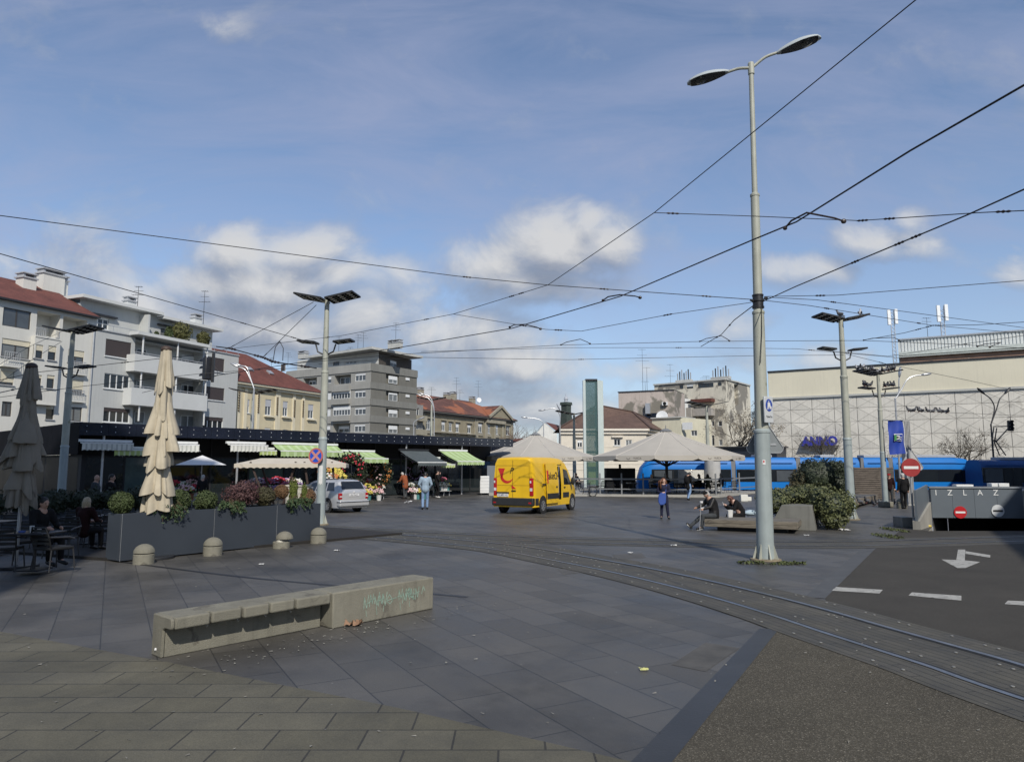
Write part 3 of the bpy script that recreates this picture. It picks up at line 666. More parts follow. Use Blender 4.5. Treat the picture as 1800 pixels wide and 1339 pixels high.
for q, gz in (((870,748,990,830), 0), ((865,852,990,924), 1), ((865,978,990,1046), 1), ((858,1105,985,1172), 0), ((640,770,740,822), 0)):
    R_ = f.rect(*q); f.holes.append(R_ + (1.1, 1))
    if gz: f.window(R_, n=6, hole=False, dep=-.05, sill=False)
    else:
        b_ = Facade(A_, K_, root, off=-1.05); b_.view(*Z2); b_.wpx(q[0]+45, q[1]+20, q[2]-5, q[3], n=2, hole=False, sill=False, dep=.01)
    if q[0] > 700:
        m = MB(); f.box(m, R_[0]-.05, R_[1]+.05, R_[2]-.9, R_[2]-.02, .003, .5); m.build('balcony', CONC, root, smooth=False)
for y0, y1 in ((758,812), (882,940), (1006,1060), (1122,1176)):
    R_ = g_.rect(1248, y0-10, 1345, y1+6); g_.holes.append(R_ + (.5, 1)); b_ = Facade(K_, B_, root, off=-.2); b_.view(*Z2)
    b_.wpx(1266, y0, 1330, y1, n=2, gl=1, hole=False, sill=False, dep=.0, blind=WHITESH, bfrac=.5 if y0 != 882 else .2)
    R_ = g_.rect(1392, y0+12, 1418, y0+30); m = MB(); g_.rbox(m, R_, .003, .12); m.build('vent', WHITEF, root, smooth=False)
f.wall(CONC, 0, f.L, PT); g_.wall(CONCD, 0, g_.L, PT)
m = MB(); m2 = MB()
for (ya, yb) in ((665,720), (800,848), (922,970), (1045,1095), (1166,1230)):
    z1_, z0_ = f.hit(1119, ya)[1], f.hit(1119, yb)[1]
    f.box(m, -.02, f.L+.0, z0_, z1_, .002, .14); g_.box(m2, -.1, g_.L+.05, z0_, z1_, .002, .14)
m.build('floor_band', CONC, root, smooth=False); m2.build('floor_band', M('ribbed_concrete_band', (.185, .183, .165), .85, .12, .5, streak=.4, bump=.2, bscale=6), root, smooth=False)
m = MB(); m.prism([A_ + V(0,0,PT-.3), K_ + V(0,0,PT-.3) , B_ + V(0,0,PT-.3), B_ + V(-16, 10, PT-.3)], V(0,0,.1)); m.build('roof', CONCD, root, smooth=False)
ph = Facade(A_, K_, root, off=-2.2, z0=PT-.3); ph.view(*Z2); pg = Facade(K_ + f.n * -2.2 - f.d * .5, B_ + f.n * -1.2 - f.d * 2.2, root, z0=PT-.3); pg.view(*Z2)
ph.wpx(860,652,905,678, sill=False, frame=DARKF); ph.wpx(950,645,1030,668, n=3, sill=False); ph.wpx(475,668,505,720, sill=False, frame=DARKF, blind=BROWNSH, bfrac=.9); pg.wpx(1280,645,1328,690, n=2, sill=False)
PH = PT + 2.1
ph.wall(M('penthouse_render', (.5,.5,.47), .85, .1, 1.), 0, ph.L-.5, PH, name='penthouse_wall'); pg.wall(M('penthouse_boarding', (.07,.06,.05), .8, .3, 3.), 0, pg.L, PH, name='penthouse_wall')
m = MB(); o0 = K_ + f.n*-.1; cs = [K_ + (g_.n + f.n)*.35, B_ + g_.n*.6 + g_.d*.8, B_ - f.d*9 + g_.d*.5, A_ + f.d*3 - f.n*8, A_ + f.d*3 + f.n*-1.2]
m.prism([V(p.x, p.y, PH + .02) for p in cs], V(0,0,.38)); m.build('penthouse_roof', CONCL, root, smooth=False)
for px, h, dp in ((900, 3.6, -5), (1040, 3.6, -5), (1080, 3.6, -4), (1318, 4.2, -3), (985, 1.6, -5), (530, 2.6, -8), (410, 2., -8), (670, 2., -7)):
    a = Facade(A_, K_, root, off=dp); a.view(*Z2); q = a.hit(px, 600)[0]; antenna(root, a.pt(q, PH+.3, 0), h, 3, 1.4)
for px, w in ((640, 1.6), (1330, 1.5), (1290, .9)):
    a = Facade(A_, K_, root, off=-3); a.view(*Z2); q = a.hit(px, 600)[0]; chimney(root, a.pt(q, PH+.35, 0), w, .9, .9, CONCL, f.d)
# --- old olive house with mixed red roof and pediment
WO = M('old_olive_render', (.255, .225, .155), .9, .22, .5, streak=.45, spots=((.12,.10,.075), .9, .62))
WOT = M('old_trim', (.30, .275, .21), .9, .25, .8, streak=.5)
root = thing('town_house', 'shabby olive town house with patchy red roof and a small triangular pediment', 'building', V(-8, 148, 0), world=True)
A_, B_ = V(-18.6, 130, 0), V(.3, 164, 0); f = Facade(A_, B_, root); f.view(*Z7); EZ = 12.35
WD = [(265,790,355,945), (505,820,560,962), (620,838,670,972), (730,848,780,985), (915,868,968,1000), (1085,850,1145,990), (1230,865,1275,1008), (1362,880,1400,1022), (1525,895,1580,1032)]
for k, q in enumerate(WD): f.wpx(*q, n=2 if k else 3, gl=(0, 2)[k % 2], transom=.66, blind=WHITESH if k % 3 == 1 else None, bfrac=.3)
for q in ((450,1140,555,1185), (630,1118,672,1200), (735,1125,775,1205), (510,1098,550,1130), (1085,1120,1130,1200), (1250,1110,1290,1190), (1380,1110,1420,1190)): f.wpx(*q, frame=DARKF, sill=False)
f.wall(WO, -1, f.L, EZ)
m = MB(); f.box(m, -1, f.L+.3, EZ-.55, EZ-.25, .003, .4); f.box(m, -1, f.L+.6, EZ-.248, EZ, .003, .8); m.build('cornice', M('cornice_dark', (.12,.115,.105), .8, .2, 2.), root, smooth=False)
m = MB()
for x in (225, 1035, 1065, 1200, 1215, 1345, 1470, 1610): a = f.hit(x, 950)[0]; f.box(m, a-.28, a+.28, 0, EZ-.553, .003, .16)
a0, z_ = f.hit(380, 965); a1 = f.hit(1030, 1000)[0]; f.box(m, a0, a1, z_-.25, z_, .003, .55); f.box(m, a0, a1, z_-2., z_-1.8, .003, .3)
for q in WD: R_ = f.rect(*q); f.box(m, R_[0]-.25, R_[1]+.25, R_[3]+.25, R_[3]+.5, .003, .3); f.box(m, R_[0]-.2, R_[1]+.2, R_[2]-.7, R_[2]-.2, .003, .2)
R_ = f.rect(1195, 800, 1490, 850); f.box(m, R_[0], R_[1], R_[2], R_[3]+.1, .003, .6)
m.build('stucco_trim', WOT, root, smooth=False)
m = MB(); e0, e1 = f.pt(-3, EZ+.02, .9), f.pt(f.L+.6, EZ+.02, .9); RH = EZ + 4.0
q0, q1 = f.pt(-3, RH, -6.5), f.pt(f.hit(1330, 700)[0], RH, -6.5); h0, h1 = f.pt(-3, EZ, -13), f.pt(f.L+.6, EZ, -13)
m.poly([e0, e1, q1, q0]); m.poly([e1, h1, q1]); m.poly([q0, q1, h1, h0]); m.build('roof', REDT2, root, smooth=False)
a0, a1 = f.hit(1215, 730)[0], f.hit(1560, 775)[0]; am = (a0 + a1) / 2; m = MB(); HP = 2.5
m.prism([f.pt(a0, EZ+.03, .8), f.pt(a1, EZ+.03, .8), f.pt(am, EZ+HP, .8)], -f.n*.5); o = m.build('pediment', WO, root, smooth=False)
m = MB()
for x, y in ((a0-.3, a1+.3),): m.bar(f.pt(x, EZ+.05, .95), f.pt(am, EZ+HP+.15, .95), .5, .35, f.n); m.bar(f.pt(y, EZ+.05, .95), f.pt(am, EZ+HP+.15, .95), .5, .35, f.n)
m.build('pediment_moulding', WOT, o, smooth=False)
m = MB(); m.poly([f.pt(a0-.5, EZ+.1, .9), f.pt(am, EZ+HP+.35, .9), f.pt(am, EZ+HP+.35, -4.3)]); m.poly([f.pt(a1+.5, EZ+.1, .9), f.pt(am, EZ+HP+.35, -4.3), f.pt(am, EZ+HP+.35, .9)]); m.build('pediment_roof', REDT2, o, smooth=False)
for px, h in ((165, 1.3), (590, 1.1), (690, 1.5), (990, 1.1)):
    a = Facade(A_, B_, root, off=-6.5); a.view(*Z7); q = a.hit(px, 400)[0]; chimney(root, a.pt(q, RH-.4, 0), 1.3, 1., h, WOT, f.d)
for px, h in ((740, 5.), (795, 2.4), (1085, 5.2), (345, 2.)):
    a = Facade(A_, B_, root, off=-6.); a.view(*Z7); q = a.hit(px, 400)[0]; antenna(root, a.pt(q, RH-.3, 0), h, 3, 1.8)
def dish(root, p, r, dirv):
    m = MB(); d_ = Vector(dirv).normalized(); q = d_.to_track_quat('Z', 'Y').to_matrix(); i0 = len(m.v)
    m.lathe([(0.001, -.12*r), (r*.6, -.05*r), (r, .08*r), (r*.96, .1*r), (.001, -.06*r)], (0,0,0), 16)
    for i in range(i0, len(m.v)): m.v[i] = Vector(p) + q @ m.v[i]
    m.bar(Vector(p), Vector(p) - V(0,0,r*1.6), .05, .05); return m.build('satellite_dish', WHITEF, root)
a = Facade(A_, B_, root, off=-5.6); a.view(*Z7); q = a.hit(1098, 475); dish(root, a.pt(q[0], q[1]), .55, (.3,-1,.2))
sb = Facade(A_ - f.d*.5, A_ + f.d*2.9, root, off=.9); sb.view(*Z7)
for q in ((85,600,150,725), (100,820,145,950), (95,1060,140,1140)): sb.wpx(*q, n=2, sill=False)
sb.wall(M('loggia_grey', (.24,.24,.23), .85, .2, 1., streak=.3), 0, sb.L, EZ+.8, name='stair_wall')
m = MB()
for y in (770, 990):
    z_ = sb.hit(150, y)[1]; sb.box(m, .1, sb.L, z_-.5, z_+.5, .003, 1.0)
m.build('balcony', WOT, root, smooth=False)
# --- far low roofs, gable, steeple
root = thing('low_house', 'low red-roofed house end seen between the olive house and the parasol', 'building', at(925, 790, 140), world=True)
WC = M('cream_wall', (.60, .55, .46), .85, .1, 1., streak=.1)
f = Facade(at(880, 790, 146), at(948, 790, 138), root); f.wall(WC, 0, f.L, 5.6)
m = MB(); z1_ = f.hit(920, 768)[1]; m.poly([f.pt(-1, 5.5, .5), f.pt(f.L, 5.5, .5), f.pt(f.L, z1_, -5), f.pt(-1, z1_, -5)]); m.build('roof', REDT, root, smooth=False)
root = thing('gabled_house', 'pale gabled house with a red roof beside the dark steeple', 'building', at(960, 790, 128), world=True)
f = Facade(at(934, 790, 128), at(979, 790, 128), root); e0, e1, ap = f.hit(934, 773), f.hit(979, 762), f.hit(958, 743)
m = MB(); m.prism([f.pt(0, 0), f.pt(f.L, 0), f.pt(f.L, e1[1]), f.pt(ap[0], ap[1]), f.pt(0, e0[1])], -f.n * 10); m.build('wall', M('pale_gable', (.62,.62,.58), .85, .15, 1., streak=.3), root, smooth=False)
m = MB(); s_ = f.d * .35; m.poly([f.pt(ap[0], ap[1]+.15, .2), f.pt(f.L+.3, e1[1]+.1, .2), f.pt(f.L+3.5, e1[1]+.1, -10), f.pt(ap[0]+3, ap[1]+.15, -10)]); m.poly([f.pt(-.3, e0[1]+.1, .2), f.pt(ap[0], ap[1]+.15, .2), f.pt(ap[0], ap[1]+.15, -10), f.pt(-.3, e0[1]+.1, -10)]); m.build('roof', REDT, root, smooth=False)
c = at(995.5, 760, 132); root = thing('steeple', 'dark green copper steeple with a small spire', 'steeple', (c.x, 132, 0), world=True)
DG = M('copper_dark', (.045,.06,.05), .7, .3, 2.)
def zat(py, Y): return at(900, py, Y).z
m = MB(); k = 1.07
for (r0, r1, ya, yb) in ((.95, .9, 800, 752), (.9, .6, 752, 722), (.6, .62, 722, 712), (.78, .72, 712, 707)):
    m.lathe([(r0*k*1.41, zat(ya, 132)), (r1*k*1.41, zat(yb, 132))], (c.x, 132, 0), 4)
m.build('tower', DG, root, smooth=False)
m = MB(); m.lathe([(.34, zat(707,132)), (.3, zat(703,132)), (.42, zat(702,132)), (.3, zat(698,132)), (.1, zat(697,132)), (.05, zat(692,132))], (c.x, 132, 0), 8); m.build('spire', M('lantern_metal', (.4,.42,.45), .4), root)
# --- pale yellow corner house with brown hipped roof
root = thing('corner_house', 'pale yellow corner house with a brown hipped tile roof behind the glass tower', 'building', V(13, 108, 0), world=True)
A_, K_, B_ = at(986, 755, 103), at(1135, 754, 103), at(1182, 757, 116); f = Facade(A_, K_, root); g_ = Facade(K_, B_, root); f.view(*Z5); g_.view(*Z3); EZ = zat(753.5, 103)
for q in ((938,1090,1010,1200), (1465,1078,1560,1170)): f.wpx(*q, frame=WHITEF, n=2)
f.view(0,0,1)
for x in (1049, 1105): f.wpx(x-5, 773, x+6, 785, n=2)
f.wall(WC, 0, f.L, EZ); g_.wall(WC, 0, g_.L, EZ)
m = MB()
for F in (f, g_): F.box(m, -.1, F.L+.1, EZ-.75, EZ-.3, .003, .3); F.box(m, -.25, F.L+.25, EZ-.298, EZ, .003, .6)
for x in (1020, 1085): R_ = f.rect(x-10, 766, x+10, 768.5); f.box(m, R_[0], R_[1], R_[2], R_[3], .003, .35)
for z_ in (1.5, 2.3, 3.1, 3.9, 4.7): f.box(m, 0, f.L, z_, z_+.06, .003, .05)
m.build('cornice', M('cream_trim', (.66,.61,.52), .85, .08), root, smooth=False)
e = [f.pt(-.4, EZ+.02, .7), V(K_.x+.7, K_.y-.5, EZ+.02), g_.pt(g_.L+.4, EZ+.02, .7), V(B_.x-8, B_.y+8, EZ+.02), f.pt(-.4, EZ+.02, -14)]
R1, R2 = at(1050, 712, 110), at(1112, 724, 111)
m = MB(); m.poly([e[0], e[1], R2, R1]); m.poly([e[1], e[2], R2]); m.poly([e[2], e[3], R2]); m.poly([e[3], e[4], R1, R2]); m.poly([e[4], e[0], R1]); m.build('roof', BRNT, root, smooth=False)
m = MB()
for a_, b_ in ((e[1], R2), (e[0], R1), (R1, R2), (e[2], R2)): m.bar(a_ + V(0,0,.06), b_ + V(0,0,.06), .3, .14)
m.build('ridge_tiles', M('ridge_dark', (.08,.05,.04), .9, .2), root, smooth=False)
# --- glass lift tower
root = thing('lift_tower', 'tall greenish glass lift tower with pale side fins, behind the parasols', 'tower', at(1043, 856, 70), world=True)
x0, x1, x2, x3 = (at(p, 700, 70).x for p in (1025, 1029.5, 1050.5, 1061)); zt = zat(668, 70); y0 = 70
FIN = M('fin_metal', (.46,.52,.50), .4, .08, 1.)
m = MB(); m.box(x0, x1, y0, y0+.5, 0, zt); m.build('fin', FIN, root, smooth=False)
m = MB(); m.box(x2, x2+.32, y0-.02, y0+2.3, 0, zt); m.box(x2+.322, x3, y0+.3, y0+2.3, 0, zt-.02); m.build('fin', FIN, root, smooth=False)
gm, t, b, vec = new_mat('lift_glass'); b.inputs['Base Color'].default_value = (.09,.17,.165,1); b.inputs['Roughness'].default_value = .05; b.inputs['Alpha'].default_value = .38; MATS['lift_glass'] = gm
m = MB(); m.box(x1, x2, y0+.12, y0+.15, .2, zt-.05); m.build('glass_front', gm, root, smooth=False)
m = MB(); m.box(x1, x2, y0+2.2, y0+2.23, .2, zt-.05); m.box(x1-.01, x1+.02, y0+.5, y0+2.2, .2, zt-.05); m.build('glass_back', gm, root, smooth=False)
m = MB(); n = 15
for k in range(n): z_ = zt - .5 - k*.2; m.box(x1+.02, x2, y0+.4, y0+.44, z_, z_+.06)
m.build('louvre', M('louvre_metal', (.25,.36,.37), .4), root, smooth=False)
m = MB(); m.box(x1, x2, y0-.01, y0+2.3, zt-.02, zt+.12)
for z_ in (zt-5.1, zt-7.1, zt-8.6): m.box(x1+.02, x2-.01, y0+.2, y0+2.1, z_, z_+.16)
m.build('frame', METD, root, smooth=False)
m = MB(); m.box(x1+.25, x2-.2, y0+.6, y0+1.9, .3, 2.4); m.build('lift_cabin', M('cabin_green', (.38,.45,.12), .5), root, smooth=False)
# --- flaking plaster house group
WP1 = M('flaking_plaster', (.45, .39, .345), .9, .1, .8, streak=.3, spots=((.19,.175,.145), .2, .5))
WP2 = M('flaking_plaster_cream', (.58, .54, .44), .9, .1, .8, streak=.35, spots=((.21,.195,.165), .26, .51))
root = thing('old_house', 'tall old house with flaking beige plaster and chimney pipes on a flat roof', 'building', V(28, 125, 0), world=True)
A_, K_, B_ = at(1150, 676, 132), at(1275, 667, 123), at(1318, 677, 133); f = Facade(A_, K_, root); g_ = Facade(K_, B_, root); f.view(*Z3); g_.view(*Z3); zt = f.hit(1285, 165)[1]
for q, n in (((805,222,845,262), 1), ((880,215,950,258), 2), ((1000,203,1165,248), 4), ((1208,193,1250,230), 1), ((1145,600,1172,655), 1), ((1215,600,1255,655), 1), ((1145,750,1175,860), 1), ((1222,795,1260,858), 1)): f.wpx(*q, n=n, frame=WHITEF if q[1] > 500 else DARKF, sill=False)
R_ = g_.rect(1385, 215, 1425, 420); g_.holes.append(R_ + (.6, 1))
f.wall(WP2, 0, f.L, zt); g_.wall(WP2, 0, g_.L, zt)
m = MB(); f.box(m, -.1, f.L+.02, zt, zt+.25, -6, .25); g_.box(m, .02, g_.L, zt, zt+.25, -5, .2); m.build('roof', CONCL, root, smooth=False)
m = MB(); R_ = f.rect(965, 372, 1180, 405); f.box(m, R_[0], R_[1], R_[2], R_[3], .003, 1.6); m.build('lean_to_roof', REDT, root, smooth=False)
m = MB(); R_ = f.rect(755, 375, 960, 545); f.box(m, R_[0], R_[1]-.6, 4.0, R_[3], .003, 2.2); o = m.build('white_bay', M('white_bay', (.66,.68,.67), .7, .08), root, smooth=False)
m = MB(); f.box(m, R_[0]+.8, R_[0]+2.3, R_[2]+1.0, R_[2]+2.6, 2.205, 2.23); f.box(m, R_[1]-2.3, R_[1]-1.0, R_[2]+1.6, R_[2]+3.2, 2.205, 2.23); m.build('bay_window', WGL[2], o, smooth=False)
m = MB(); R_ = f.rect(985, 470, 1180, 548); f.box(m, R_[0], R_[1], R_[2], R_[3], .003, 1.5); f.box(m, R_[0]-2.6, R_[0]-.05, R_[2]-.2, R_[3]+.2, .003, 2.); m.build('balcony', M('balcony_grey', (.33,.31,.28), .9, .15), root, smooth=False)
for px, n, w in ((815, 7, 3.), (1205, 7, 3.4)):
    a, z_ = f.hit(px, 170)[0], zt; m = MB(); f.box(m, a-w/2, a+w/2, z_+.25, z_+.75, -2, -1); o = m.build('chimney', CONCL, root, smooth=False)
    for k in range(n):
        m = MB(); p = f.pt(a - w/2 + w*(k+.5)/n, z_+.75, -1.5); m.cyl(p, p + V(0,0,1.3 + .3*(k % 3)), .11, n=8); m.build('flue_pipe', METD if k % 2 else METL, o)
for px, h in ((652, 5.4), (1030, 1.6)): antenna(root, f.pt(f.hit(px, 180)[0]+.6, zt-.5 if px > 700 else 12.5, -1), h if px > 700 else 8.2, 3, 2.)
root = thing('old_house', 'low pinkish old house wall with big bare patches and satellite dishes', 'building', V(23, 120, 0), world=True)
A_, K_, B_ = at(1087, 690, 121), at(1185, 684, 117), at(1203, 690, 124); f = Facade(A_, K_, root); g_ = Facade(K_, B_, root); f.view(*Z3); zt = f.hit(450, 287)[1]
f.wall(WP1, 0, f.L, zt); g_.wall(WP1, 0, g_.L, zt)
m = MB(); f.box(m, -.1, f.L, zt, zt+.15, -8, .15); m.build('roof', METD, root, smooth=False)
m = MB(); R_ = f.rect(458, 415, 505, 525); f.box(m, R_[0], R_[1], R_[2], R_[3], .003, .8); m.build('vent_duct', METL, root, smooth=False)
m = MB(); R_ = f.rect(628, 400, 685, 435); f.box(m, R_[0], R_[1], R_[2], R_[3], .003, .5); o = m.build('air_conditioner', WHITEF, root, smooth=False)
m = MB(); m.lathe([(.01,0),(.3,0)], (0,0,0), 12); i = len(m.v)
for k in range(i): m.v[k] = f.pt((R_[0]+R_[1])/2 + m.v[k].x, (R_[2]+R_[3])/2 + m.v[k].y, .505)
m.build('fan', METD, o, smooth=False)
m = MB(); R_ = f.rect(430, 515, 610, 590)
for k in range(4): a = R_[0] + (R_[1]-R_[0])*k/4; m.prism([f.pt(a, R_[2], .3), f.pt(a+1.5, R_[2], .3), f.pt(a+1.9, R_[3], -.0), f.pt(a+.4, R_[3], .0)], f.n*.1)
m.build('solar_collector', glass('solar_glass', (.012,.014,.02), .1), root, smooth=False)
for px, h in ((405, 7.4), (450, 4.2), (430, 1.8)): antenna(root, f.pt(f.hit(px, 290)[0], zt, -1), h, 3 if h > 5 else 1, 2.2)
dish(root, f.pt(*f.hit(652, 560), 2.), .95, (-.4,-1,.2)); dish(root, f.pt(*f.hit(660, 628), 2.5), .85, (-.4,-1,.1))
WY2 = M('cream_boarding', (.58,.55,.42), .85, .1, 1., streak=.3)
root = thing('annex', 'cream flat-roofed annex with a white panel and one small window below the old house', 'building', V(26, 108, 0), world=True)
A_, K_ = at(1146, 738, 110), at(1197, 734, 107); f = Facade(A_, K_, root); f.view(*Z3); zt = f.hit(1000, 555)[1]; A2_ = at(1250, 738, 112); g_ = Facade(K_, A2_, root)
f2 = Facade(at(1144, 738, 112), at(1197, 736, 109), root)
f.wpx(928,698,990,755, n=2, gl=2, sill=False); f.wall(WY2, 0, f.L, zt); g_.wall(WY2, 0, g_.L, zt)
m = MB(); R_ = f.rect(838, 612, 1005, 690); f.box(m, R_[0], R_[1]-.9, R_[2], R_[3], .003, .06); m.build('white_panel', WHITESH, root, smooth=False)
m = MB(); f.box(m, -.1, f.L+.1, zt, zt+.18, -5, .25); m.build('roof', CONCL, root, smooth=False)
lo = Facade(at(1146, 742, 109.5), at(1100, 742, 113), root); lo = Facade(at(1100, 742, 113), at(1146, 742, 110.2), root); lo.view(*Z3)
for x in (715, 745, 775): lo.wpx(x, 668, x+22, 740, frame=METL, gl=2, sill=False)
lo.wall(WY2, 0, lo.L, lo.hit(650, 600)[1], name='side_wall')
root = thing('flat_pavilion', 'long low dark blue pavilion roof between the bare trees and the blue tram', 'pavilion', at(1290, 840, 76), world=True)
f = Facade(at(1240, 800, 77), at(1330, 800, 74), root)
m = MB(); z_ = f.hit(1290, 787)[1]; f.box(m, 0, f.L+2, 0, z_, -4, 0); m.build('wall', M('pavilion_blue', (.018,.022,.032), .35, .2, 3.), root, smooth=False)
m = MB(); f.box(m, -.2, f.L+2.2, z_+.003, z_+.15, -4.2, .3); m.build('roof', METD, root, smooth=False)
# --- department store
root = thing('department_store', 'large windowless cream department store with grey faceted wall panels', 'building', V(45, 80, 0), world=True)
A_ = at(1350, 655, 85); f = Facade(A_, A_ + V(21.4, -12.5, 0) * 1.5, root); zt, zl = 13.12, 10.0
WN = M('store_cream', (.62,.58,.45), .85, .05, .35, streak=.14)
WNP = M('store_panel', (.60,.575,.51), .9, .14, .35, streak=.28, spots=((.44,.42,.37), .5, .62))
f.z0 = zl; f.wall(WN, 0, f.L, zt); f.z0 = 0
m = MB(); f.box(m, -.05, f.L, zt, zt+.16, -.5, .12); m.build('roof_edge', METD, root, smooth=False)
m = MB(); f.box(m, -.02, f.L, zl-.12, zl+.1, .003, .22); m.build('ledge', M('store_ledge', (.42,.42,.39), .8, .1), root, smooth=False)
m = MB(); f.box(m, 0, f.L, 0, zl-.122, -.4, -.05); f.box(m, -.02, .0, 0, zt-.01, -25, -.003); m.build('backing_wall', M('joint_dark', (.33,.31,.275), .9), root, smooth=False)
m = MB(); cw, ch_ = 2.35, 1.52
for i in range(int(f.L / cw) + 1):
    for j in range(5):
        a0, a1, z0_, z1_ = i*cw + .012, min((i+1)*cw - .012, f.L), 2.45 + j*ch_ + .012, 2.45 + (j+1)*ch_ - .012
        if z1_ > zl - .12: z1_ = zl - .125
        if a1 - a0 < .3 or z1_ - z0_ < .2: continue
        cn = f.pt((a0+a1)/2 + U(-.05,.05), (z0_+z1_)/2, (.055 if (i+j) % 2 else .02) + U(-.02,.02)); e_ = [.0 if (i+j+k) % 2 else .02 for k in range(4)]
        q = [f.pt(a0, z0_, e_[0]), f.pt(a1, z0_, e_[1]), f.pt(a1, z1_, e_[2]), f.pt(a0, z1_, e_[3])]
        for k in range(4):
            tr = [q[k], q[(k+1) % 4], cn]; g3 = (tr[0]+tr[1]+tr[2])/3; m.poly([p + (g3-p)*.028 for p in tr])
m.build('faceted_cladding', WNP, root, smooth=False)
m = MB(); f.box(m, -.5, f.L, 2.28, 2.42, .003, .5); f.box(m, -.5, f.L, 1.8, 2.277, -.1, 3.4); m.build('canopy', M('canopy_dark', (.02,.02,.022), .6), root, smooth=False)
bx = Facade(A_, A_ + V(21.4, -12.5, 0) * 1.5, root, off=-4); a0, z1_ = bx.hit(1578, 597); z0_ = bx.hit(1578, 626)[1]
cm, t, b, vec = new_mat('ribbed_cladding'); b.inputs['Base Color'].default_value = (.56,.575,.555,1); b.inputs['Roughness'].default_value = .5; MATS['ribbed'] = cm
m = MB(); bx.box(m, a0+.2, bx.L, zt+.2, z1_, -10, -.08); k = 0; x = a0
while x < bx.L: bx.box(m, x, x+.18, zt+.2, z1_-.1, -.078, 0); x += .33
m.build('rooftop_box', cm, root, smooth=False)
m = MB(); bx.box(m, a0, bx.L, z1_-.1, z1_+.05, -10.1, .15); m.build('rooftop_edge', METL, root, smooth=False)
by = Facade(A_, A_ + V(21.4, -12.5, 0) * 1.5, root, off=-1.2); a1, zb1 = by.hit(1582, 629); m = MB(); by.box(m, a1, by.L, zt+.02, zb1, -2, 0); m.build('terracotta_band', M('terracotta', (.33,.20,.135), .85, .25, 1.5, spots=((.5,.42,.34), .8, .66)), root, smooth=False)
m = MB(); by.box(m, a1-.1, by.L, zb1, zb1+.12, -3, .4); z2_ = by.hit(1582, 623)[1]; by.box(m, a1-.1, by.L, zb1+.35, zb1+.75, -3, -.6); m.build('roof_gutter', M('gutter_pale', (.42,.45,.42), .7), root, smooth=False)
for k, (px, py0, py1, big) in enumerate(((1657, 590, 537, 1), (1573, 650, 545, 0))):
    Yd = 84 if k == 0 else 92
    c = at(px, py0, Yd); top = at(px, py1, Yd).z; rt = thing('antenna_mast', ('cell antenna mast with big white panels above the ribbed rooftop box', 'slimmer cell antenna mast at the left end of the rooftop box')[k], 'antenna', V(c.x, Yd, 0), world=True)
    m = MB(); 
    for dx, dy in ((-.22,-.2),(.22,-.2),(0,.25)): m.cyl((c.x+dx, Yd+dy, zt - 2), (c.x+dx, Yd+dy, top-.2), .05, n=6)
    z_ = zt
    while z_ < top - .6: m.bar((c.x-.22, Yd-.2, z_), (c.x+.22, Yd-.2, z_+.5), .04, .04); m.bar((c.x+.22, Yd-.2, z_), (c.x, Yd+.25, z_+.5), .04, .04); z_ += .5
    m.build('lattice', METL, rt, smooth=False)
    for dx, dy, h in ((-.5,-.3,2.1), (.35,-.45,1.9), (.62,.1,1.6)):
        m = MB(); m.box(c.x+dx-.2, c.x+dx+.2, Yd+dy-.1, Yd+dy+.1, top-h-.1*dx, top+.1*dx); m.build('antenna_panel', WHITEF, rt, bevel=.04)
antenna(root, bx.pt(bx.hit(1631, 590)[0], z1_-.2, -3), 3., 2, 1.5)
# purple store letters
PUR = M('purple_letters', (.035,.04,.30), .35, .15, 3.)
R_ = f.rect(1411, 769, 1474, 783); w_ = (R_[1]-R_[0]) / 4
m = MB(); text_mesh(m, 'ANNO', f.pt((R_[0]+R_[1])/2, (R_[2]+R_[3])/2, .55), f.d, V(0,0,1), (R_[3]-R_[2])*1.5, .35, bold=.05)
cx_ = sum((v - f.A).dot(f.d) for v in m.v) / len(m.v); c0 = (R_[0]+R_[1])/2; wid = max((v - f.A).dot(f.d) for v in m.v) - min((v - f.A).dot(f.d) for v in m.v); kx = (R_[1]-R_[0]) / wid
for i, v in enumerate(m.v): a = (v - f.A).dot(f.d); m.v[i] = v + f.d * ((a - c0) * (kx - 1))
o = single(m, 'store_sign', PUR, 'purple raised store lettering on the grey faceted wall behind a bare tree', 'sign', loc=f.pt(c0, R_[2], .3), smooth=False)
bk = MB(); f.box(bk, R_[0]-.1, R_[1]+.1, R_[2]-.12, R_[2]-.02, .14, .75); q = bk.build('sign_ledge', METD, None, smooth=False); q.data.transform(Matrix.Translation(-o.location)); q.parent = o
# --- blocks outside the view whose shadows fall across the square
for nm, lb, cs, h in (('tower_block', 'tall block behind the camera on the left that shades the cafe terrace', [(-3.1,-8),(-40,-8),(-40,-24),(1.1,-24)], 41.5), ('corner_block', 'long block beyond the right edge of the view that shades the car ramp', [V(15.3,-4.1,0), V(15.3,-4.1,0)+EU*62, V(15.3,-4.1,0)+EU*62+EV*14, V(15.3,-4.1,0)+EV*14], 16.3)):
    m = MB(); m.prism([V(p[0], p[1], 0) for p in cs], V(0,0,h)); single(m, nm, WA2, lb, 'building', loc=V(cs[0][0], cs[0][1], 0), smooth=False)
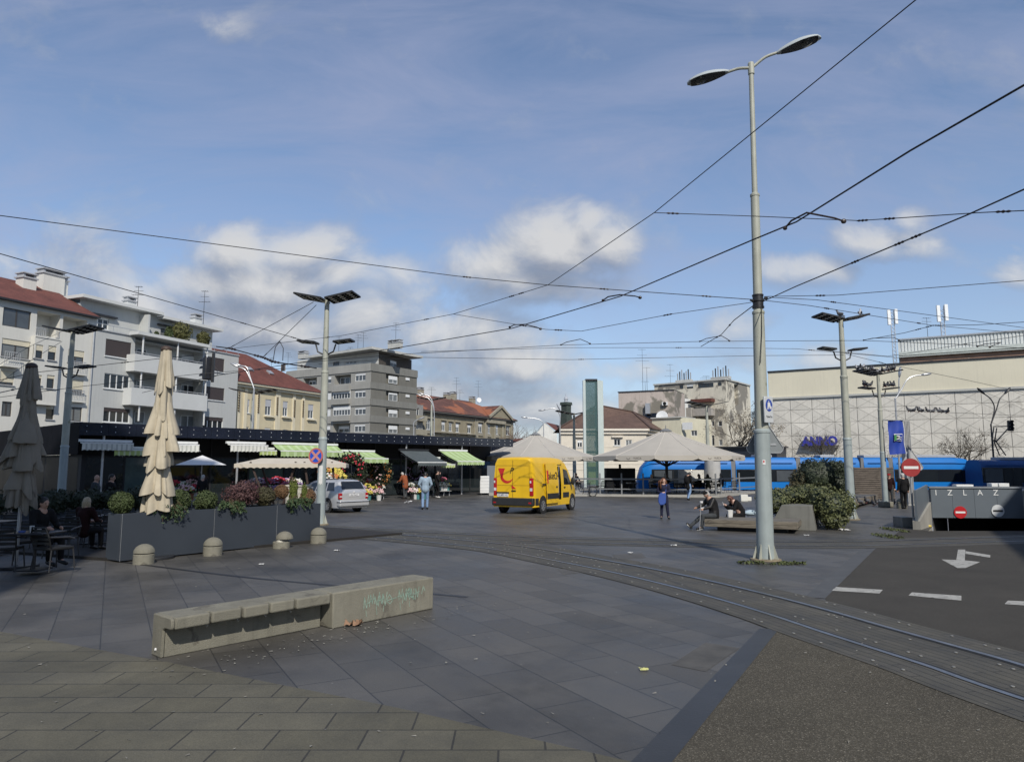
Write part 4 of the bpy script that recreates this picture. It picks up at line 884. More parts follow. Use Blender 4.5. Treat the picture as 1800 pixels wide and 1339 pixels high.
# --- garage exit
RAMPC = M('ramp_concrete', (.30,.29,.26), .85, .2, 1.2, streak=.5)
PANEL = M('grey_blue_panel', (.115,.135,.155), .4, .12, .8)
mb = MB(); w0, w1 = V(13.45, 23.6, 0), V(16.95, 23.6, 0); e0, e1 = V(17.3, 29, -1.3), V(20.5, 29, -1.3)
mb.poly([w0, w1, e1, e0]); struct(mb, 'ramp_floor', ASPH, smooth=False)
rt = thing('garage_exit', 'grey panelled garage exit with a dark opening and white letters', 'garage exit', V(16, 25.5, 0), world=True)
P0, P1 = V(14.78, 25.6, 0), V(17.78, 25.25, 0)
pf = Facade(P0, P1, rt); zb, zt = pf.hit(1700, 910)[1], pf.hit(1700, 856.5)[1]
m = MB(); n = 4; xs = [0, pf.L*.235, pf.L*.475, pf.L*.72, pf.L]
for k in range(n): pf.box(m, xs[k]+.006, xs[k+1]-.006, zb, zt-.03, -.12, 0)
pf.box(m, 0, pf.L, zb+.01, zt-.04, -.13, -.01); m.build('panel', PANEL, rt, smooth=False)
m = MB(); pf.box(m, -.05, pf.L+.05, zt-.028, zt+.03, -.16, .04); m.build('top_rail', M('rail_grey', (.2,.22,.24), .4), rt, smooth=False)
for k, ch in enumerate('IZLAZ'):
    m = MB(); q = pf.hit((1645,1669.5,1695.5,1722.5,1750)[k], 866); text_mesh(m, ch, pf.pt(q[0], q[1], .006), pf.d, V(0,0,1), .27, .008); m.build('letter', WHITEF, rt, smooth=False)
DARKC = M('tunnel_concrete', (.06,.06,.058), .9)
m = MB(); m.prism([V(14.8,25.75,zb), V(17.85,25.4,zb), V(20.5,28.9,zb), V(17.35,29,zb)], V(0,0,.9)); m.build('roof_slab', RAMPC, rt, smooth=False)
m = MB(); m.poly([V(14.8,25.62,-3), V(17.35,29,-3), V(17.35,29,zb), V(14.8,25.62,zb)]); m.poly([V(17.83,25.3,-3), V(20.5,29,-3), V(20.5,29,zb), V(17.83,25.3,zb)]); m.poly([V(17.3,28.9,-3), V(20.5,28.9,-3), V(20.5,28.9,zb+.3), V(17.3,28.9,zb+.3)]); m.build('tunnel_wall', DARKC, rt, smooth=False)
# flanking walls
def slant_wall(p0, p1, zl0, zl1, zp0, zp1, th, low, top_m, name_low, name_top, root):
    d = (p1 - p0).normalized(); nr = V(d.y, -d.x, 0) * th
    m = MB(); m.prism([V(p0.x,p0.y,-3), V(p1.x,p1.y,-3), V(p1.x,p1.y,zl1), V(p0.x,p0.y,zl0)], nr); m.build(name_low, low, root, smooth=False)
    m = MB(); i = nr * .3; m.prism([V(p0.x,p0.y,zl0+.003)+i, V(p1.x,p1.y,zl1+.003)+i, V(p1.x,p1.y,zp1)+i, V(p0.x,p0.y,zp0)+i], nr*.3); m.build(name_top, top_m, root, smooth=False)
slant_wall(V(13.42, 23.95, 0), V(14.74, 25.55, 0), .28, .82, 1.28, 1.42, -.22, RAMPC, PANEL, 'side_wall', 'side_panel', rt)
slant_wall(V(16.92, 22.9, 0), V(17.86, 25.2, 0), .35, .62, 1.2, 1.22, .3, RAMPC, PANEL, 'side_wall', 'side_panel', rt)
m = MB(); q = G(1597, 927); m.obox((q.x+.02, q.y+.35, .17), (.2,0,0), (0,.3,0), (0,0,.17)); m.build('plinth', RAMPC, rt, bevel=.01)
m = MB(); q0, q1 = G(1606, 925), G(1636, 926); m.obox(((q0+q1)/2) + V(0,0,.035), ((q1.x-q0.x)/2,(q1.y-q0.y)/2,0), (.02,.1,0), (0,0,.035)); single(m, 'kerb_block', M('yellow_paint', (.62,.48,.10), .7, .2, 6.), 'yellow painted kerb block at the left side of the garage ramp', 'kerb block', loc=(q0+q1)/2, bevel=.02)
def noentry(parent, c, r, nrm, rim=True, plate=M('sign_red', (.42,.015,.02), .4, .1), barm=WHITEF, world=True):
    q = Vector(nrm).to_track_quat('Z', 'Y').to_matrix()
    def put(m, name, mat):
        for i in range(len(m.v)): m.v[i] = Vector(c) + q @ m.v[i]
        return m.build(name, mat, parent)
    m = MB(); m.lathe([(r, -.02), (r, .0), (.001, .0)], n=28); o = put(m, 'sign_disc', plate)
    m = MB(); m.box(-r*.76, r*.76, -r*.15, r*.15, .0015, .005); put(m, 'sign_bar', barm).parent = o
    return o
for k, (px, py, pl, br, lb) in enumerate(((1687.5, 900, None, WHITEF, 'small round no-entry sign on the sunlit part of the garage exit panel'), (1753.5, 897.5, M('sign_back', (.55,.57,.58), .5), METD, 'grey round sign with a dark bar in the shaded corner of the garage exit panel'))):
    q = pf.hit(px, py); c = pf.pt(q[0], q[1], .03); s_ = thing('wall_sign', lb, 'road sign', c, world=True)
    if pl is None: noentry(s_, c, .21, pf.n)
    else: noentry(s_, c, .21, pf.n, plate=pl, barm=br)
for k, (xa, xb, yy_, h) in enumerate(((1681, 1711, 857, .07), (1743, 1754, 857, .12), (1756, 1774, 857, .12))):
    a0, a1 = pf.hit(xa, yy_)[0], pf.hit(xb, yy_)[0]; m = MB(); pf.box(m, a0, a1, zt+.03, zt+.03+h, -.3, .02)
    single(m, 'white_tray', WHITEF, ('flat white tray lying on the middle of the garage exit parapet', 'smaller white box on the right half of the garage exit parapet', 'wider white box at the right end of the garage exit parapet')[k], 'box', loc=pf.pt(a0, zt, 0), bevel=.01)
# ---------------------------------------------------------------- market pavilion
KA = V(-20.2, 33.5, 0)
KBL = M('navy_glass_panel', (.012,.015,.026), .12, .3, 1.2, spec=.7)
KDK = M('kiosk_interior', (.012,.012,.013), .7)
root = thing('market_pavilion', 'long low dark market pavilion with a navy panelled fascia and flower shops', 'pavilion', V(-10, 46, 0), world=True)
kf = Facade(KA, KA + KD * 30.2, root); KZ = 4.12; KF0 = 3.52
m = MB(); n = 24
for k in range(n): a0, a1 = kf.L*k/n, kf.L*(k+1)/n; kf.box(m, a0+.006, a1-.006, KF0, KZ, -.06, 0)
sm_ = MB(); sideA = Facade(KA - KN * 22, KA, root)   # the return wing on the left
for k in range(16): a0, a1 = 22*k/16, 22*(k+1)/16; sideA.box(sm_, a0+.006, a1-.006-.0, KF0-.9, KZ, -.06, 0)
m.build('fascia', KBL, root, smooth=False); KSD = M('navy_matt_panel', (.010,.011,.015), .6, .3, 1.2, spec=.02); sm_.build('side_fascia', KSD, root, smooth=False)
m = MB()
for k in range(n):
    for e in (.25, .75):
        for z_ in (KF0+.17, KF0+.43): m.ball(kf.pt(kf.L*(k+e)/n, z_, .0), .028, .028, .028, 6, 4)
m.build('fixing_stud', METL, root)
m = MB(); m.prism([kf.pt(.05, KZ-.3, -.065), kf.pt(kf.L, KZ-.3, -.065), kf.pt(kf.L, KZ-.3, -11.9), kf.pt(.05, KZ-.3, -11.9)], V(0,0,.28)); m.build('roof', KDK, root, smooth=False)
GLS = glass('shop_glass', (.018,.024,.026), .05, .8)
ks = Facade(KA, KA + KD * 30.2, root, off=-2.4)
m = MB(); ks.box(m, .5, ks.L, 0, KZ-.31, -.3, -.06); m.build('shop_wall', KDK, root, smooth=False)
for k in range(13):
    a0, a1 = .6 + k*2.27, .6 + (k+1)*2.27; fr = MB(); ks.box(fr, a0, a0+.09, 0, KZ-.32, -.05, .03); ks.box(fr, a0+.09, a1, 2.5, 2.6, -.05, .02); o = fr.build('window', METD, root, smooth=False)
    g = MB(); g.poly([ks.pt(a0+.09, .1), ks.pt(a1, .1), ks.pt(a1, 2.5), ks.pt(a0+.09, 2.5)]); g.build('pane', GLS if k not in (1, 4) else M('shop_green_glass', (.10,.15,.145), .15, .2), o, smooth=False)
m = MB(); m.prism([KA, kf.pt(30.2,0,0), kf.pt(30.2,0,-12), kf.pt(0,0,-12)], V(0,0,.05)); m.build('floor', M('shop_floor', (.06,.06,.06), .6), root, smooth=False)
for px in (182, 420, 589, 717, 815):
    a = kf.hit(px, 820)[0]; m = MB(); m.cyl(kf.pt(a, 0, -.2), kf.pt(a, KF0, -.2), .06, n=10); m.build('post', METL, root)
m = MB(); sideA.box(m, 0, 21.6, 0, KF0-.9, -.5, -.3); m.build('side_wall', KDK, root, smooth=False)
for k in range(8):
    a0 = .6 + k*2.6; g = MB(); g.poly([sideA.pt(a0,.1,-.29), sideA.pt(a0+2.4,.1,-.29), sideA.pt(a0+2.4,2.5,-.29), sideA.pt(a0,2.5,-.29)]); g.build('side_window', M('side_glass', (.010,.011,.012), .4, .3, 1., spec=.04), root, smooth=False)
# "Cvjecarnica"-like shop board behind the cream stall: only its first letters are readable
m = MB(); R_ = ks.rect(421, 812, 448, 823); ks.box(m, R_[0], R_[1]+1.2, R_[2], R_[3], .04, .1); o = m.build('shop_board', M('board_grey', (.42,.43,.42), .7), root, smooth=False)
m = MB(); text_mesh(m, 'Cvije\u0107e', ks.pt(R_[0]+.85, (R_[2]+R_[3])/2, .103), KD, V(0,0,1), .34, .006); m.build('lettering', METD, o, smooth=False)
root2 = thing('market_pavilion', 'far dark glazed market pavilion behind the left grey parasol', 'pavilion', V(-3, 62, 0), world=True)
A_, B_ = at(792, 770, 60), at(935, 770, 74); k2 = Facade(A_, B_, root2); m = MB(); z_ = k2.hit(800, 768)[1]
k2.box(m, 0, k2.L, 0, z_, -8, 0); m.build('wall', KBL, root2, smooth=False)
m = MB()
for a in range(1, 9): k2.box(m, k2.L*a/9-.03, k2.L*a/9+.03, z_-1.4, z_-.2, .003, .03)
k2.box(m, 0, k2.L, z_-1.5, z_-1.4, .003, .04); m.build('glazing_bar', METD, root2, smooth=False)
# awnings ------------------------------------------------------------------
def fabric(name, c, stripe=None, w=.35):
    m, t, b, vec = new_mat(name); uv = nn(t, 'ShaderNodeUVMap', uv_map='uv').outputs[0]; sp = nn(t, 'ShaderNodeSeparateXYZ'); t.links.new(uv, sp.inputs[0])
    o = ramp(t, noise_n(t, vec, 3., 5, .6), [(.3, sc3(c, .85)), (.7, sc3(c, 1.12))])
    if stripe: o = mixc(t, o, stripe, mth(t, 'GREATER_THAN', mth(t, 'FRACT', mth(t, 'DIVIDE', sp.outputs[0], w)), .62))
    t.links.new(o, b.inputs['Base Color']); b.inputs['Roughness'].default_value = .85; b.inputs['Specular IOR Level'].default_value = .15
    MATS[name] = m; return m
FGREEN = fabric('awning_green', (.33,.44,.20), (.42,.53,.30), .5); FWHITE = fabric('awning_white', (.66,.66,.60), (.45,.46,.42), .22); FDARK = fabric('awning_grey', (.085,.10,.105)); FLIME = fabric('awning_lime', (.38,.46,.16), (.5,.55,.34), .25)
def awning(sa, sb, za, proj, drop, val, mat, label, d0=0.):
    rt = thing('awning', label, 'awning', kf.pt((sa+sb)/2, za, d0), group='awnings along the market pavilion', world=True)
    m = MB(); n = 14; L = sb - sa; uv = []
    for j in range(5):
        for i in range(n + 1):
            k = j / 4; m.v.append(kf.pt(sa + L*i/n, za - drop*k - .05*math.sin(PI*k), d0 + proj*k)); uv.append((L*i/n, proj*k))
    for j in range(4):
        for i in range(n): b = j*(n+1)+i; m.face([b, b+1, b+n+2, b+n+1])
    o = m.build('canopy', mat, rt); ul = o.data.uv_layers.new(name='uv')
    for lp in o.data.loops: ul.data[lp.index].uv = uv[lp.vertex_index]
    m = MB(); uv = []; N = int(L / .055)
    for j in range(2):
        for i in range(N + 1):
            a = L*i/N; m.v.append(kf.pt(sa + a, za - drop - (.03 if j == 0 else val - .05*abs(math.sin(PI*a/.22))), d0 + proj + .03)); uv.append((a, j))
    for i in range(N): m.face([i, i+1, i+N+2, i+N+1])
    o = m.build('valance', mat, rt, smooth=False); ul = o.data.uv_layers.new(name='uv')
    for lp in o.data.loops: ul.data[lp.index].uv = uv[lp.vertex_index]
    m = MB(); m.bar(kf.pt(sa, za-drop, d0+proj), kf.pt(sb, za-drop, d0+proj), .07, .06); m.build('front_rail', WHITEF, rt, smooth=False)
    m = MB(); m.bar(kf.pt(sa-.05, za+.06, d0), kf.pt(sb+.05, za+.06, d0), .14, .12); m.build('cassette', WHITEF if mat is not FDARK else METD, rt, smooth=False)
    for s_ in (sa + .15, sb - .15): m = MB(); m.tube([kf.pt(s_, za-.2, d0), kf.pt(s_+.3, za-.35-drop*.5, d0+proj*.5), kf.pt(s_, za-drop-.03, d0+proj)], .022, 6); m.build('arm', METL, rt)
def aw(xa, xb, y, proj, drop, val, mat, label):
    a, z_ = kf.hit(xa, y); b = kf.hit(xb, y)[0]; z_ = kf.hit((xa + xb) / 2, y)[1]; awning(a, b, z_, proj, drop, val, mat, label)
aw(140, 230, 777, .35, .06, .36, FWHITE, 'white striped awning at the left end of the market pavilion, half in shade')
aw(197, 262, 789, .3, .05, .3, FLIME, 'short lime awning below the leftmost white awning')
aw(309, 345, 780, .35, .06, .38, FWHITE, 'short white striped awning right of the folded beige parasol')
aw(399, 465, 780, .4, .08, .38, FWHITE, 'white scalloped awning above the cream stall, left of the long green awning')
aw(450, 480, 790, .4, .06, .28, FLIME, 'tiny lime awning under the right end of a white awning')
aw(480, 592, 782, .85, .38, .34, FGREEN, 'long bright green awning behind the no-stopping sign')
aw(592, 657, 794, 1.5, .42, .30, FGREEN, 'green awning with a white front edge above the wreaths')
aw(702, 752, 792, 1.9, .78, .26, FDARK, 'dark grey awning above the stooped shopper')
aw(748, 772, 806, 1.6, .4, .24, FLIME, 'small pale green awning between the dark awning and the last green one')
aw(773, 820, 793, 1.8, .72, .27, FGREEN, 'green striped awning nearest the yellow van')
# ---------------------------------------------------------------- flowers
POTS = [M('pot_white', (.6,.6,.58), .6), M('pot_terracotta', (.28,.12,.07), .8), M('pot_teal', (.08,.25,.25), .5), M('bucket_black', (.02,.02,.022), .5)]
BL = {'pink': (.55,.16,.24), 'white': (.68,.68,.62), 'red': (.45,.03,.05), 'yellow': (.60,.50,.10), 'orange': (.55,.22,.06), 'lilac': (.42,.28,.48), 'pale pink': (.62,.42,.42)}
BLM = {k: M('blossom_' + k.replace(' ', '_'), v, .7, .25, 20.) for k, v in BL.items()}
STEM = M('stem_green', (.06,.09,.03), .7, .4, 12.)
FPROTO = {}
def flower(colr, pot, loc, s, where, grp):
    key = (colr, pot)
    if key not in FPROTO:
        rt = thing('flower_pot', 'x', 'flowers'); m = MB(); m.lathe([(.075,0),(.10,.19),(.105,.2),(.09,.2),(.085,.17),(.001,.17)], n=12); m.build('pot', POTS[pot], rt)
        m = MB()
        for _ in range(60): d_ = V(RND.gauss(0,1), RND.gauss(0,1), abs(RND.gauss(0,1))).normalized(); m.leaf(V(0,0,.24) + V(d_.x*.17, d_.y*.17, d_.z*.13)*U(.4,1), .07, d_)
        m.build('foliage', STEM, rt, smooth=False); m = MB()
        for _ in range(46):
            d_ = V(RND.gauss(0,1), RND.gauss(0,1), abs(RND.gauss(0,1))*.8).normalized(); m.ball(V(0,0,.27) + V(d_.x*.18, d_.y*.18, d_.z*.15)*U(.8,1.05), U(.025,.04), None, .024, 6, 4)
        m.build('blossoms', BLM[colr], rt); FPROTO[key] = rt; rt.location = loc; c = rt
    else: c = copy_tree(FPROTO[key]); c.location = loc
    c.rotation_euler = (0, 0, U(0, 6)); c.scale = (s,) * 3
    c['label'] = 'pot of %s blossoms %s' % (colr, where); c['group'] = grp
STONE = M('stall_wood', (.18,.15,.11), .8, .2); 
def stall(px0, px1, py, Y, tiers, label, depth=.5, h0=.35):
    a, b = at(px0, py, Y), at(px1, py, Y); a.z = b.z = 0; b = a + KD * (b - a).length * .9
    rt = thing('flower_stand', label, 'stand', (a + b) / 2, world=True); out = []
    for k in range(tiers):
        z_ = h0 + k*.34; off = -KN * depth * k
        m = MB(); m.bar(a + off + V(0,0,z_), b + off + V(0,0,z_), .42, .04); m.build('shelf', M('stand_metal', (.33,.33,.32), .5), rt, smooth=False)
        for e in (a, (a+b)/2, b): m = MB(); m.bar(e + off, e + off + V(0,0,z_-.021), .04, .04); m.build('leg', METL, rt, smooth=False)
        out.append((a + off, b + off, z_ + .02))
    return out
cols = list(BL)
def fill(tiers, n, where, grp, pots, palette=cols, s=(1., 1.5)):
    for (a, b, z_) in tiers:
        for i in range(n):
            p = a + (b - a) * ((i + .5 + U(-.25,.25)) / n); flower(RND.choice(palette), RND.choice(pots), V(p.x, p.y, z_), U(*s), where, grp)
T = stall(628, 692, 876, 44.5, 3, 'three-tier metal flower stand with pink and orange pots, right of the silver car'); fill(T, 7, 'on the tiered stand right of the silver car', 'pots on the tiered stand', (0, 1))
T = stall(770, 800, 871, 50, 2, 'low two-tier flower stand behind the man in black'); fill(T, 5, 'on the low stand behind the man in black', 'pots on the low stand', (0, 2), ['white', 'yellow', 'pink'])
T = stall(722, 752, 873, 48, 1, 'single-tier flower stand right of the stooped shopper'); fill(T, 6, 'on the stand right of the stooped shopper', 'pots on the single-tier stand', (0, 3), ['white', 'yellow', 'pale pink'], (1.3, 1.8))
T = stall(440, 560, 868, 36.5, 2, 'long flower stand under the cream stall canopy'); fill(T, 13, 'on the long stand under the cream canopy', 'pots under the cream canopy', (0, 1), ['white', 'pink', 'pale pink', 'lilac', 'red'], (1.4, 2.1))
T = stall(312, 350, 868, 36, 2, 'flower stand below the small white parasol'); fill(T, 5, 'on the stand below the small white parasol', 'pots below the small white parasol', (0, 1), ['red', 'white', 'yellow', 'pale pink'], (1.2, 1.9))
T = stall(575, 608, 868, 40, 2, 'flower stand behind the silver car roof', h0=.8); fill(T, 4, 'behind the silver car roof', 'pots behind the silver car', (0, 3), ['orange', 'yellow', 'white'], (1.6, 2.1))
for i in range(12):
    p = G(640 + U(-22, 28), 880 + U(-3, 1)) if i < 7 else G(690 + i*5, 877); flower(RND.choice(['white', 'pale pink', 'yellow']), RND.choice((0, 2, 3)), p, U(1.3, 1.8), 'standing on the paving in front of the stalls', 'pots on the paving')
def wreath(px, py, Y, r, cm, label, wire=True):
    c = at(px, py, Y); rt = thing('wreath', label, 'wreath', c, world=True); m = MB()
    for k in range(1100): a = U(0, 6.283); rr = r*.72 + r*.24*RND.gauss(0,.6); m.leaf(c + V(rr*math.cos(a), U(-.1,.1), rr*math.sin(a)*1.15), .11, None, 2.)
    m.build('greenery', SHRUB_G[5], rt, smooth=False); m = MB()
    for k in range(60): a = U(0, 6.283); rr = r*.72 + r*.2*RND.gauss(0,.6); m.ball(c + V(rr*math.cos(a), -.12+U(-.05,.05), rr*math.sin(a)*1.15), U(.03,.055), None, None, 7, 5)
    m.build('blossoms', BLM[cm], rt)
    if wire: m = MB(); m.cyl(V(c.x, c.y+.12, 0), c + V(0,.12,r*.6), .02, n=6); m.build('stake', METD, rt)
wreath(649, 835, 45.5, .95, 'pale pink', 'tall wreath with pale pink blossoms left of the orange one'); wreath(668, 832, 46, .8, 'orange', 'wreath with orange blossoms under the green awning'); wreath(617, 826, 42, .95, 'red', 'dark leafy wreath with red blossoms behind the cream canopy tip'); wreath(732, 826, 49, .75, 'lilac', 'dark wreath hanging under the grey awning')
# market canopies ----------------------------------------------------------
CRM = M('canvas_cream', (.50,.45,.37), .9, .1, 1.5); WHC = M('canvas_white', (.66,.66,.66), .9, .05)
def hip_canopy(name, label, c, w, d, zr, za, ridge, mat, val=.2, axis=KD, scallop=True, legs=()):
    rt = thing(name, label, 'parasol', V(c.x, c.y, 0), world=True); n_ = V(axis.y, -axis.x, 0)
    P = lambda a, b, z: V(c.x, c.y, z) + axis*a + n_*b
    m = MB(); cs = [P(-w/2, d/2, zr), P(w/2, d/2, zr), P(w/2, -d/2, zr), P(-w/2, -d/2, zr)]; r0, r1 = P(-ridge/2, 0, za), P(ridge/2, 0, za)
    m.poly([cs[0], cs[1], r1, r0]); m.poly([cs[1], cs[2], r1] if ridge else [cs[1], cs[2], r1]); m.poly([cs[2], cs[3], r0, r1] if ridge else [cs[2], cs[3], r0]); m.poly([cs[3], cs[0], r0])
    if val:
        for k in range(4):
            a, b = cs[k], cs[(k+1) % 4]; N = max(4, int((b-a).length / .07))
            for i in range(N):
                p, q = a + (b-a)*i/N, a + (b-a)*(i+1)/N; v0 = val - (.06*abs(math.sin(PI*i*.07/.3)) if scallop else 0); v1 = val - (.06*abs(math.sin(PI*(i+1)*.07/.3)) if scallop else 0)
                m.poly([p, q, q - V(0,0,v1), p - V(0,0,v0)])
    m.build('canopy', mat, rt, smooth=False)
    for (a, b, a2, b2) in legs: m = MB(); m.bar(P(a, b, 0), P(a2, b2, zr+.1), .09, .09); m.build('leg', M('dark_wood', (.035,.018,.013), .6), rt, smooth=False)
    return rt
c = at(517, 822, 36); hip_canopy('stall_canopy', 'wide cream scalloped stall canopy on dark slanting legs in front of the pavilion', c, 5.2, 2.6, zat(823, 36)+.22, zat(808, 36)+.08, 3.2, CRM, .22, axis=V(.985,.17,0), legs=[(-1.0,1.0,-1.9,1.1), (-.4,.9,.2,1.0), (1.0,1.0,.6,1.0), (2.2,1.0,1.9,1.0), (-1.,-1.,-1.8,-1.1), (2.,-1.,1.8,-1.)])
c = at(355, 815, 37); rt = hip_canopy('market_parasol', 'small white square parasol over the flowers, right of the folded beige parasol', c, 2.3, 2.3, zat(817, 37), zat(800, 37), 0, WHC, 0, axis=V(.94,.34,0))
m = MB(); m.cyl(V(c.x, c.y, 0), V(c.x, c.y, zat(801, 37)), .03, n=8); m.build('pole', METL, rt)
c = at(852, 868, 52.5); rt = thing('roll_cage', 'pale tall roll container standing at the right end of the pavilion', 'container', V(c.x, c.y, 0), world=True)
m = MB(); m.box(c.x-.33, c.x+.33, c.y-.35, c.y+.35, .12, 1.35); o = m.build('body', WHITEF, rt, bevel=.03); m = MB()
for k in range(5): m.box(c.x-.34, c.x+.34, c.y-.36, c.y+.36, .3+k*.22, .32+k*.22)
m.build('rib', METL, rt, smooth=False)
for dx in (-.25, .25):
    m = MB(); m.cyl((c.x+dx, c.y-.25, .06), (c.x+dx+.04, c.y-.25, .06), .06, n=10); m.build('caster', METD, rt)
m = MB(); c = at(867, 868, 53); m.box(c.x-.45, c.x+.5, c.y, c.y+.15, .1, 2.1); single(m, 'metal_partition', M('partition_grey', (.14,.16,.18), .5, .1), 'grey metal partition panel behind the roll container', 'partition', loc=V(c.x, c.y, 0), smooth=False)
c = at(542, 872, 34.2); m = MB(); m.box(c.x-.95, c.x+.95, c.y-.4, c.y+.4, 0, 1.12); m.box(c.x-1., c.x+1., c.y-.45, c.y+.45, 1.12, 1.2); single(m, 'stall_counter', M('counter_cream', (.45,.42,.35), .8, .12), 'cream box counter under the right half of the stall canopy', 'counter', loc=V(c.x,c.y,0), bevel=.015)
# ---------------------------------------------------------------- vehicles
TYRE = M('tyre_rubber', (.016,.016,.017), .85, .2, 20.); RIM = M('wheel_alloy', (.38,.39,.40), .35, .1, metal=.6)
BLKP = M('black_plastic', (.02,.021,.022), .6, .2, 8.); VGL = glass('vehicle_glass', (.012,.015,.018), .04, .8)
REDL = M('lamp_red', (.35,.012,.015), .2); CLRL = M('lamp_clear', (.6,.6,.6), .2); PLATE = M('plate_white', (.66,.66,.66), .5)
def wheel(rt, c, r, w, spokes=8, axis=V(1,0,0), steel=False):
    c = Vector(c); m = MB(); s = 1 if axis.x > 0 else -1
    prof = [(r*.62,-w/2), (r*.92,-w/2), (r,-w*.35), (r,w*.35), (r*.92,w/2), (r*.62,w/2)]
    def lat(mb, pr, n=28):
        i0 = len(mb.v); mb.lathe(pr, (0,0,0), n)
        for i in range(i0, len(mb.v)): v = mb.v[i]; mb.v[i] = c + V(v.z*s, v.x, v.y)
    lat(m, prof + [(r*.62,-w/2)]); o = m.build('wheel', TYRE, rt)
    m = MB(); lat(m, [(r*.63,w*.30), (r*.60,w*.46), (r*.55,w*.40), (.001,w*.22)]); rb = m.build('rim', TYRE if steel else M('rim_dark', (.07,.07,.072), .5), o)
    m = MB()
    for k in range(spokes):
        a = 2*PI*k/spokes; d = V(0, math.cos(a), math.sin(a)); m.bar(c + V(s*w*.40,0,0) + d*r*.12, c + V(s*w*.44,0,0) + d*r*.57, .045*r/.33, .03)
    lat(m, [(r*.16,w*.38), (r*.15,w*.5), (.001,w*.5)], 12); lat(m, [(r*.63,w*.40), (r*.63,w*.5), (r*.55,w*.5), (r*.55,w*.40)])
    m.build('hubcap', RIM, o); return o
def loft(secs, skip=None, mat=None, name='body', parent=None, caps=True):
    """cross-sections (equal point counts, closed rings); skip(i, j) leaves a face out"""
    m = MB(); n = len(secs[0])
    for s in secs: m.v += [Vector(p) for p in s]
    for i in range(len(secs) - 1):
        for j in range(n):
            if skip and skip(i, j): continue
            a, b = i*n + j, i*n + (j+1) % n; m.face([a, a + n, b + n, b])
    if caps: m.face(list(range(n))); m.face([(len(secs)-1)*n + j for j in range(n)][::-1])
    return m.build(name, mat, parent, ang=.5)
# yellow delivery van (x right, y forward, origin on the ground under the rear axle)
YEL = M('post_yellow', (.74,.455,.014), .34, .09, 1.6, spec=.45, coat=.25, streak=.12)
VO = V(.47, 32.55, 0); van = thing('delivery_van', 'yellow delivery van with its side door slid open and a red horn emblem', 'van', VO, -A29); van.scale = (1, .915, 1)
ROOF = [(-.98,2.36),(-.93,2.44),(-.6,2.47),(.4,2.48),(1.6,2.47),(2.35,2.43),(2.75,2.33),(3.15,1.93),(3.55,1.42),(3.75,1.25),(4.1,1.14),(4.4,1.0),(4.52,.84),(4.55,.6)]
def vtop(y):
    for (a, za), (b, zb_) in zip(ROOF, ROOF[1:]):
        if y <= b: k = (y - a) / (b - a) if b > a else 0; return za + (zb_ - za) * max(0, k)
    return ROOF[-1][1]
def vhw(y, z):
    w = 1.02 if z < 1.25 else 1.02 - .115 * ((z - 1.25) / 1.15) ** 1.25
    if y < -.85: w -= .05 * min(1, (-.85 - y) / .13)
    if y > 3.2: w -= .30 * ((y - 3.2) / 1.35) ** 1.9
    if y > 2.5 and z > 1.25: w -= .02
    return w
ZL = [.30,.42,.55,.62,.95,1.22,1.5,1.8,2.05,2.2]
YS = [-.98,-.95,-.86,-.6,-.45,-.3,0,.3,.45,.62,1.1,1.55,1.62,1.72,2.0,2.1,2.22,2.42,2.75,3.15,3.32,3.5,3.75,4.1,4.4,4.52,4.55]
secs = []
for y in YS:
    zt_ = vtop(y); R_ = []
    for z in ZL: R_.append((vhw(y, min(z, zt_)), min(z, zt_ - .12 + .012 * z)))
    top = [(vhw(y, zt_)*.97, zt_ - .09), (vhw(y, zt_)*.92, zt_ - .03), (vhw(y, zt_)*.75, zt_), (0, zt_ + .015)]
    R_ += top; full = [(x, y, z) for x, z in R_] + [(-x, y, z) for x, z in R_[::-1][1:]]; secs.append(full)
OPY = (1.62, 2.10); OPZ = (2, 8)
def vskip(i, j): return YS[i] >= OPY[0] - .01 and YS[i+1] <= OPY[1] + .01 and OPZ[0] <= j < OPZ[1]
body = loft(secs, vskip, YEL, 'body', van)
m = MB(); m.poly([(.6,1.5,.5),(.6,2.25,.5),(.6,2.25,2.2),(.6,1.5,2.2)]); 
for (a, b) in (((.6,1.5),(1.0,1.5)), ((.6,2.25),(.98,2.25))): m.poly([(*a,.5),(*b,.5),(b[0]-.03,b[1],2.2),(*a,2.2)])
m.poly([(.6,1.5,.56),(.98,1.5,.56),(.98,2.25,.56),(.6,2.25,.56)]); m.poly([(.6,1.5,2.15),(.98,1.5,2.15),(.98,2.25,2.15),(.6,2.25,2.15)]); m.build('cargo_interior', M('cargo_dark', (.012,.011,.01), .8), van, smooth=False)
m = MB(); m.bar((.97,1.9,.75), (.97,1.93,2.1), .03, .03); m.box(.72,.95,1.7,1.95,.56,1.0); m.build('cargo_strap', METL, van, smooth=False)
def sidepatch(m, pts, off, sgn=1, th=.02):
    q = [V(sgn * (vhw(y, z) + off), y, z) for y, z in pts]; m.prism(q, V(-sgn*th, 0, 0))
m = MB(); 
for z0_, z1_ in zip(ZL[1:9], ZL[2:10]): sidepatch(m, [(.30,z0_),(1.60,z0_),(1.60,z1_),(.30,z1_)], .085, 1, .03)
sd = m.build('sliding_door', YEL, van, smooth=False)
m = MB(); sidepatch(m, [(.32,.62),(1.58,.62),(1.58,.86),(.32,.86)], .10); m.build('rubbing_strip', BLKP, sd, smooth=False)
m = MB(); m.box(1.10,1.13,1.30,1.45,1.10,1.17); m.build('handle', BLKP, sd, bevel=.01)
m = MB(); m.bar((1.05,.30,1.28), (1.1,-.2,1.28), .03, .05); m.build('door_rail', BLKP, van, smooth=False)
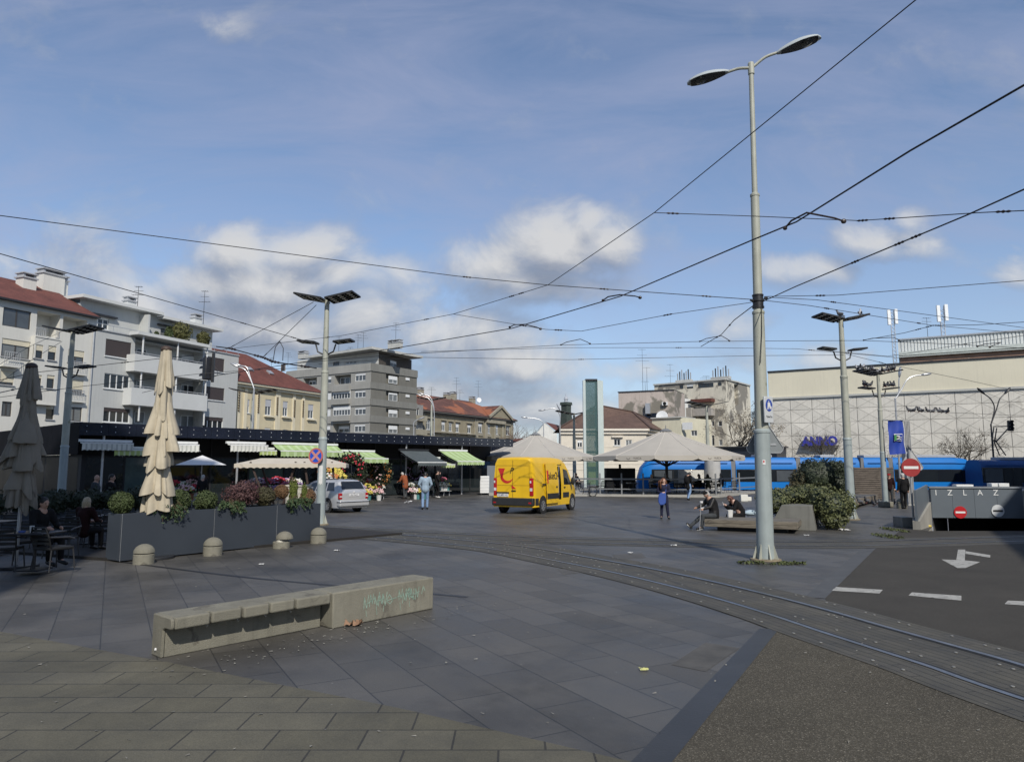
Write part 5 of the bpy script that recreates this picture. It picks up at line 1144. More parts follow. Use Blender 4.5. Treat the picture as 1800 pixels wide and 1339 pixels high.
m = MB(); m.bar((1.092,.305,.6),(1.0,.305,2.18), .012, .02); m.build('door_gap', BLKP, sd, smooth=False)
RED = M('emblem_red', (.50,.025,.02), .4, .1); INK = M('lettering_black', (.02,.02,.022), .5)
m = MB(); sidepatch(m, [(.33,1.88),(.52,1.88),(.42,1.30),(.34,1.30)], .10); m.build('emblem', RED, sd, smooth=False)
m = MB(); text_mesh(m, 'aket24', (vhw(1,1.6)+.098, 1.08, 1.63), (-.0,1,0), (-.06,0,1), .46, .006); m.build('lettering', INK, sd, smooth=False)
for sgn in (1, -1):
    m = MB(); sidepatch(m, [(2.42,1.22),(3.28,1.20),(3.2,1.42),(2.92,1.88),(2.42,1.95)], .008, sgn); m.build('side_window', VGL, van, smooth=False)
    m = MB(); sidepatch(m, [(2.30,.62),(3.02,.62),(3.02,.86),(2.30,.86)], .012, sgn); m.build('rubbing_strip', BLKP, van, smooth=False)
    m = MB(); m.box(sgn*1.02-.03, sgn*1.02+.04, 2.4, 2.55, 1.07, 1.12); m.build('handle', BLKP, van, bevel=.01)
    m = MB(); m.ball((sgn*1.2, 3.12, 1.38), .11, .07, .19, 12, 8); m.bar((sgn*.98,3.15,1.25), (sgn*1.18,3.12,1.28), .05, .06); m.build('mirror', BLKP, van)
    for y in (0, 3.42):
        m = MB(); cx_ = sgn * (1.0 if y < 1 else .985); n = 16
        for k in range(n):
            a0, a1 = PI*k/n, PI*(k+1)/n; P_ = lambda a, r, x: (x, y + r*math.cos(a), .36 + r*math.sin(a))
            m.poly([P_(a0,.30,cx_+sgn*.035), P_(a1,.30,cx_+sgn*.035), P_(a1,.43,cx_+sgn*.03), P_(a0,.43,cx_+sgn*.03)])
        m.poly([(cx_+sgn*.034, y+.40*math.cos(2*PI*k/20), .36+.40*math.sin(2*PI*k/20)) for k in range(20)]); m.build('wheel_arch', TYRE, van, smooth=False)
        wheel(van, (sgn*.93, y, .35), .35, .23, 8, V(sgn,0,0), steel=(y == 0))
    m = MB(); m.box(sgn*.90-.075, sgn*.90+.10, -1.0, -.90, .78, 1.56); o = m.build('tail_lamp', REDL, van, bevel=.03)
    m = MB(); m.box(sgn*.90-.05, sgn*.90+.075, -1.008, -1.0, 1.0, 1.13); m.box(sgn*.90-.05, sgn*.90+.02, -1.008, -1.0, 1.34, 1.44); m.build('lamp_lens', CLRL, o, smooth=False)
    m = MB(); m.box(sgn*.88-.07, sgn*.88+.07, -1.065, -1.05, .46, .52); m.build('reflector', REDL, van, smooth=False)
    m = MB(); m.ball((sgn*.62, 4.33, .86), .13, .16, .12, 10, 8); m.build('headlight', CLRL, van)
m = MB(); m.box(-1.02, 1.02, -1.06, -.80, .36, .70); m.box(.80, 1.035, -.80, -.42, .36, .69); m.box(-1.035, -.80, -.80, -.42, .36, .69); m.build('rear_bumper', BLKP, van, bevel=.035)
m = MB(); m.box(-.72, .72, 4.0, 4.58, .26, .58); m.build('front_bumper', BLKP, van, bevel=.05)
m = MB(); m.poly([(-.78,2.84,2.26),(.78,2.84,2.26),(.86,3.56,1.44),(-.86,3.56,1.44)]); m.build('windscreen', VGL, van, smooth=False)
m = MB(); m.box(-.006,.006,-.995,-.975,.72,2.33); m.box(-.82,.82,-.992,-.975,2.10,2.106); m.box(-.84,.84,-.992,-.975,1.24,1.246); m.box(-.82,-.814,-.992,-.975,1.25,2.1); m.box(.814,.82,-.992,-.975,1.25,2.1); m.build('door_seam', M('seam_shadow', (.22,.13,.01), .6), van, smooth=False)
m = MB(); Y0 = -.99
m.prism([(-.74,Y0,1.98),(-.40,Y0,1.98),(-.47,Y0,1.78),(-.50,Y0,1.62),(-.56,Y0,1.50)], (0,.012,0))
def arc(cx, cz, r, a0, a1, n=14): return [(cx + r*math.cos(a0 + (a1-a0)*k/n), Y0, cz + r*math.sin(a0 + (a1-a0)*k/n)) for k in range(n+1)]
o_, i_ = arc(-.30,1.66,.335,PI*1.05,PI*1.86), arc(-.24,1.72,.29,PI*1.03,PI*1.82)
for k in range(len(o_)-1): m.poly([o_[k], o_[k+1], i_[k+1], i_[k]])
m.build('emblem', RED, van, smooth=False)
m = MB(); m.prism([(-.05,Y0-.01,1.25),(-.05,Y0-.01,1.10),(.16,Y0-.01,1.10)], (0,.012,0)); m.build('emblem', RED, van, smooth=False)
m = MB(); text_mesh(m, 'P', (-.07,Y0-.002,1.87), (1,0,0), (0,0,1), .36, .006, font_shear=.25); m.build('lettering', INK, van, smooth=False)
m = MB(); m.box(-.06,.17,Y0-.03,Y0,.985,1.03); m.build('rear_handle', BLKP, van, bevel=.01)
m = MB(); m.box(-.78,-.22,Y0-.02,Y0+.01,.74,.88); o = m.build('number_plate', PLATE, van, bevel=.006); m = MB(); text_mesh(m, 'ZG 4821-KL', (-.5,Y0-.022,.81), (1,0,0), (0,0,1), .1, .003); m.build('plate_lettering', INK, o, smooth=False)
m = MB(); m.box(-.82,-.18,Y0-.035,Y0+.01,.885,.95); m.build('plate_lamp', BLKP, van, bevel=.01)
m = MB(); m.box(-.8,.8,-.7,4.0,.28,.42); m.build('underbody', TYRE, van, smooth=False)
# silver estate car -------------------------------------------------------
SIL = M('silver_paint', (.50,.505,.51), .34, .05, 1.2, metal=.35, coat=.4)
CO = G(579, 900.5); hd = math.radians(48.); hx = V(math.cos(hd), math.sin(hd), 0)
car = thing('estate_car', 'silver estate car parked behind the tall lamp-panel pole, hatch towards the square', 'car', V(CO.x, CO.y, 0) + hx * .70, hd)
CT = [(-.86,.82),(-.84,.98),(-.78,1.02),(-.52,1.40),(-.38,1.45),(.4,1.475),(1.1,1.46),(1.6,1.40),(2.35,1.02),(2.5,.98),(3.2,.88),(3.34,.70),(3.38,.5)]
def ctop(y):
    for (a, za), (b, zb_) in zip(CT, CT[1:]):
        if y <= b: return za + (zb_ - za) * max(0, (y - a) / (b - a))
    return CT[-1][1]
def chw(y, z):
    w = .825 - .03 * abs(z - .6) / .4
    if z > .92: w = .80 - .22 * ((z - .92) / .55) ** 1.15
    if y < -.4: w -= .09 * ((-.4 - y) / .46) ** 2
    if y > 2.6: w -= .22 * ((y - 2.6) / .78) ** 2
    return w
CZ = [.22,.34,.48,.62,.78,.90,.96,1.08,1.2,1.32]
secs = []
for y in [-.86,-.85,-.80,-.72,-.6,-.52,-.40,-.2,0,.3,.7,1.1,1.6,1.9,2.2,2.5,2.9,3.2,3.34,3.38]:
    zt_ = ctop(y); R_ = [(chw(y, min(z, zt_)), min(z, zt_ - .10 + .02*z)) for z in CZ]
    R_ += [(chw(y, zt_)*.96, zt_ - .05), (chw(y, zt_)*.86, zt_ - .012), (chw(y, zt_)*.6, zt_), (0, zt_ + .012)]
    secs.append([(x, y, z) for x, z in R_] + [(-x, y, z) for x, z in R_[::-1][1:]])
loft(secs, None, SIL, 'body', car)
def cpatch(m, pts, off, sgn, th=.015): m.prism([V(sgn*(chw(y, z)+off), y, z) for y, z in pts], V(-sgn*th,0,0))
for sgn in (1, -1):
    for pts in ([(-.46,.97),(.14,.96),(.20,1.33),(-.26,1.34)], [(.22,.96),(1.0,.95),(.95,1.34),(.27,1.34)], [(1.06,.95),(1.95,.94),(1.45,1.30),(1.02,1.34)]):
        m = MB(); cpatch(m, pts, .006, sgn); m.build('side_window', VGL, car, smooth=False)
    m = MB(); cpatch(m, [(-.75,.47),(3.0,.47),(3.0,.52),(-.75,.52)], .014, sgn); m.build('rubbing_strip', BLKP, car, smooth=False)
    for yh in (.45, 1.3): m = MB(); m.box(sgn*.83-.02, sgn*.83+.02, yh, yh+.16, .80, .835); m.build('handle', BLKP, car, bevel=.008)
    for y in (0, 2.46):
        m = MB(); m.poly([(sgn*.832, y + .36*math.cos(2*PI*k/22), .31 + .36*math.sin(2*PI*k/22)) for k in range(22)]); m.build('wheel_arch', TYRE, car, smooth=False)
        wheel(car, (sgn*.755, y, .30), .30, .19, 9, V(sgn,0,0))
    m = MB(); m.box(sgn*.70-.09, sgn*.70+.07, -.875, -.74, .60, .88); o = m.build('tail_lamp', REDL, car, bevel=.03); m = MB(); m.box(sgn*.70-.08, sgn*.70+.06, -.882, -.875, .70, .75); m.build('lamp_lens', CLRL, o, smooth=False)
    m = MB(); m.ball((sgn*.93, 1.82, .98), .09, .06, .07, 10, 7); m.build('mirror', SIL, car)
    m = MB(); m.ball((sgn*.6, 3.2, .68), .16, .14, .09, 10, 7); m.build('headlight', CLRL, car)
m = MB(); m.poly([(-.60,-.765,1.04),(.60,-.765,1.04),(.52,-.545,1.375),(-.52,-.545,1.375)]); i = len(m.v)
for k in range(i): m.v[k] += V(0,-.02,.01)
m.build('rear_window', VGL, car, smooth=False)
m = MB(); m.poly([(-.62,2.36,1.04),(.62,2.36,1.04),(.52,1.68,1.40),(-.52,1.68,1.40)]); m.build('windscreen', VGL, car, smooth=False)
m = MB(); m.box(-.80,.80,-.95,-.66,.28,.55); m.build('rear_bumper', SIL, car, bevel=.06, seg=3); m = MB(); m.box(-.81,.81,-.96,-.70,.46,.50); m.build('bumper_strip', BLKP, car, bevel=.01)
m = MB(); m.box(-.26,.26,-.885,-.86,.73,.84); o = m.build('number_plate', PLATE, car, bevel=.005); m = MB(); text_mesh(m, 'ZG 736-DT', (0,-.887,.785), (1,0,0), (0,0,1), .085, .003); m.build('plate_lettering', INK, o, smooth=False)
m = MB(); m.ball((0,-.87,.92), .045, .015, .045, 10, 7); m.build('badge', CLRL, car)
for sgn in (-1, 1): m = MB(); m.bar((sgn*.5,-.3,1.49),(sgn*.5,1.2,1.50), .03, .03); m.build('roof_bar', BLKP, car, smooth=False)
m = MB(); m.box(-.7,.7,-.7,3.2,.2,.3); m.build('underbody', TYRE, car, smooth=False)
# trams -------------------------------------------------------------------
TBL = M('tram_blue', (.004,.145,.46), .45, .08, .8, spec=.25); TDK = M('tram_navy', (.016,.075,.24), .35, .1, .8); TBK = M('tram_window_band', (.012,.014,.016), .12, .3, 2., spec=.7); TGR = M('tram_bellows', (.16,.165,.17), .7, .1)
TI = M('tram_interior', (.25,.26,.25), .7, .2)
def tram(name, label, x0, x1, y, zt, nose_l, nose_r, segs, mat, band, w=2.2):
    rt = thing(name, label, 'tram', V((x0+x1)/2, y, 0), world=True); zb = .16
    def ring(x, inset=0., zcap=zt):
        p = [(0,zb),(0,.5),(.03,zcap*.62),(.10,zcap*.86),(.28,zcap*.965),(.6,zcap)]; h = w/2
        pts = [(y - h + a + inset, z) for a, z in p]; full = pts + [(y + h - a - inset, z) for a, z in p[::-1]]
        return [(x, yy_, z) for yy_, z in full]
    L = x1 - x0; n = len(segs)
    for k, (fa, fb) in enumerate(segs):
        a, b = x0 + L*fa, x0 + L*fb; xs = []
        if k == 0 and nose_l: xs += [ring(a, .5, zt*.30), ring(a+.10, .32, zt*.46), ring(a+.35, .14, zt*.72), ring(a+.9, .05, zt*.93), ring(a+1.7)]
        else: xs.append(ring(a))
        if k == n-1 and nose_r: xs += [ring(b-2.2), ring(b-1.1, .05, zt*.97), ring(b-.5, .14, zt*.86), ring(b-.15, .32, zt*.55), ring(b, .5, zt*.32)]
        else: xs.append(ring(b))
        loft(xs, None, mat, 'body', rt)
        wa, wb = a + (1.2 if k == 0 and nose_l else .18), b - (1.8 if k == n-1 and nose_r else .18); z0_, z1_ = band
        m = MB(); yf = y - w/2 - .012; n2 = max(1, round((wb-wa)/1.55)); st = (wb-wa)/n2
        m.box(wa-.15, wb+.15, yf, y - w/2 + .10, z0_, z1_); o = m.build('window_band', TBK, rt, bevel=.05)
        for q in range(n2):
            g = MB(); g.poly([(wa+q*st+.05, yf-.004, z0_+.08), (wa+(q+1)*st-.05, yf-.004, z0_+.08), (wa+(q+1)*st-.05, yf-.004, z1_-.1), (wa+q*st+.05, yf-.004, z1_-.1)])
            g.build('pane', (WGL[2] if (q*7+k) % 5 == 0 else VGL), o, smooth=False)
        for q in ((1, n2-2) if n2 > 3 else ()):
            m = MB(); xa = wa + q*st; m.box(xa+.03, xa+st-.03, yf-.008, yf+.05, .32, z1_-.04); d = m.build('door', VGL, rt, smooth=False); m = MB(); m.box(xa+st/2-.02, xa+st/2+.02, yf-.014, yf-.008, .34, z1_-.05); m.box(xa+.03, xa+.07, yf-.014, yf-.008, .34, z1_-.05); m.build('door_frame', TYRE, d, smooth=False)
        m = MB(); m.box(a+.3, b-.3, yf-.01, y-w/2+.05, zt*.83, zt*.835+.01); m.build('roof_line', TDK, rt, smooth=False)
        if k < n-1:
            m = MB(); m.box(b, x0 + L*segs[k+1][0], y-w/2+.12, y+w/2-.12, .3, zt*.985); m.build('bellows', TGR, rt, smooth=False)
        m = MB(); m.box(a+1.8, b-1.8, y-.6, y+.6, zt-.03, zt+.20); m.build('roof_unit', M('roof_unit_grey', (.33,.35,.38), .6), rt, bevel=.04)
        for q in (.25, .75):
            m = MB(); xw = a + (b-a)*q
            for e in (-.5, .5): m.cyl((xw+e, y-w/2+.2, .28), (xw+e, y-w/2+.32, .28), .28, n=16)
            m.build('bogie', TYRE, rt)
    return rt
t1 = tram('tram', 'bright blue modern articulated tram passing behind the terrace and the hedge', 10.35, 38.35, 60, 2.77, True, True, [(0,.27),(.283,.46),(.473,.645),(.658,.73),(.743,1.)], TBL, (.76,1.80))
m = MB(); X = 38.35; yf = 60-1.1
m.prism([(X-1.75,yf+.0,.80),(X-.45,yf+.0,.80),(X-.42,yf+.0,1.1),(X-.75,yf+.0,1.72),(X-1.75,yf+.0,1.76)], (0,-.03,0)); m.build('cab_window', VGL, t1, smooth=False)
m = MB(); m.prism([(X-.02,59.5,.95),(X-.02,60.5,.95),(X-.46,60.75,2.2),(X-.46,59.15,2.2)], (.03,0,.01)); m.build('windscreen', VGL, t1, smooth=False)
m = MB(); m.box(X-.47,X-.41,59.6,60.3,2.18,2.4); m.build('destination_box', CLRL, t1, smooth=False)
m = MB(); q = [(10.42,59.45,.95),(10.42,60.5,.95),(10.95,60.7,2.0),(10.95,59.2,2.0)]; m.prism(q, (-.04,0,.01)); m.build('windscreen', VGL, t1, smooth=False)
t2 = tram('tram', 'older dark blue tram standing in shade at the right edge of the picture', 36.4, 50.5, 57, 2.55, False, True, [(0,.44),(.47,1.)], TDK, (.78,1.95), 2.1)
m = MB(); bx_, by_, bz_ = 39.0, 57, 2.72; PTM = METD; q = 57/1260.
def tp(px, py): return at(px, py, 57)
for path in ([(1757,800),(1748,778),(1752,752)], [(1768,800),(1751,776),(1744,773),(1747,751)], [(1744,774),(1753,774)], [(1751,776),(1773,752)], [(1746,749.5),(1773,749)]):
    m.tube([tp(*p) for p in path], .045, 6)
m.build('pantograph', METD, t2)
# ---------------------------------------------------------------- street furniture
GALV = M('galvanised_pole', (.36,.37,.315), .5, .14, 2.5, spec=.5, streak=.4, bump=.08, bscale=8, spots=((.24,.25,.17), 2.2, .62))
GALVL = M('painted_pole', (.30,.345,.345), .5, .12, 3., streak=.3, spots=((.43,.47,.46), 7., .66))
CONCB = M('exposed_concrete', (.205,.195,.155), .9, .2, 2.2, bump=.6, bscale=110, streak=.4, spots=((.135,.125,.10), 2.6, .58))
def pole_body(rt, x, y, segs, fins=True, lean=0.):
    """segs: (z0, z1, r0, r1) lengths of pole, each with a collar where the next one starts"""
    for k, (z0_, z1_, r0, r1) in enumerate(segs):
        m = MB(); m.tube([(x + lean*z0_, y, z0_), (x + lean*z1_, y, z1_)], [r0, r1], 20)
        if k < len(segs) - 1: m.lathe([(r1+.012, 0), (r1+.012, .05), (segs[k+1][2], .09)], (x + lean*z1_, y, z1_-.05), 20)
        m.build('pole', GALVL if k == 0 else GALV, rt)
    if fins:
        r = segs[0][2]
        for k in range(7):
            a = 2*PI*k/7 + .3; d = V(math.cos(a), math.sin(a), 0); m = MB(); s = V(-d.y, d.x, 0) * .012; c = V(x, y, 0)
            m.prism([c + d*(r-.01) - s, c + d*(r+.11) - s, c + d*(r+.09) - s + V(0,0,.04), c + d*(r-.005) - s + V(0,0,.36)], s*2); m.build('base_fin', GALV, rt, smooth=False)
        m = MB(); m.lathe([(r+.15, 0), (r+.14, .03), (r+.02, .035)], (x, y, .004), 20); m.build('base_plate', M('rusty_base', (.20,.165,.11), .9, .3, 8.), rt)
# the tall street lamp in the right foreground
LP = G(1346, 984); LX, LY = LP.x, LP.y
def lz(py): return at(1330, py, LY).z
lamp = thing('street_lamp', 'tall stepped grey street lamp with two cobra heads, nearest the tram rails', 'street lamp', V(LX, LY, 0), world=True)
lean = (at(1320, 115, LY).x - LX) / lz(115)
Z = [0, lz(757), lz(548), lz(342), lz(116)]
pole_body(lamp, LX, LY, [(Z[0], Z[1], .19, .172), (Z[1], Z[2], .150, .128), (Z[2], Z[3], .105, .098), (Z[3], Z[4], .066, .056)], True, lean)
tx = LX + lean*Z[4]; TOP = V(tx, LY, Z[4])
m = MB(); m.cyl(TOP - V(0,0,.22), TOP + V(0,0,.05), .075, n=16); m.ball(TOP + V(0,0,.05), .075, .075, .05, 14, 6); m.build('cap', GALV, lamp)
for (pts, hp, tip, dy, lbl) in (([(1326,116),(1345,101),(1366,93)], (1366,94), (1443,66), -.35, 'r'), ([(1314,120),(1298,121),(1279,127)], (1281,126), (1208,148), .45, 'l')):
    arm = [TOP + V(0,0,-.04)] + [at(*p, LY + dy*k*.15) for k, p in enumerate(pts)]; m = MB(); m.tube(catmull(arm, 4), .035, 10); m.build('arm', GALV, lamp)
    a, b = at(*hp, LY + dy*.3), at(*tip, LY + dy); d = (b - a); L = d.length; d.normalize(); sdv = d.cross(V(0,0,1)).normalized(); up = sdv.cross(d)
    secs = []
    for k in range(13):
        t_ = k / 12; w = .05 + .17 * math.sin(PI * min(1, t_*.96 + .0)) ** .75 * (.55 + .45*t_) * 1.25; w = .045 if k == 0 else (.03 if k == 12 else w); hgt = .045 + .10*math.sin(PI*t_)**.8
        c_ = a + d*L*t_; secs.append([c_ + sdv*w*math.cos(2*PI*j/16) + up*(hgt if math.sin(2*PI*j/16) > 0 else .035)*math.sin(2*PI*j/16) for j in range(16)])
    head = loft(secs, lambda i, j: 9 <= j <= 14 and 1 <= i <= 10, M('lamp_housing', (.42,.46,.47), .35, .06), 'lamp_head', lamp)
    m = MB()
    for i in range(1, 12): m.v += [p - up*.012 for p in (secs[i][8], secs[i][0])]
    m.v = [v for v in m.v]
    for i in range(10): m.face([2*i, 2*i+1, 2*i+3, 2*i+2])
    m.build('lamp_underside', M('lamp_dark', (.012,.013,.015), .35), head, smooth=False)
    c_ = a + d*L*.68 - up*.012; m = MB(); q = (-up).to_track_quat('Z','Y').to_matrix()
    m.lathe([(.13,0),(.12,.025),(.05,.045),(.001,.05)], n=18)
    for i in range(len(m.v)): m.v[i] = c_ + q @ V(m.v[i].x*1.35, m.v[i].y, m.v[i].z)
    m.build('lamp_lens', glass('lens_dark', (.06,.065,.07), .08), head)
ZW = lz(530); XW = LX + lean*ZW
m = MB(); m.lathe([(.135,-.16),(.135,-.12),(.12,-.11),(.12,-.02),(.14,0),(.14,.05),(.12,.06),(.12,.12),(.13,.13),(.13,.16)], (XW, LY, ZW), 18); o = m.build('wire_clamp', METD, lamp)
m = MB(); m.tube([(XW-.14, LY-.06, ZW), (XW-.20, LY-.08, ZW+.02)], .03, 8); m.tube([(XW+.13, LY-.05, ZW+.06), (XW+.2, LY-.07, ZW+.08)], .035, 8); m.build('clamp_lug', METD, o)
m = MB(); m.tube([(XW+.03, LY-.13, ZW-.1), (XW+.0, LY-.16, ZW-.8), (XW-.06, LY-.17, lz(640))], .008, 5); m.build('cable', METD, lamp)
m = MB(); R0 = .182; cz_, a0 = lz(812), -1.95
for i in range(5):
    for j in range(2): m.v.append(V(LX + lean*cz_ + R0*math.cos(a0 + i*.09), LY + R0*math.sin(a0 + i*.09), cz_ + (.055 if j else -.055)))
for i in range(4): m.face([2*i, 2*i+2, 2*i+3, 2*i+1])
o = m.build('sticker', PLATE, lamp, smooth=False); m = MB(); R0 = .185
for i in range(3):
    for j in range(2): m.v.append(V(LX + lean*cz_ + R0*math.cos(a0+.09 + i*.08), LY + R0*math.sin(a0+.09 + i*.08), cz_ + (.035 if j else -.01)))
for i in range(2): m.face([2*i, 2*i+2, 2*i+3, 2*i+1])
m.build('sticker_print', RED, o, smooth=False)
# signs on the lamp pole
def signbox(name, label, cat, c, nrm, w, h, mat): 
    rt = thing(name, label, cat, c, world=True); n_ = Vector(nrm).normalized(); ax = V(-n_.y, n_.x, 0).normalized(); m = MB()
    m.obox(c, ax*w/2, n_*.02, V(0,0,h/2)); m.build('plate', mat, rt, bevel=.012); return rt, ax, n_
c = at(1350.5, 720, LY - .16); sg, ax, n_ = signbox('zone_sign', 'grey-white zone plate with a blue round pictogram, on the tall lamp pole', 'road sign', c, (.58,-.81,0), .32, .60, M('plate_grey', (.50,.52,.53), .45, .06))
BLU = M('sign_blue', (.03,.07,.33), .4, .1); m = MB(); q = n_.to_track_quat('Z','Y').to_matrix()
i0 = 0; m.lathe([(.125,0),(.12,.006),(.001,.006)], n=28)
for i in range(len(m.v)): v = m.v[i]; m.v[i] = c + V(0,0,.10) + n_*.021 + ax*v.x + V(0,0,v.y*1.15) + n_*v.z
o = m.build('pictogram', BLU, sg, smooth=False); m = MB(); b_ = c + V(0,0,.10) + n_*.029
for pts in ([(-.03,.10),(.0,.10),(.0,.07),(-.03,.07)], [(-.055,.06),(.03,.06),(.05,-.04),(.02,-.10),(-.01,-.02),(-.05,-.10),(-.07,-.10)], [(.04,-.02),(.085,-.02),(.075,-.09),(.05,-.09)]): m.prism([b_ + ax*x + V(0,0,z_) for x, z_ in pts], n_*.003)
m.build('pedestrian_figure', PLATE, o, smooth=False)
m = MB(); text_mesh(m, 'Pje\u0161a\u010dka', c + V(0,0,-.16) + n_*.022, ax, V(0,0,1), .065, .003); m.build('lettering', INK, sg, smooth=False)
m = MB(); m.bar(c - n_*.02 + V(0,0,.2), V(LX+.02, LY, c.z+.2), .03, .03); m.bar(c - n_*.02 - V(0,0,.2), V(LX+.02, LY, c.z-.2), .03, .03); m.build('bracket', METD, sg, smooth=False)
def tri_back(label, c, r, nrm, mat=M('sign_back_grey', (.20,.22,.23), .5, .1, 3.), up=1):
    n_ = Vector(nrm).normalized(); ax = V(-n_.y, n_.x, 0).normalized(); rt = thing('warning_sign', label, 'road sign', c, world=True); pts = []
    for k in range(3):
        a = PI/2*up + 2*PI*k/3
        for e in (-.16, 0, .16): rr = r * (.93 if e == 0 else .9); pts.append(c + ax*rr*math.cos(a+e) + V(0,0,rr*math.sin(a+e)))
    m = MB(); m.prism(pts, n_*.012); m.build('plate', mat, rt, smooth=False); m = MB()
    for k in range(9): m.bar(pts[k], pts[(k+1) % 9], .014, .03, n_)
    m.build('rim', METL, rt, smooth=False); m = MB(); m.bar(c - n_*.0 + ax*-.25 + V(0,0,-.08), c + ax*.25 + V(0,0,-.08), .03, .04); m.build('bracket', METL, rt, smooth=False); return rt
tri_back('back of a large grey triangular sign fixed behind the tall lamp pole', at(1344, 775, LY + .24), .48, (.25,1,0))
# panel-lamp poles
PLT = M('panel_black', (.016,.017,.019), .5, .3, 6.); LEN = M('lamp_disc', (.62,.62,.6), .4)
def wing(rt, hub, d, tilt, L, W, rows, cols_, lens=True):
    """a lattice plate of lamps sloping up and away from the pole head"""
    d = Vector(d).normalized(); s = V(-d.y, d.x, 0); u = (d*math.cos(tilt) + V(0,0,math.sin(tilt))); n_ = u.cross(s).normalized()
    if n_.z < 0: n_ = -n_
    P = lambda a, b, c=0: Vector(hub) + u*a + s*b + n_*c
    m = MB()
    for k in range(cols_ + 1): b = -W/2 + W*k/cols_; m.bar(P(.06,b,.02), P(L,b,.02), .035, .05, n_)
    for k in range(rows + 1): a = .06 + (L-.06)*k/rows; m.bar(P(a,-W/2,.02), P(a,W/2,.02), .03, .045, n_)
    m.obox(P((L+.06)/2, 0, .05), u*(L-.06)/2, s*W/2, n_*.012); o = m.build('lamp_panel', PLT, rt, smooth=False)
    m = MB()
    for i in range(rows):
        for j in range(cols_):
            c = P(.06 + (L-.06)*(i+.5)/rows, -W/2 + W*(j+.5)/cols_, .004); r = min(L/rows, W/cols_)*.36
            m.poly([c + u*r*math.cos(2*PI*k/12) + s*r*math.sin(2*PI*k/12) - n_*.004 for k in range(12)])
    m.build('lamp_lens', LEN, o, smooth=False); return o
def panel_pole(label, px, py, ztop, mid, yaw, k=1., brk=True, r=.15, X=None, ball_base=False, dirs=None):
    c = X if X is not None else G(px, py); rt = thing('panel_lamp_pole', label, 'lamp pole', V(c.x, c.y, 0), group='poles with lamp panels', world=True)
    pole_body(rt, c.x, c.y, [(0, mid*.56, r, r*.93), (mid*.56, mid, r*.86, r*.80), (mid, ztop, r*.68, r*.52)], not ball_base)
    m = MB(); m.cyl((c.x, c.y, ztop-.02), (c.x, c.y, ztop+.06), r*.55, n=14); m.build('cap', GALV, rt)
    d1, d2 = dirs if dirs else (V(-math.cos(yaw), -math.sin(yaw), 0), V(math.cos(yaw), math.sin(yaw), 0))
    for d in (d1, d2):
        wing(rt, V(c.x, c.y, ztop-.1) + d*.02, d, .20, 1.12*k, .92*k, 3, 4)
        if brk: wing(rt, V(c.x, c.y, mid+1.05) + d*.30, d, .10, .72*k, .5*k, 2, 3)
    if brk:
        m = MB(); 
        for d in (d1, d2): m.tube([V(c.x, c.y, mid+.6), V(c.x, c.y, mid+.75) + d*.3, V(c.x, c.y, mid+1.02) + d*.38], .03, 8)
        m.build('bracket', PLT, rt)
    return rt
panel_pole('grey pole with black lamp panels carrying the round no-stopping sign, by the planter', 563, 922, at(566, 519, 25.5).z, at(560, 650, 25.5).z, -.12, 1.0, r=.16)
pL = at(107, 880, 30.8); panel_pole('grey pole with black lamp panels at the left, in front of the white buildings', 0, 0, at(113, 581, 30.8).z, at(108, 690, 30.8).z, -.12, 1.0, X=pL, r=.17)
panel_pole('grey pole with two drooping dark panels and two pigeons, right of the ivy hedge', 1497, 913, at(1485, 549, 27.3).z, at(1489, 655, 27.3).z, .10, .9, r=.17)
p4 = at(1557, 888, 37); panel_pole('greenish pole covered with pigeons, beside the blue banner', 0, 0, at(1549, 656, 37).z, at(1553, 720, 37).z, .15, 1.0, X=p4, r=.14, ball_base=True)
m = MB(); m.obox((p4.x, p4.y, .14), (.27,0,0), (0,.27,0), (0,0,.14)); single(m, 'concrete_footing', CONCB, 'square concrete block at the foot of the pigeon-covered pole', 'footing', loc=V(p4.x, p4.y, 0), bevel=.03)
for px, pt_, Yd, lb in ((1010, 727, 76, 'far thin pole with a dark lamp panel left of the glass tower'), (1246, 712, 68, 'far pole with a dark lamp panel in front of the flaking old house'), (439, 690, 62, 'far slim pole with a dark lamp panel in front of the yellow house'), (757, 702, 95, 'far slim pole with a grey lamp panel in front of the olive house')):
    q = at(px, 840, Yd); panel_pole(lb, 0, 0, at(px, pt_, Yd).z, at(px, pt_ + 40, Yd).z, .1, 1.7, brk=False, X=q, r=.2, ball_base=True)
# no-stopping sign on the pole by the planter
PP = G(563, 922); c = at(555, 801, PP.y - .26); ns = thing('no_stopping_sign', 'round blue and red no-stopping sign on the pole by the planter', 'road sign', c, world=True); nv = V(-.28,-1,0).normalized(); q = nv.to_track_quat('Z','Y').to_matrix(); SR = .285
def disc(parent, c, q, prof, name, mat, n=32):
    m = MB(); m.lathe(prof, n=n)
    for i in range(len(m.v)): m.v[i] = Vector(c) + q @ m.v[i]
    return m.build(name, mat, parent)
d0_ = disc(ns, c, q, [(SR,-.02),(SR,0),(.001,0)], 'plate', M('sign_red_faded', (.50,.14,.11), .4, .1))
disc(ns, c, q, [(SR*.80,.001),(SR*.80,.004),(.001,.004)], 'blue_field', M('sign_blue_bright', (.02,.08,.50), .4, .1), 32)
m = MB()
for a in (PI/4, -PI/4): m.bar(c + q @ V(-SR*.8*math.cos(a), -SR*.8*math.sin(a), .007 + .002*(a > 0)), c + q @ V(SR*.8*math.cos(a), SR*.8*math.sin(a), .007 + .002*(a > 0)), .085, .004, q @ V(0,0,1))
m.build('cross', M('sign_cross', (.55,.24,.22), .4, .1), ns, smooth=False)
m = MB(); m.bar(c - nv*.02, V(PP.x, PP.y, c.z), .04, .06); m.build('bracket', METL, ns, smooth=False)
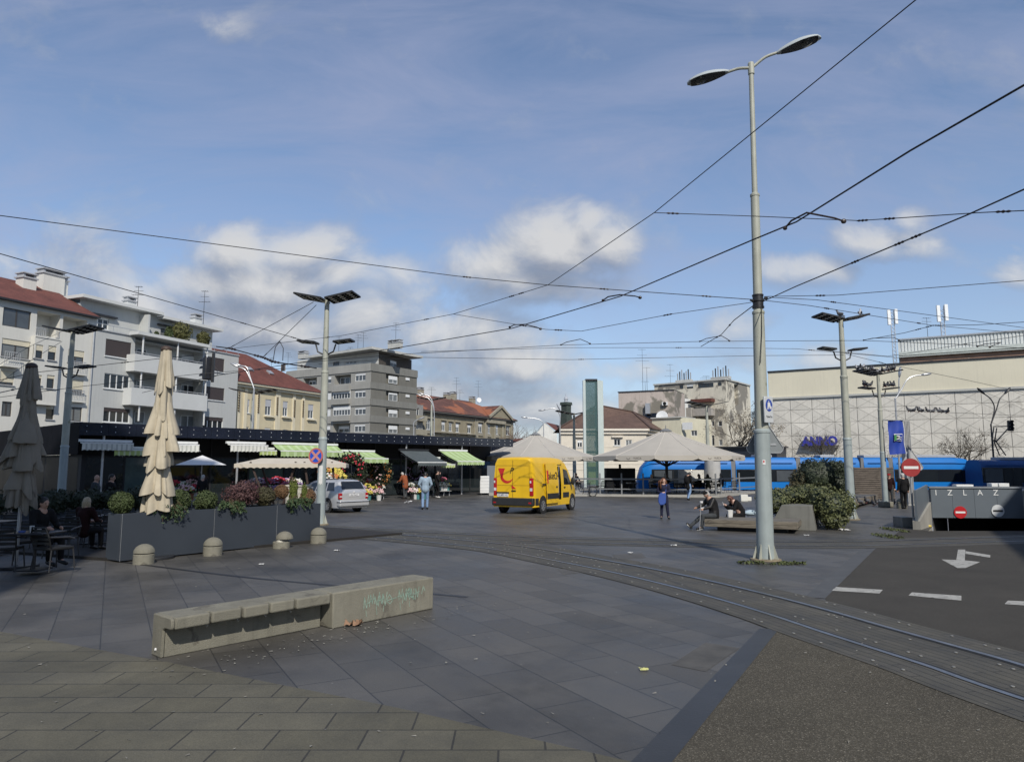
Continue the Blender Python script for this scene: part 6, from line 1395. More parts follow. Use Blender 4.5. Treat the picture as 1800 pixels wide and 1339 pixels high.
m = MB(); R0 = .165; zt_, zb_ = at(565, 818, 25.5).z, at(565, 853, 25.5).z
for i in range(7):
    for j in range(2): m.v.append(V(PP.x + R0*math.cos(-2.0 + i*.14), PP.y + R0*math.sin(-2.0 + i*.14), (zt_, zb_ + .06*abs(math.sin(i*2.1)))[j]))
for i in range(6): m.face([2*i, 2*i+2, 2*i+3, 2*i+1])
single(m, 'torn_poster', M('torn_paper', (.6,.6,.58), .9, .15, 9.), 'torn strip of white poster pasted under the no-stopping sign', 'poster', loc=V(PP.x-.1, PP.y-.16, zb_))
# no-entry sign on its post, triangle behind it
Ys = 24.3; c = at(1601.5, 821.5, Ys); rt = thing('no_entry_sign', 'red round no-entry sign on a thin post at the garage ramp', 'road sign', V(c.x, Ys, 0), world=True)
noentry(rt, c, .305, (-.12,-1,0), plate=M('sign_red_dull', (.30,.03,.03), .45, .15)); m = MB(); m.cyl((c.x, Ys+.06, 0), (c.x, Ys+.06, c.z+.6), .033, n=10); m.build('post', METL, rt)
tri_back('back of a pale triangular sign above the red no-entry sign', V(c.x+.08, Ys+.12, c.z+.16), .43, (.15,1,0), M('sign_back_pale', (.42,.43,.43), .5))
# curved street lights
def curved_lamp(label, px, py, ptop, Y, arms, dark=False, pr=.09, base=None):
    c = at(px, py, Y); zt_ = at(px, ptop, Y).z; rt = thing('curved_street_light', label, 'street light', V(c.x, Y, 0), group='curved street lights', world=True); mt = METL if not dark else METD
    m = MB(); m.tube([(c.x, Y, 0 if base is None else base), (c.x, Y, zt_)], [pr, pr*.7], 10); m.build('pole', mt, rt)
    for pts in arms:
        pth = [V(c.x, Y, zt_-.05)] + [at(*p, Y) for p in pts]; m = MB(); m.tube(catmull(pth, 5), .05, 8); o = m.build('arm', mt, rt)
        e = pth[-1]; d = (pth[-1] - pth[-2]).normalized(); m = MB(); i0 = 0; m.ball((0,0,0), .45, .16, .10, 12, 6); qq = d.to_track_quat('X','Z').to_matrix()
        for i in range(len(m.v)): m.v[i] = e + d*.35 + qq @ m.v[i]
        m.build('lamp_head', METL if not dark else METD, o)
curved_lamp('curved street light with one arm bending right, in front of the cream store wall', 1583, 850, 700, 55, [[(1585,684),(1594,668),(1606,661),(1620,659)], [(1580,690),(1580,672),(1581,662)]])
curved_lamp('dark street light with two drooping arms above the traffic signal at the right', 1750, 850, 745, 62, [[(1748,718),(1742,702),(1730,692)], [(1752,718),(1757,702),(1766,692)]], True)
curved_lamp('two-headed curved street light over the roofs left of the glass tower', 985, 840, 745, 82, [[(984,730),(975,718),(958,720)], [(985,730),(985,722),(984,720)]])
curved_lamp('thin curved street light over the parasol left of the steeple', 956, 840, 752, 96, [[(954,742),(944,736),(926,734)]])
curved_lamp('pale curved street light with a double arm in front of the yellow house', 440, 840, 682, 58, [[(439,664),(431,650),(420,645)], [(440,664),(434,646),(424,643)]])
curved_lamp('pale curved street light in front of the olive house roof', 762, 840, 730, 92, [[(761,712),(753,700),(742,696)], [(762,712),(756,698),(746,694)]])
curved_lamp('small street light bending right below the olive house balconies', 726, 840, 752, 90, [[(727,744),(731,739),(736,737)]])
# traffic signals
def signal(label, c, nrm, w, h, back=True, n=3, pole=None):
    rt = thing('traffic_signal', label, 'traffic light', c, world=True); n_ = Vector(nrm).normalized(); ax = V(-n_.y, n_.x, 0); m = MB(); m.obox(c, ax*w/2, n_*.12, V(0,0,h/2)); m.build('housing', METD, rt, bevel=.04)
    for k in range(n):
        m = MB(); p = c + n_*.12 + V(0,0,h*(.33 - .33*k)); i0 = 0
        for j in range(9): a = PI*j/8; m.v += [p + ax*w*.36*math.cos(a) + V(0,0,w*.36*math.sin(a)), p + n_*.26 + ax*w*.38*math.cos(a) + V(0,0,w*.38*math.sin(a))]
        for j in range(8): m.face([2*j, 2*j+1, 2*j+3, 2*j+2])
        m.build('visor', METD, rt, smooth=False); m = MB(); m.poly([p + n_*.01 + ax*w*.33*math.cos(2*PI*j/14) + V(0,0,w*.33*math.sin(2*PI*j/14)) for j in range(14)]); m.build('lamp_lens', TYRE, rt, smooth=False)
    return rt, ax
c = at(366, 648, 30); rt, ax = signal('three-lamp traffic signal seen from behind, hanging from the wires before the grey-white block', c, (-.75,.45,0), .42, .95)
m = MB(); q = at(374.5, 646, 30); m.bar(q - V(0,0,.62), q + V(0,0,.62), .10, .10); m.build('mast', METD, rt, smooth=False); m = MB(); m.tube([q - V(0,0,.4), at(382,660,30), at(382,650,30), at(377,645,30)], .012, 5); m.build('cable', METD, rt)
c = at(1776, 748, 60); rt, ax = signal('black traffic signal on an arm at the far right, above the dark blue tram', c, (-.2,-1,0), .42, .88); m = MB(); m.tube([at(1750,749.5,60), at(1772,749,60)], .05, 6); m.tube([at(1776,738,60), at(1776,733,60), at(1770,733.5,60)], .03, 5); m.build('arm', METD, rt)
# ---------------------------------------------------------------- concrete bench with graffiti
E0 = G(283,1157); bd = (G(745,1066.5) - E0); bd.z = 0; BLn = bd.length; bd.normalize(); bn = V(bd.y, -bd.x, 0)
BP = lambda a, d, z: V(E0.x, E0.y, 0) + bd*a + bn*d + V(0,0,z)
rt = thing('concrete_bench', 'long low concrete bench with an overhanging slab and green graffiti on its solid half', 'bench', V(E0.x, E0.y, 0), world=True)
a1 = (G(560,1102) - E0).dot(bd) + .02; OH = .21; T = .26; H0 = .45
def bb(m, a0, a1_, d0, d1, z0, z1): m.obox(BP((a0+a1_)/2, (d0+d1)/2, (z0+z1)/2), bd*(a1_-a0)/2, bn*(d1-d0)/2, V(0,0,(z1-z0)/2))
m = MB(); m.prism([BP(0,-.015,0), BP(0,-.005,.30), BP(0,.05,.325), BP(0,OH-.02,.325), BP(0,OH,.345), BP(0,OH,H0-.02), BP(0,OH-.03,H0), BP(0,-T,H0), BP(0,-T,0)], bd*.04)
bb(m, .04, a1, -T, -.01, 0, H0-.003); m.build('wall', CONCB, rt, bevel=.012)
cuts = [.0, .44, .82, 1.17, 1.52, a1-.0]; cuts = [c * (a1) / cuts[-1] for c in cuts]
m = MB(); bb(m, .041, a1+.02, -T+.002, .10, .325, H0+.002); o = m.build('seat_slab', CONCB, rt, bevel=.008)
for k in range(5):
    m = MB(); bb(m, cuts[k]+(.042 if k == 0 else .022), cuts[k+1]-.004, .09, OH - .01*(k % 2), .322 + .004*(k % 2), H0+.004); m.build('seat_segment', CONCB, rt, bevel=.022, seg=3)
m = MB(); bb(m, a1+.03, BLn, -T, OH, 0.0, H0+.006); m.build('block', CONCB, rt, bevel=.02, seg=3)
HK = M('hook_steel', (.45,.44,.41), .4, .1)
for c_ in cuts[1:5]:
    m = MB(); p = BP(c_ + .02, .06, .325); m.tube([p, p - V(0,0,.035), p + bn*.02 - V(0,0,.05), p + bn*.035 - V(0,0,.035)], .006, 6); m.build('hook', HK, rt)
m = MB(); m.ball(BP(-.0, -T*.55, .075), .018, .018, .018, 8, 6); m.build('bolt_cap', PLATE, rt)
GRF = M('graffiti_green', (.215,.30,.245), .9, .45, 30.); m = MB(); d_ = OH + .003; L0 = a1 + .03; LB = BLn - L0
def stroke(pts, w=.011):
    pts = [(x + U(-.006,.006), y + U(-.05,.05)) for x, y in pts]
    q = [BP(L0 + LB*x, d_, .06 + .36*y) for x, y in pts]
    for a, b in zip(q, q[1:]): m.bar(a, b, .0015, w, V(0,0,1)) if abs((b-a).z) < .5*(b-a).length else m.bar(a, b, .0015, w, bd)
for k, x in enumerate((.28,.33,.38,.42,.46,.62,.66,.70,.74,.79)):
    stroke([(x, .30+.06*(k%3)), (x+.008, .75+.05*(k%2)), (x+.03, .35+.08*(k%2)), (x+.045, .82)])
    if k % 2: stroke([(x-.01,.55), (x+.05,.62)])
stroke([(.50,.5),(.53,.72),(.56,.5),(.53,.35),(.50,.5)]); stroke([(.50,.48),(.60,.55)]); stroke([(.86,.55),(.88,.8),(.90,.6)]); stroke([(.69,.5),(.73,.86),(.75,.6),(.72,.55),(.78,.35)], .022)
for x in (.30,.40,.47,.64,.73): stroke([(x,.32),(x+.004,.08)], .008)
m.build('graffiti', GRF, rt, smooth=False)
# ---------------------------------------------------------------- bollards and planter
def bollard(label, px, py, broken=False, r=.215):
    c = G(px, py); c.y += r*.7; c.z = 0; rt = thing('bollard', label, 'bollard', c, world=True, group='stone bollards in front of the planter')
    m = MB(); m.lathe([(r,0),(r,.20),(r-.012,.212),(r-.03,.214)] if not broken else [(r,0),(r,.15),(r-.012,.165),(.001,.165)], c, 28); m.build('base', CONCB, rt)
    m = MB(); off = V(0,0,0) if not broken else V(.07,.02,.0)
    if broken: m.lathe([(r-.07,.165),(r-.08,.22),(.02,.235),(.001,.235)], c, 20, fn=lambda a, k, z: 1 + .12*math.sin(3*a)); m.build('core', M('broken_stone', (.5,.48,.42), .9, .15, 9.), rt); m = MB()
    m.lathe([(r-.03,.215),(r-.03,.23)] + [(r*math.cos(t_*PI/2/9), .235 + r*.86*math.sin(t_*PI/2/9)) for t_ in range(10)], c + off, 28)
    o = m.build('dome', CONCB, rt)
    if not broken: m = MB(); m.lathe([(r-.022,.205),(r-.022,.238)], c, 24); m.build('joint', GRV, rt)
bollard('stone bollard with a dome top nearest the left end of the planter', 246, 992); bollard('stone bollard with a dome top in front of the first seam of the planter', 369, 977)
bollard('broken stone bollard with its dome knocked aside', 491, 964, True); bollard('stone bollard with a dome top at the right end of the planter', 557, 955)
PA, PB = G(210,988.5), G(562,951); pd = (PB - PA); PLn = pd.length; pd.normalize(); pn = V(pd.y, -pd.x, 0); PH_ = 1.05; PD = .62
PP_ = lambda a, d, z: V(PA.x, PA.y, 0) + pd*a + pn*d + V(0,0,z)
ANTH = M('anthracite_panel', (.040,.048,.060), .48, .10, .8, spec=.4)
rt = thing('planter', 'long anthracite planter box in three panels along the edge of the cafe terrace', 'planter', V(PA.x, PA.y, 0), world=True)
for k, (a0, a1_) in enumerate(((0,.405),(.405,.735),(.735,1))):
    m = MB(); a0 *= PLn; a1_ *= PLn; m.obox(PP_((a0+a1_)/2, -.02, PH_/2+.015), pd*((a1_-a0)/2-.004), pn*.02, V(0,0,PH_/2-.015)); m.build('panel', ANTH, rt, bevel=.004)
m = MB(); m.obox(PP_(.0, -PD/2-.003, PH_/2+.015), pd*.018, pn*(PD/2-.02), V(0,0,PH_/2-.02)); m.build('panel', ANTH, rt, bevel=.004)
m = MB(); m.obox(PP_(PLn-.02, -PD/2, PH_/2+.015), pd*.018, pn*(PD/2-.03), V(0,0,PH_/2-.02)); m.build('panel', ANTH, rt, bevel=.004)
m = MB(); m.obox(PP_(PLn/2, -PD, PH_/2+.015), pd*(PLn/2-.05), pn*.02, V(0,0,PH_/2-.02)); m.build('panel', ANTH, rt, bevel=.004)
m = MB(); m.poly([PP_(.02,-.04,PH_-.06), PP_(PLn-.04,-.04,PH_-.06), PP_(PLn-.04,-PD+.02,PH_-.06), PP_(.02,-PD+.02,PH_-.06)]); m.build('soil', M('soil', (.035,.025,.018), .95, .3, 12.), rt, smooth=False)
m = MB()
for a in (.0, .405*PLn, .735*PLn): m.bar(PP_(a,.003,.02), PP_(a,.003,PH_), .006, .004, pn)
m.build('seam', METL, rt, smooth=False)
def pplant(px, py, rx, rz, mat, name, label, cat='shrub', n=1600, leaf=.032, d=-.3, lumps=.12, ry=None, **k):
    a = (at(px, 900, 1e3)); r_ = ray(px, 890); c = V(0,0,CAMH); base = PP_(0, d, 0); kk = (base - c).dot(pn) / r_.dot(pn); p = c + r_*kk; Yd = p.y; z = at(px, py, Yd).z
    return shrub(name, label, cat, V(p.x, p.y, max(z, PH_ - .1 + rz*.5)), rx, ry or rx, rz, mat, n, leaf, lumps, **k)
pplant(213, 884, .255, .255, SHRUB_G[0], 'box_ball', 'clipped round box ball at the left end of the planter', n=2600, leaf=.026, lumps=.05)
pplant(314, 880, .27, .27, SHRUB_G[0], 'box_ball', 'clipped box ball right of the folded beige parasol', n=2400, leaf=.028, lumps=.06)
pplant(361, 880, .27, .25, SHRUB_G[0], 'box_shrub', 'rough green box shrub between the box ball and the maroon shrubs', n=1800, leaf=.03, lumps=.25)
pplant(424, 868, .42, .33, SHRUB_G[3], 'maroon_shrub', 'wide loose maroon-leaved shrub in the middle of the planter', n=1900, leaf=.036, lumps=.35)
pplant(464, 872, .27, .26, M('leaf_olive_brown', (.055,.05,.022), .7, .5, 9.), 'olive_shrub', 'dark olive-brown round shrub right of the maroon shrub', n=2000, leaf=.03, lumps=.15)
pplant(494, 864, .20, .19, SHRUB_G[4], 'brown_ball', 'rust-brown round shrub left of the taller green cone', n=1700, leaf=.024, lumps=.08, d=-.5)
pplant(541, 873, .22, .22, SHRUB_G[4], 'brown_ball', 'rust-brown round shrub at the right end of the planter', n=1900, leaf=.024, lumps=.07)
cone_f = lambda d_: max(.12, 1 - .86 * max(0, (d_.z + .65)) / 1.65) * (1.0 if d_.z < .9 else 1)
pplant(515, 866, .17, .42, SHRUB_G[7], 'dwarf_conifer', 'taller yellow-green conical conifer near the right end of the planter', n=1500, leaf=.028, lumps=.08, shape=lambda d_: .55 + .45*abs(d_.z), d=-.25)
pplant(534, 868, .11, .30, SHRUB_G[7], 'dwarf_conifer', 'smaller yellow-green conical conifer near the right end of the planter', n=900, leaf=.026, lumps=.08, shape=lambda d_: .55 + .45*abs(d_.z), d=-.25)
def juniper(px, py, label, w, drop, n=800):
    r_ = ray(px, 890); c = V(0,0,CAMH); base = PP_(0, -.12, 0); kk = (base - c).dot(pn) / r_.dot(pn); p = c + r_*kk; p.z = PH_ + .02; m = MB(); rtj = thing('trailing_juniper', label, 'shrub', p, world=True)
    st = MB()
    for k in range(34):
        a = U(-1,1); out = U(.05,.32); up = U(.02,.24); q = [p + pd*a*w*.25, p + pd*a*w*.6 + pn*out*.5 + V(0,0,up), p + pd*a*w + pn*out + V(0,0,up*.6 - drop*U(0,1)*(1-abs(a)*.5))]
        st.tube(q, .005, 4)
        for j in range(int(n/34)):
            t_ = U(.15,1.05); b_ = q[0]*(1-t_)**2 + q[1]*2*t_*(1-t_) + q[2]*t_*t_; m.leaf(b_ + V(U(-.03,.03),U(-.03,.03),U(-.03,.03)), U(.022,.04), None, 2.4)
    st.build('stem', M('twig_brown', (.08,.05,.03), .9), rtj); m.build('foliage', SHRUB_G[2], rtj, smooth=False)
juniper(292, 890, 'trailing green juniper spilling over the left part of the planter', .36, .42, 1300); juniper(402, 885, 'trailing green juniper spilling over the middle of the planter', .42, .34, 1300); juniper(516, 880, 'trailing green juniper spilling over the right part of the planter', .52, .30, 1700)
pplant(262, 888, .16, .26, SHRUB_G[2], 'sparse_shrub', 'sparse light green shrub in front of the foot of the beige parasol', n=420, leaf=.03, lumps=.5, core=False, d=-.2)
# ---------------------------------------------------------------- folded cafe parasols
def folded(label, px, ybase, ytop, Y, mat, seed, k=1.):
    b = at(px, ybase, Y); zt_ = at(px, ytop, Y).z; H = zt_; rt = thing('folded_parasol', label, 'parasol', V(b.x, Y, 0), world=True); rr = random.Random(seed)
    m = MB(); m.cyl((b.x,Y,0), (b.x,Y,H+.02), .035, n=12); m.build('pole', METL, rt)
    m = MB(); m.ball((b.x,Y,H-.03), .13*k, .13*k, .09, 14, 8); m.build('cap', M('parasol_cap', (.055,.035,.025), .6), rt)
    # the hanging cloth: six tiers, each flaring into pleats and tucked under the one above
    tiers = [(1.0,.77,.12,.235),(.80,.60,.16,.225),(.665,.46,.17,.37),(.53,.35,.22,.40),(.425,.265,.24,.37),(.31,.10,.17,.37),(.21,-.01,.22,.30)]
    z0_ = at(px, 893 if px > 200 else 885, Y).z; zc = lambda t_: z0_ + (H - .06 - z0_)*t_
    m = MB()
    for ti, (ta, tb, ra, rb) in enumerate(tiers):
        n = 96; rows = 10; i0 = len(m.v); ph = rr.uniform(0,6); npl = rr.choice((5,6,7)); drop = [rr.choice((.02,-.03,-.06,-.20)) + rr.uniform(-.03,.03) for _ in range(npl+1)]; w1, w2 = rr.uniform(0,6), rr.uniform(0,6); flr = [rr.uniform(.72,1.12) for _ in range(npl+1)]
        for r_i in range(rows):
            f_ = r_i/(rows-1); 
            for j in range(n):
                a = 2*PI*j/n; w_ = (a + .30*math.sin(a*2+w1) + .16*math.sin(a*3+w2))*npl/(2*PI) + ph; w_ = w_ % npl; fold = abs(math.sin(PI*w_))**.75; sub_ = abs(math.sin(PI*w_*2+.6)); amp = .16 + .34*f_; rad_ = (ra + (rb-ra)*f_**1.15*(1 + (flr[int(w_)%npl]-1)*fold))*k*(1 - amp + amp*(fold*.95+.28*sub_)) * (1 + .12*math.sin(a*2+ti*1.7+seed))
                sk = drop[int(w_) % npl]; z_ = zc(ta + (tb-ta)*f_) + f_*f_*(sk*fold**1.3 + .02*(1-fold))*k - (0 if f_ < .99 else .02*fold)
                if f_ > .9: rad_ *= .97
                m.v.append(V(b.x + rad_*math.cos(a + .1*f_*math.sin(w_*2)), Y + rad_*math.sin(a), z_ + .01*mno.noise(V(a*3,f_*4,ti+seed))))
        for r_i in range(rows-1):
            for j in range(n): q = i0 + r_i*n + j; q2 = i0 + r_i*n + (j+1)%n; m.face([q, q+n, q2+n, q2])
    o = m.build('cloth', mat, rt, ang=1.4)
    zz = zc(.305); m = MB(); i0 = 0; m.lathe([(.20*k,-.025),(.205*k,0),(.20*k,.03)], (b.x,Y,zz), 24); m.build('strap', M('strap_cream', (.62,.57,.45), .8), rt)
    m = MB(); m.cyl((b.x,Y,0),(b.x,Y,.06), .42, n=20); m.build('base', METD, rt, bevel=.01)
folded('folded beige cafe parasol in full sun, standing behind the planter', 276, 905, 612, 16.7, M('canvas_beige', (.45,.40,.305), .9, .16, 3., bump=.1, bscale=40, spec=.15), 3, 1.0)
folded('folded grey-brown cafe parasol in deep shade at the left edge', 34, 915, 642, 15.2, M('canvas_taupe', (.24,.215,.175), .9, .1, 3., bump=.1, bscale=40, spec=.15), 8, .92)
# ---------------------------------------------------------------- shaded cafe terrace
RAT = M('rattan_black', (.010,.010,.010), .6, .3, 30.); TOPM = M('table_dark', (.016,.016,.019), .4, .2)  # both tones blackened further to deepen the terrace shade
def make_chair(loc, rz, label, grp=None):
    rt = thing('cafe_chair', label, 'chair', loc, rz, group=grp)
    m = MB(); m.box(-.25,.25,-.24,.24,.40,.46); m.build('seat', RAT, rt, bevel=.02)
    m = MB(); m.tube([(-.25,-.24,.46),(-.26,-.30,.66),(-.2,-.33,.84),(.2,-.33,.84),(.26,-.30,.66),(.25,-.24,.46)], .016, 8)
    for z in (.54,.62,.70,.78): m.bar((-.24,-.27-.09*(z-.46),z), (.24,-.27-.09*(z-.46),z), .02, .05)
    m.build('backrest', RAT, rt, smooth=False)
    for sx_ in (-1,1):
        m = MB(); m.tube([(sx_*.27,-.28,.66),(sx_*.28,.1,.64),(sx_*.26,.22,.60)], .018, 8); m.build('armrest', M('arm_steel', (.05,.05,.053), .4, metal=.3), rt)
        for sy in (-1,1): m = MB(); m.tube([(sx_*.24,sy*.22,.41),(sx_*.27,sy*.26,0)], .014, 6); m.build('leg', M('leg_steel', (.03,.03,.032), .5), rt)  # leg colour darkened so it sinks into the terrace shade
    return rt
def make_table(loc, label, grp=None, r=.38, sq=True):
    rt = thing('cafe_table', label, 'table', loc, 0, group=grp); m = MB(); m.box(-r,r,-r,r,.70,.735); m.build('tabletop', TOPM, rt, bevel=.01)
    m = MB(); m.cyl((0,0,.03),(0,0,.70), .03, n=10); m.build('column', METD, rt); m = MB(); m.box(-.24,.24,-.24,.24,0,.03); m.build('foot', METD, rt, bevel=.008); return rt
def gp(px, Y): q = at(px, 900, Y); return V(q.x, Y, 0)
m = MB(); tq = [G(-60,985), G(195,985), PP_(-.4,-.2,0), PP_(4.5,-.9,0), PP_(5.0,-9,0), V(-24,30,0), V(-24,17,0)]
mb = MB(); ta, tb_ = G(-80,966), G(196,986); tdir = (tb_-ta).normalized(); tn = V(-tdir.y, tdir.x, 0)
mb.prism([V(p.x,p.y,0.004) for p in (ta, tb_, tb_ + KD*8.2, ta + KD*9 - KN*2)], V(0,0,.06)); struct(mb, 'terrace_floor', M('terrace_boards', (.016,.014,.012), .8, .3, 3.), smooth=False)  # board colour darkened to carry part of the terrace shade
tT = make_table(gp(62, 14.4) + V(.05,0,.065), 'dark cafe table with two white cups in the shade at the left edge')
make_table(gp(168, 19.2) + V(0,0,.065), 'dark cafe table behind the seated blond woman')
make_table(gp(-10, 17.2) + V(0,0,.065), 'dark cafe table beyond the taupe parasol at the left edge')
for i, (px, Y, rz) in enumerate(((15,14.3,.3),(100,14.4,-.4),(180,18.4,1.2),(112,16.4,3.3),(30,15.4,2.9),(150,18.6,3.2),(186,20.2,1.5),(5,18.2,3.),(60,18.4,2.8),(120,19.2,3.1),(172,19.6,2.7))):
    make_chair(gp(px, Y) + V(0,0,.065), rz, 'black cafe chair standing on the shaded terrace left of the planter', 'chairs on the shaded terrace')
for k, (px, cm) in enumerate(((60,'tall'),(73,'wide'))):
    q = at(px, 878 if k == 0 else 876, 14.25); m = MB(); c = V(q.x, 14.25, .802); m.lathe([(.032,0),(.042,.13 if k == 0 else .10),(.038,.13 if k == 0 else .10),(.03,.01),(.001,.01)], c, 16)
    single(m, 'paper_cup', WP, '%s white cup on the dark cafe table in the shade' % ('taller' if k == 0 else 'shorter'), 'cup', loc=c)
c = V(at(43,880,14.3).x, 14.3, .802); m = MB(); m.obox(c + V(0,0,.015), (.05,.01,0), (-.01,.04,0), (0,0,.015)); single(m, 'small_packet', M('packet_blue', (.05,.10,.32), .6), 'small blue packet lying on the dark cafe table left of the cups', 'packet', loc=c)
c = V(at(85,878,14.4).x, 14.4, .802); m = MB(); m.lathe([(.05,0),(.055,.03),(.001,.02)], c, 16); single(m, 'saucer', WP, 'small pale saucer at the right side of the dark cafe table', 'saucer', loc=c)
for i, (px, Y, w) in enumerate(((40,21.5,2.4),(95,22.3,2.6),(150,23,2.6),(200,24,2.2))):
    q = gp(px, Y); rtp = thing('terrace_planter', ('leftmost dark planter box with shrubs at the back of the shaded terrace','second dark planter box with shrubs at the back of the shaded terrace','third dark planter box with shrubs at the back of the shaded terrace','dark planter box with shrubs behind the left end of the long planter')[i], 'planter', q, world=True)
    m = MB(); m.obox(q + V(0,0,.35), KD*w*.5*.5+KN*0, KN*.25, V(0,0,.35)); m.build('box', ANTH, rtp, bevel=.01)
    for e in (-.3, .3): shrub('shrub', '', '', q + KD*w*e + V(0,0,.98), .42, .4, .38, SHRUB_G[5], 650, .06, .3, parent=rtp)
# ---------------------------------------------------------------- big grey parasols and fence
TAUP = M('parasol_taupe', (.40,.375,.33), .9, .07, .8, bump=.06, bscale=30, spec=.15)
def bigparasol(label, px, pr0, pr1, yap, yrim, Y, ang0=.2, marks=()):
    c = at(px, 830, Y); R0 = (at(pr1, 808, Y).x - at(pr0, 808, Y).x)/2; c.x = (at(pr1, 808, Y).x + at(pr0, 808, Y).x)/2; za = at(px, yap, Y).z; zr = 2.62 if yrim is None else at(px, yrim, Y).z
    rt = thing('big_parasol', label, 'parasol', V(c.x, Y, 0), world=True); N = 12; m = MB(); val = .33
    ring = [V(c.x + R0*math.cos(ang0 + 2*PI*k/N), Y + R0*math.sin(ang0 + 2*PI*k/N), zr) for k in range(N)]; ap = V(c.x, Y, za); hub = [ap + (p - ap)*.07 - V(0,0,.03) for p in ring]
    for k in range(N):
        a, b, ha, hb = ring[k], ring[(k+1)%N], hub[k], hub[(k+1)%N]; n = 6
        for i in range(n):
            for j in range(4):
                def S(u_, v_): 
                    p = (ha + (hb-ha)*u_)*(1-v_) + (a + (b-a)*u_)*v_; return p - V(0,0,.10*math.sin(PI*v_)*(1 - .35*math.sin(PI*u_)))
                m.poly([S(i/n,j/4), S(i/n,(j+1)/4), S((i+1)/n,(j+1)/4), S((i+1)/n,j/4)])
    m.build('canopy', TAUP, rt, smooth=False); m = MB()
    for k in range(N): m.tube([hub[k]*(1-v_) + ring[k]*v_ - V(0,0,.10*math.sin(PI*v_) - .012) for v_ in (0,.2,.4,.6,.8,1)], .022, 5)
    m.build('seam', M('seam_pale', (.50,.475,.43), .9), rt)
    for k in range(N):
        m = MB(); a, b = ring[k], ring[(k+1)%N]; n = 8; o_ = (a + b)/2 - V(c.x,Y,zr); o_.normalize()
        for i in range(n):
            u0, u1 = i/n, (i+1)/n; f_ = lambda u_: val*(1 - .35*max(0, (abs(u_-.5)-.42)/.08)**2)
            m.poly([a+(b-a)*u0, a+(b-a)*u1, a+(b-a)*u1 + o_*.03 - V(0,0,f_(u1)), a+(b-a)*u0 + o_*.03 - V(0,0,f_(u0))])
        vo = m.build('valance', TAUP, rt, smooth=False)
        if k in marks:
            mid = (a+b)/2 + o_*.028 - V(0,0,.17); ax = (b-a).normalized(); m = MB()
            if ax.cross(V(0,0,1)).dot(o_) < 0: ax = -ax
            pts = [(-.46+.11*math.cos(t_), .03+.11*math.sin(t_)) for t_ in [PI + PI*i/8 for i in range(9)]]
            for (x0,z0_),(x1,z1_) in zip(pts, pts[1:]): m.bar(mid + ax*x0 + V(0,0,z0_), mid + ax*x1 + V(0,0,z1_), .004, .05, V(0,0,1))
            text_mesh(m, 'VUICA', mid + ax*.2 + o_*.004, ax, V(0,0,1), .2, .004); m.build('printed_mark', M('print_grey', (.20,.18,.16), .8), vo, smooth=False)
    m = MB()
    for k in range(N): m.bar(ring[k] + V(0,0,-.16), ap - V(0,0,.34), .05, .06)
    for k in range(N): m.bar((ring[k]*.55 + ap*.45) - V(0,0,.16), V(c.x, Y, zr-.75), .05, .05)
    m.build('rib', METD, rt, smooth=False); m = MB(); m.cyl((c.x,Y,0),(c.x,Y,za-.1), .11, n=14); m.build('mast', METD, rt)
    m = MB(); m.lathe([(R0*.085,-.13),(R0*.06,-.02),(R0*.03,.06),(.03,.08),(.02,.32),(.001,.33)], ap, 20); m.build('cap', M('cap_grey', (.16,.165,.17), .7), rt); return c
c2 = bigparasol('huge grey parasol on the right, in front of the blue tram', 1165, 1040, 1303, 755, 802, 52, .17, (7,9,10)); c1 = bigparasol('huge grey parasol on the left, behind the yellow van', 962, 836, 1048, 762, 803, 60, .25, (9,10))
FEN = M('fence_grey', (.17,.18,.19), .5, .1)
rt = thing('terrace_fence', 'grey post and rail fence around the parasol terrace', 'fence', G(1160,873), world=True)
fp = [G(x, y) for x, y in ((1010,871),(1055,872),(1093,872.3),(1131,872.6),(1170,873),(1212,873.3),(1259,874),(1268,871.5))] + [at(1300,864,52.5), at(1330,860,56)]
for p in fp: p.z = 0; m = MB(); m.bar(p, p + V(0,0,1.58), .09, .09); m.build('post', FEN, rt, smooth=False)
for a, b in zip(fp, fp[1:]):
    m = MB()
    for z in (.12, .50, 1.18): m.bar(a + V(0,0,z), b + V(0,0,z), .05, .07 if z < 1 else .10)
    m.build('rail', FEN, rt, smooth=False); g = MB(); g.poly([a+V(0,.01,.55), b+V(0,.01,.55), b+V(0,.01,1.1), a+V(0,.01,1.1)])
mb = MB(); mb.prism([V(p.x,p.y,.005) for p in (fp[0]-V(6,0,0), fp[1]-V(0,.25,0), fp[6]-V(-.1,.3,0), fp[9]+V(.2,0,0), V(2,66,0), V(-2,66,0))], V(0,0,.14)); struct(mb, 'parasol_terrace', M('terrace_kerb', (.33,.32,.29), .85, .15), smooth=False)
for i, (px, Y) in enumerate(((1075,50),(1098,51.5),(1112,52.5),(1150,50.5),(1205,52),(1224,53),(1252,51.5),(1270,53),(1290,54),(1180,54),(1060,54),(1010,58),(985,60))):
    make_chair(gp(px, Y) + V(0,0,.145), U(-.6,.6) + (PI if i % 2 else 0), 'black chair under the grey parasols behind the fence', 'chairs under the grey parasols')
for i, (px, Y) in enumerate(((1114,50.6),(1190,52.4),(1240,52.8),(1000,59))):
    make_table(gp(px, Y) + V(0,0,.145), ('dark table with white napkins left of the walking woman','dark table behind the backpack walker','dark table at the right end of the fenced terrace','dark table under the left grey parasol')[i])
q = gp(1108, 50.6); m = MB(); m.obox(q + V(-.1,-.1,.90), (.16,0,0),(0,.12,0),(0,0,.02)); single(m, 'napkins', WP, 'white napkins lying on a dark terrace table', 'napkins', loc=q + V(0,0,.88))
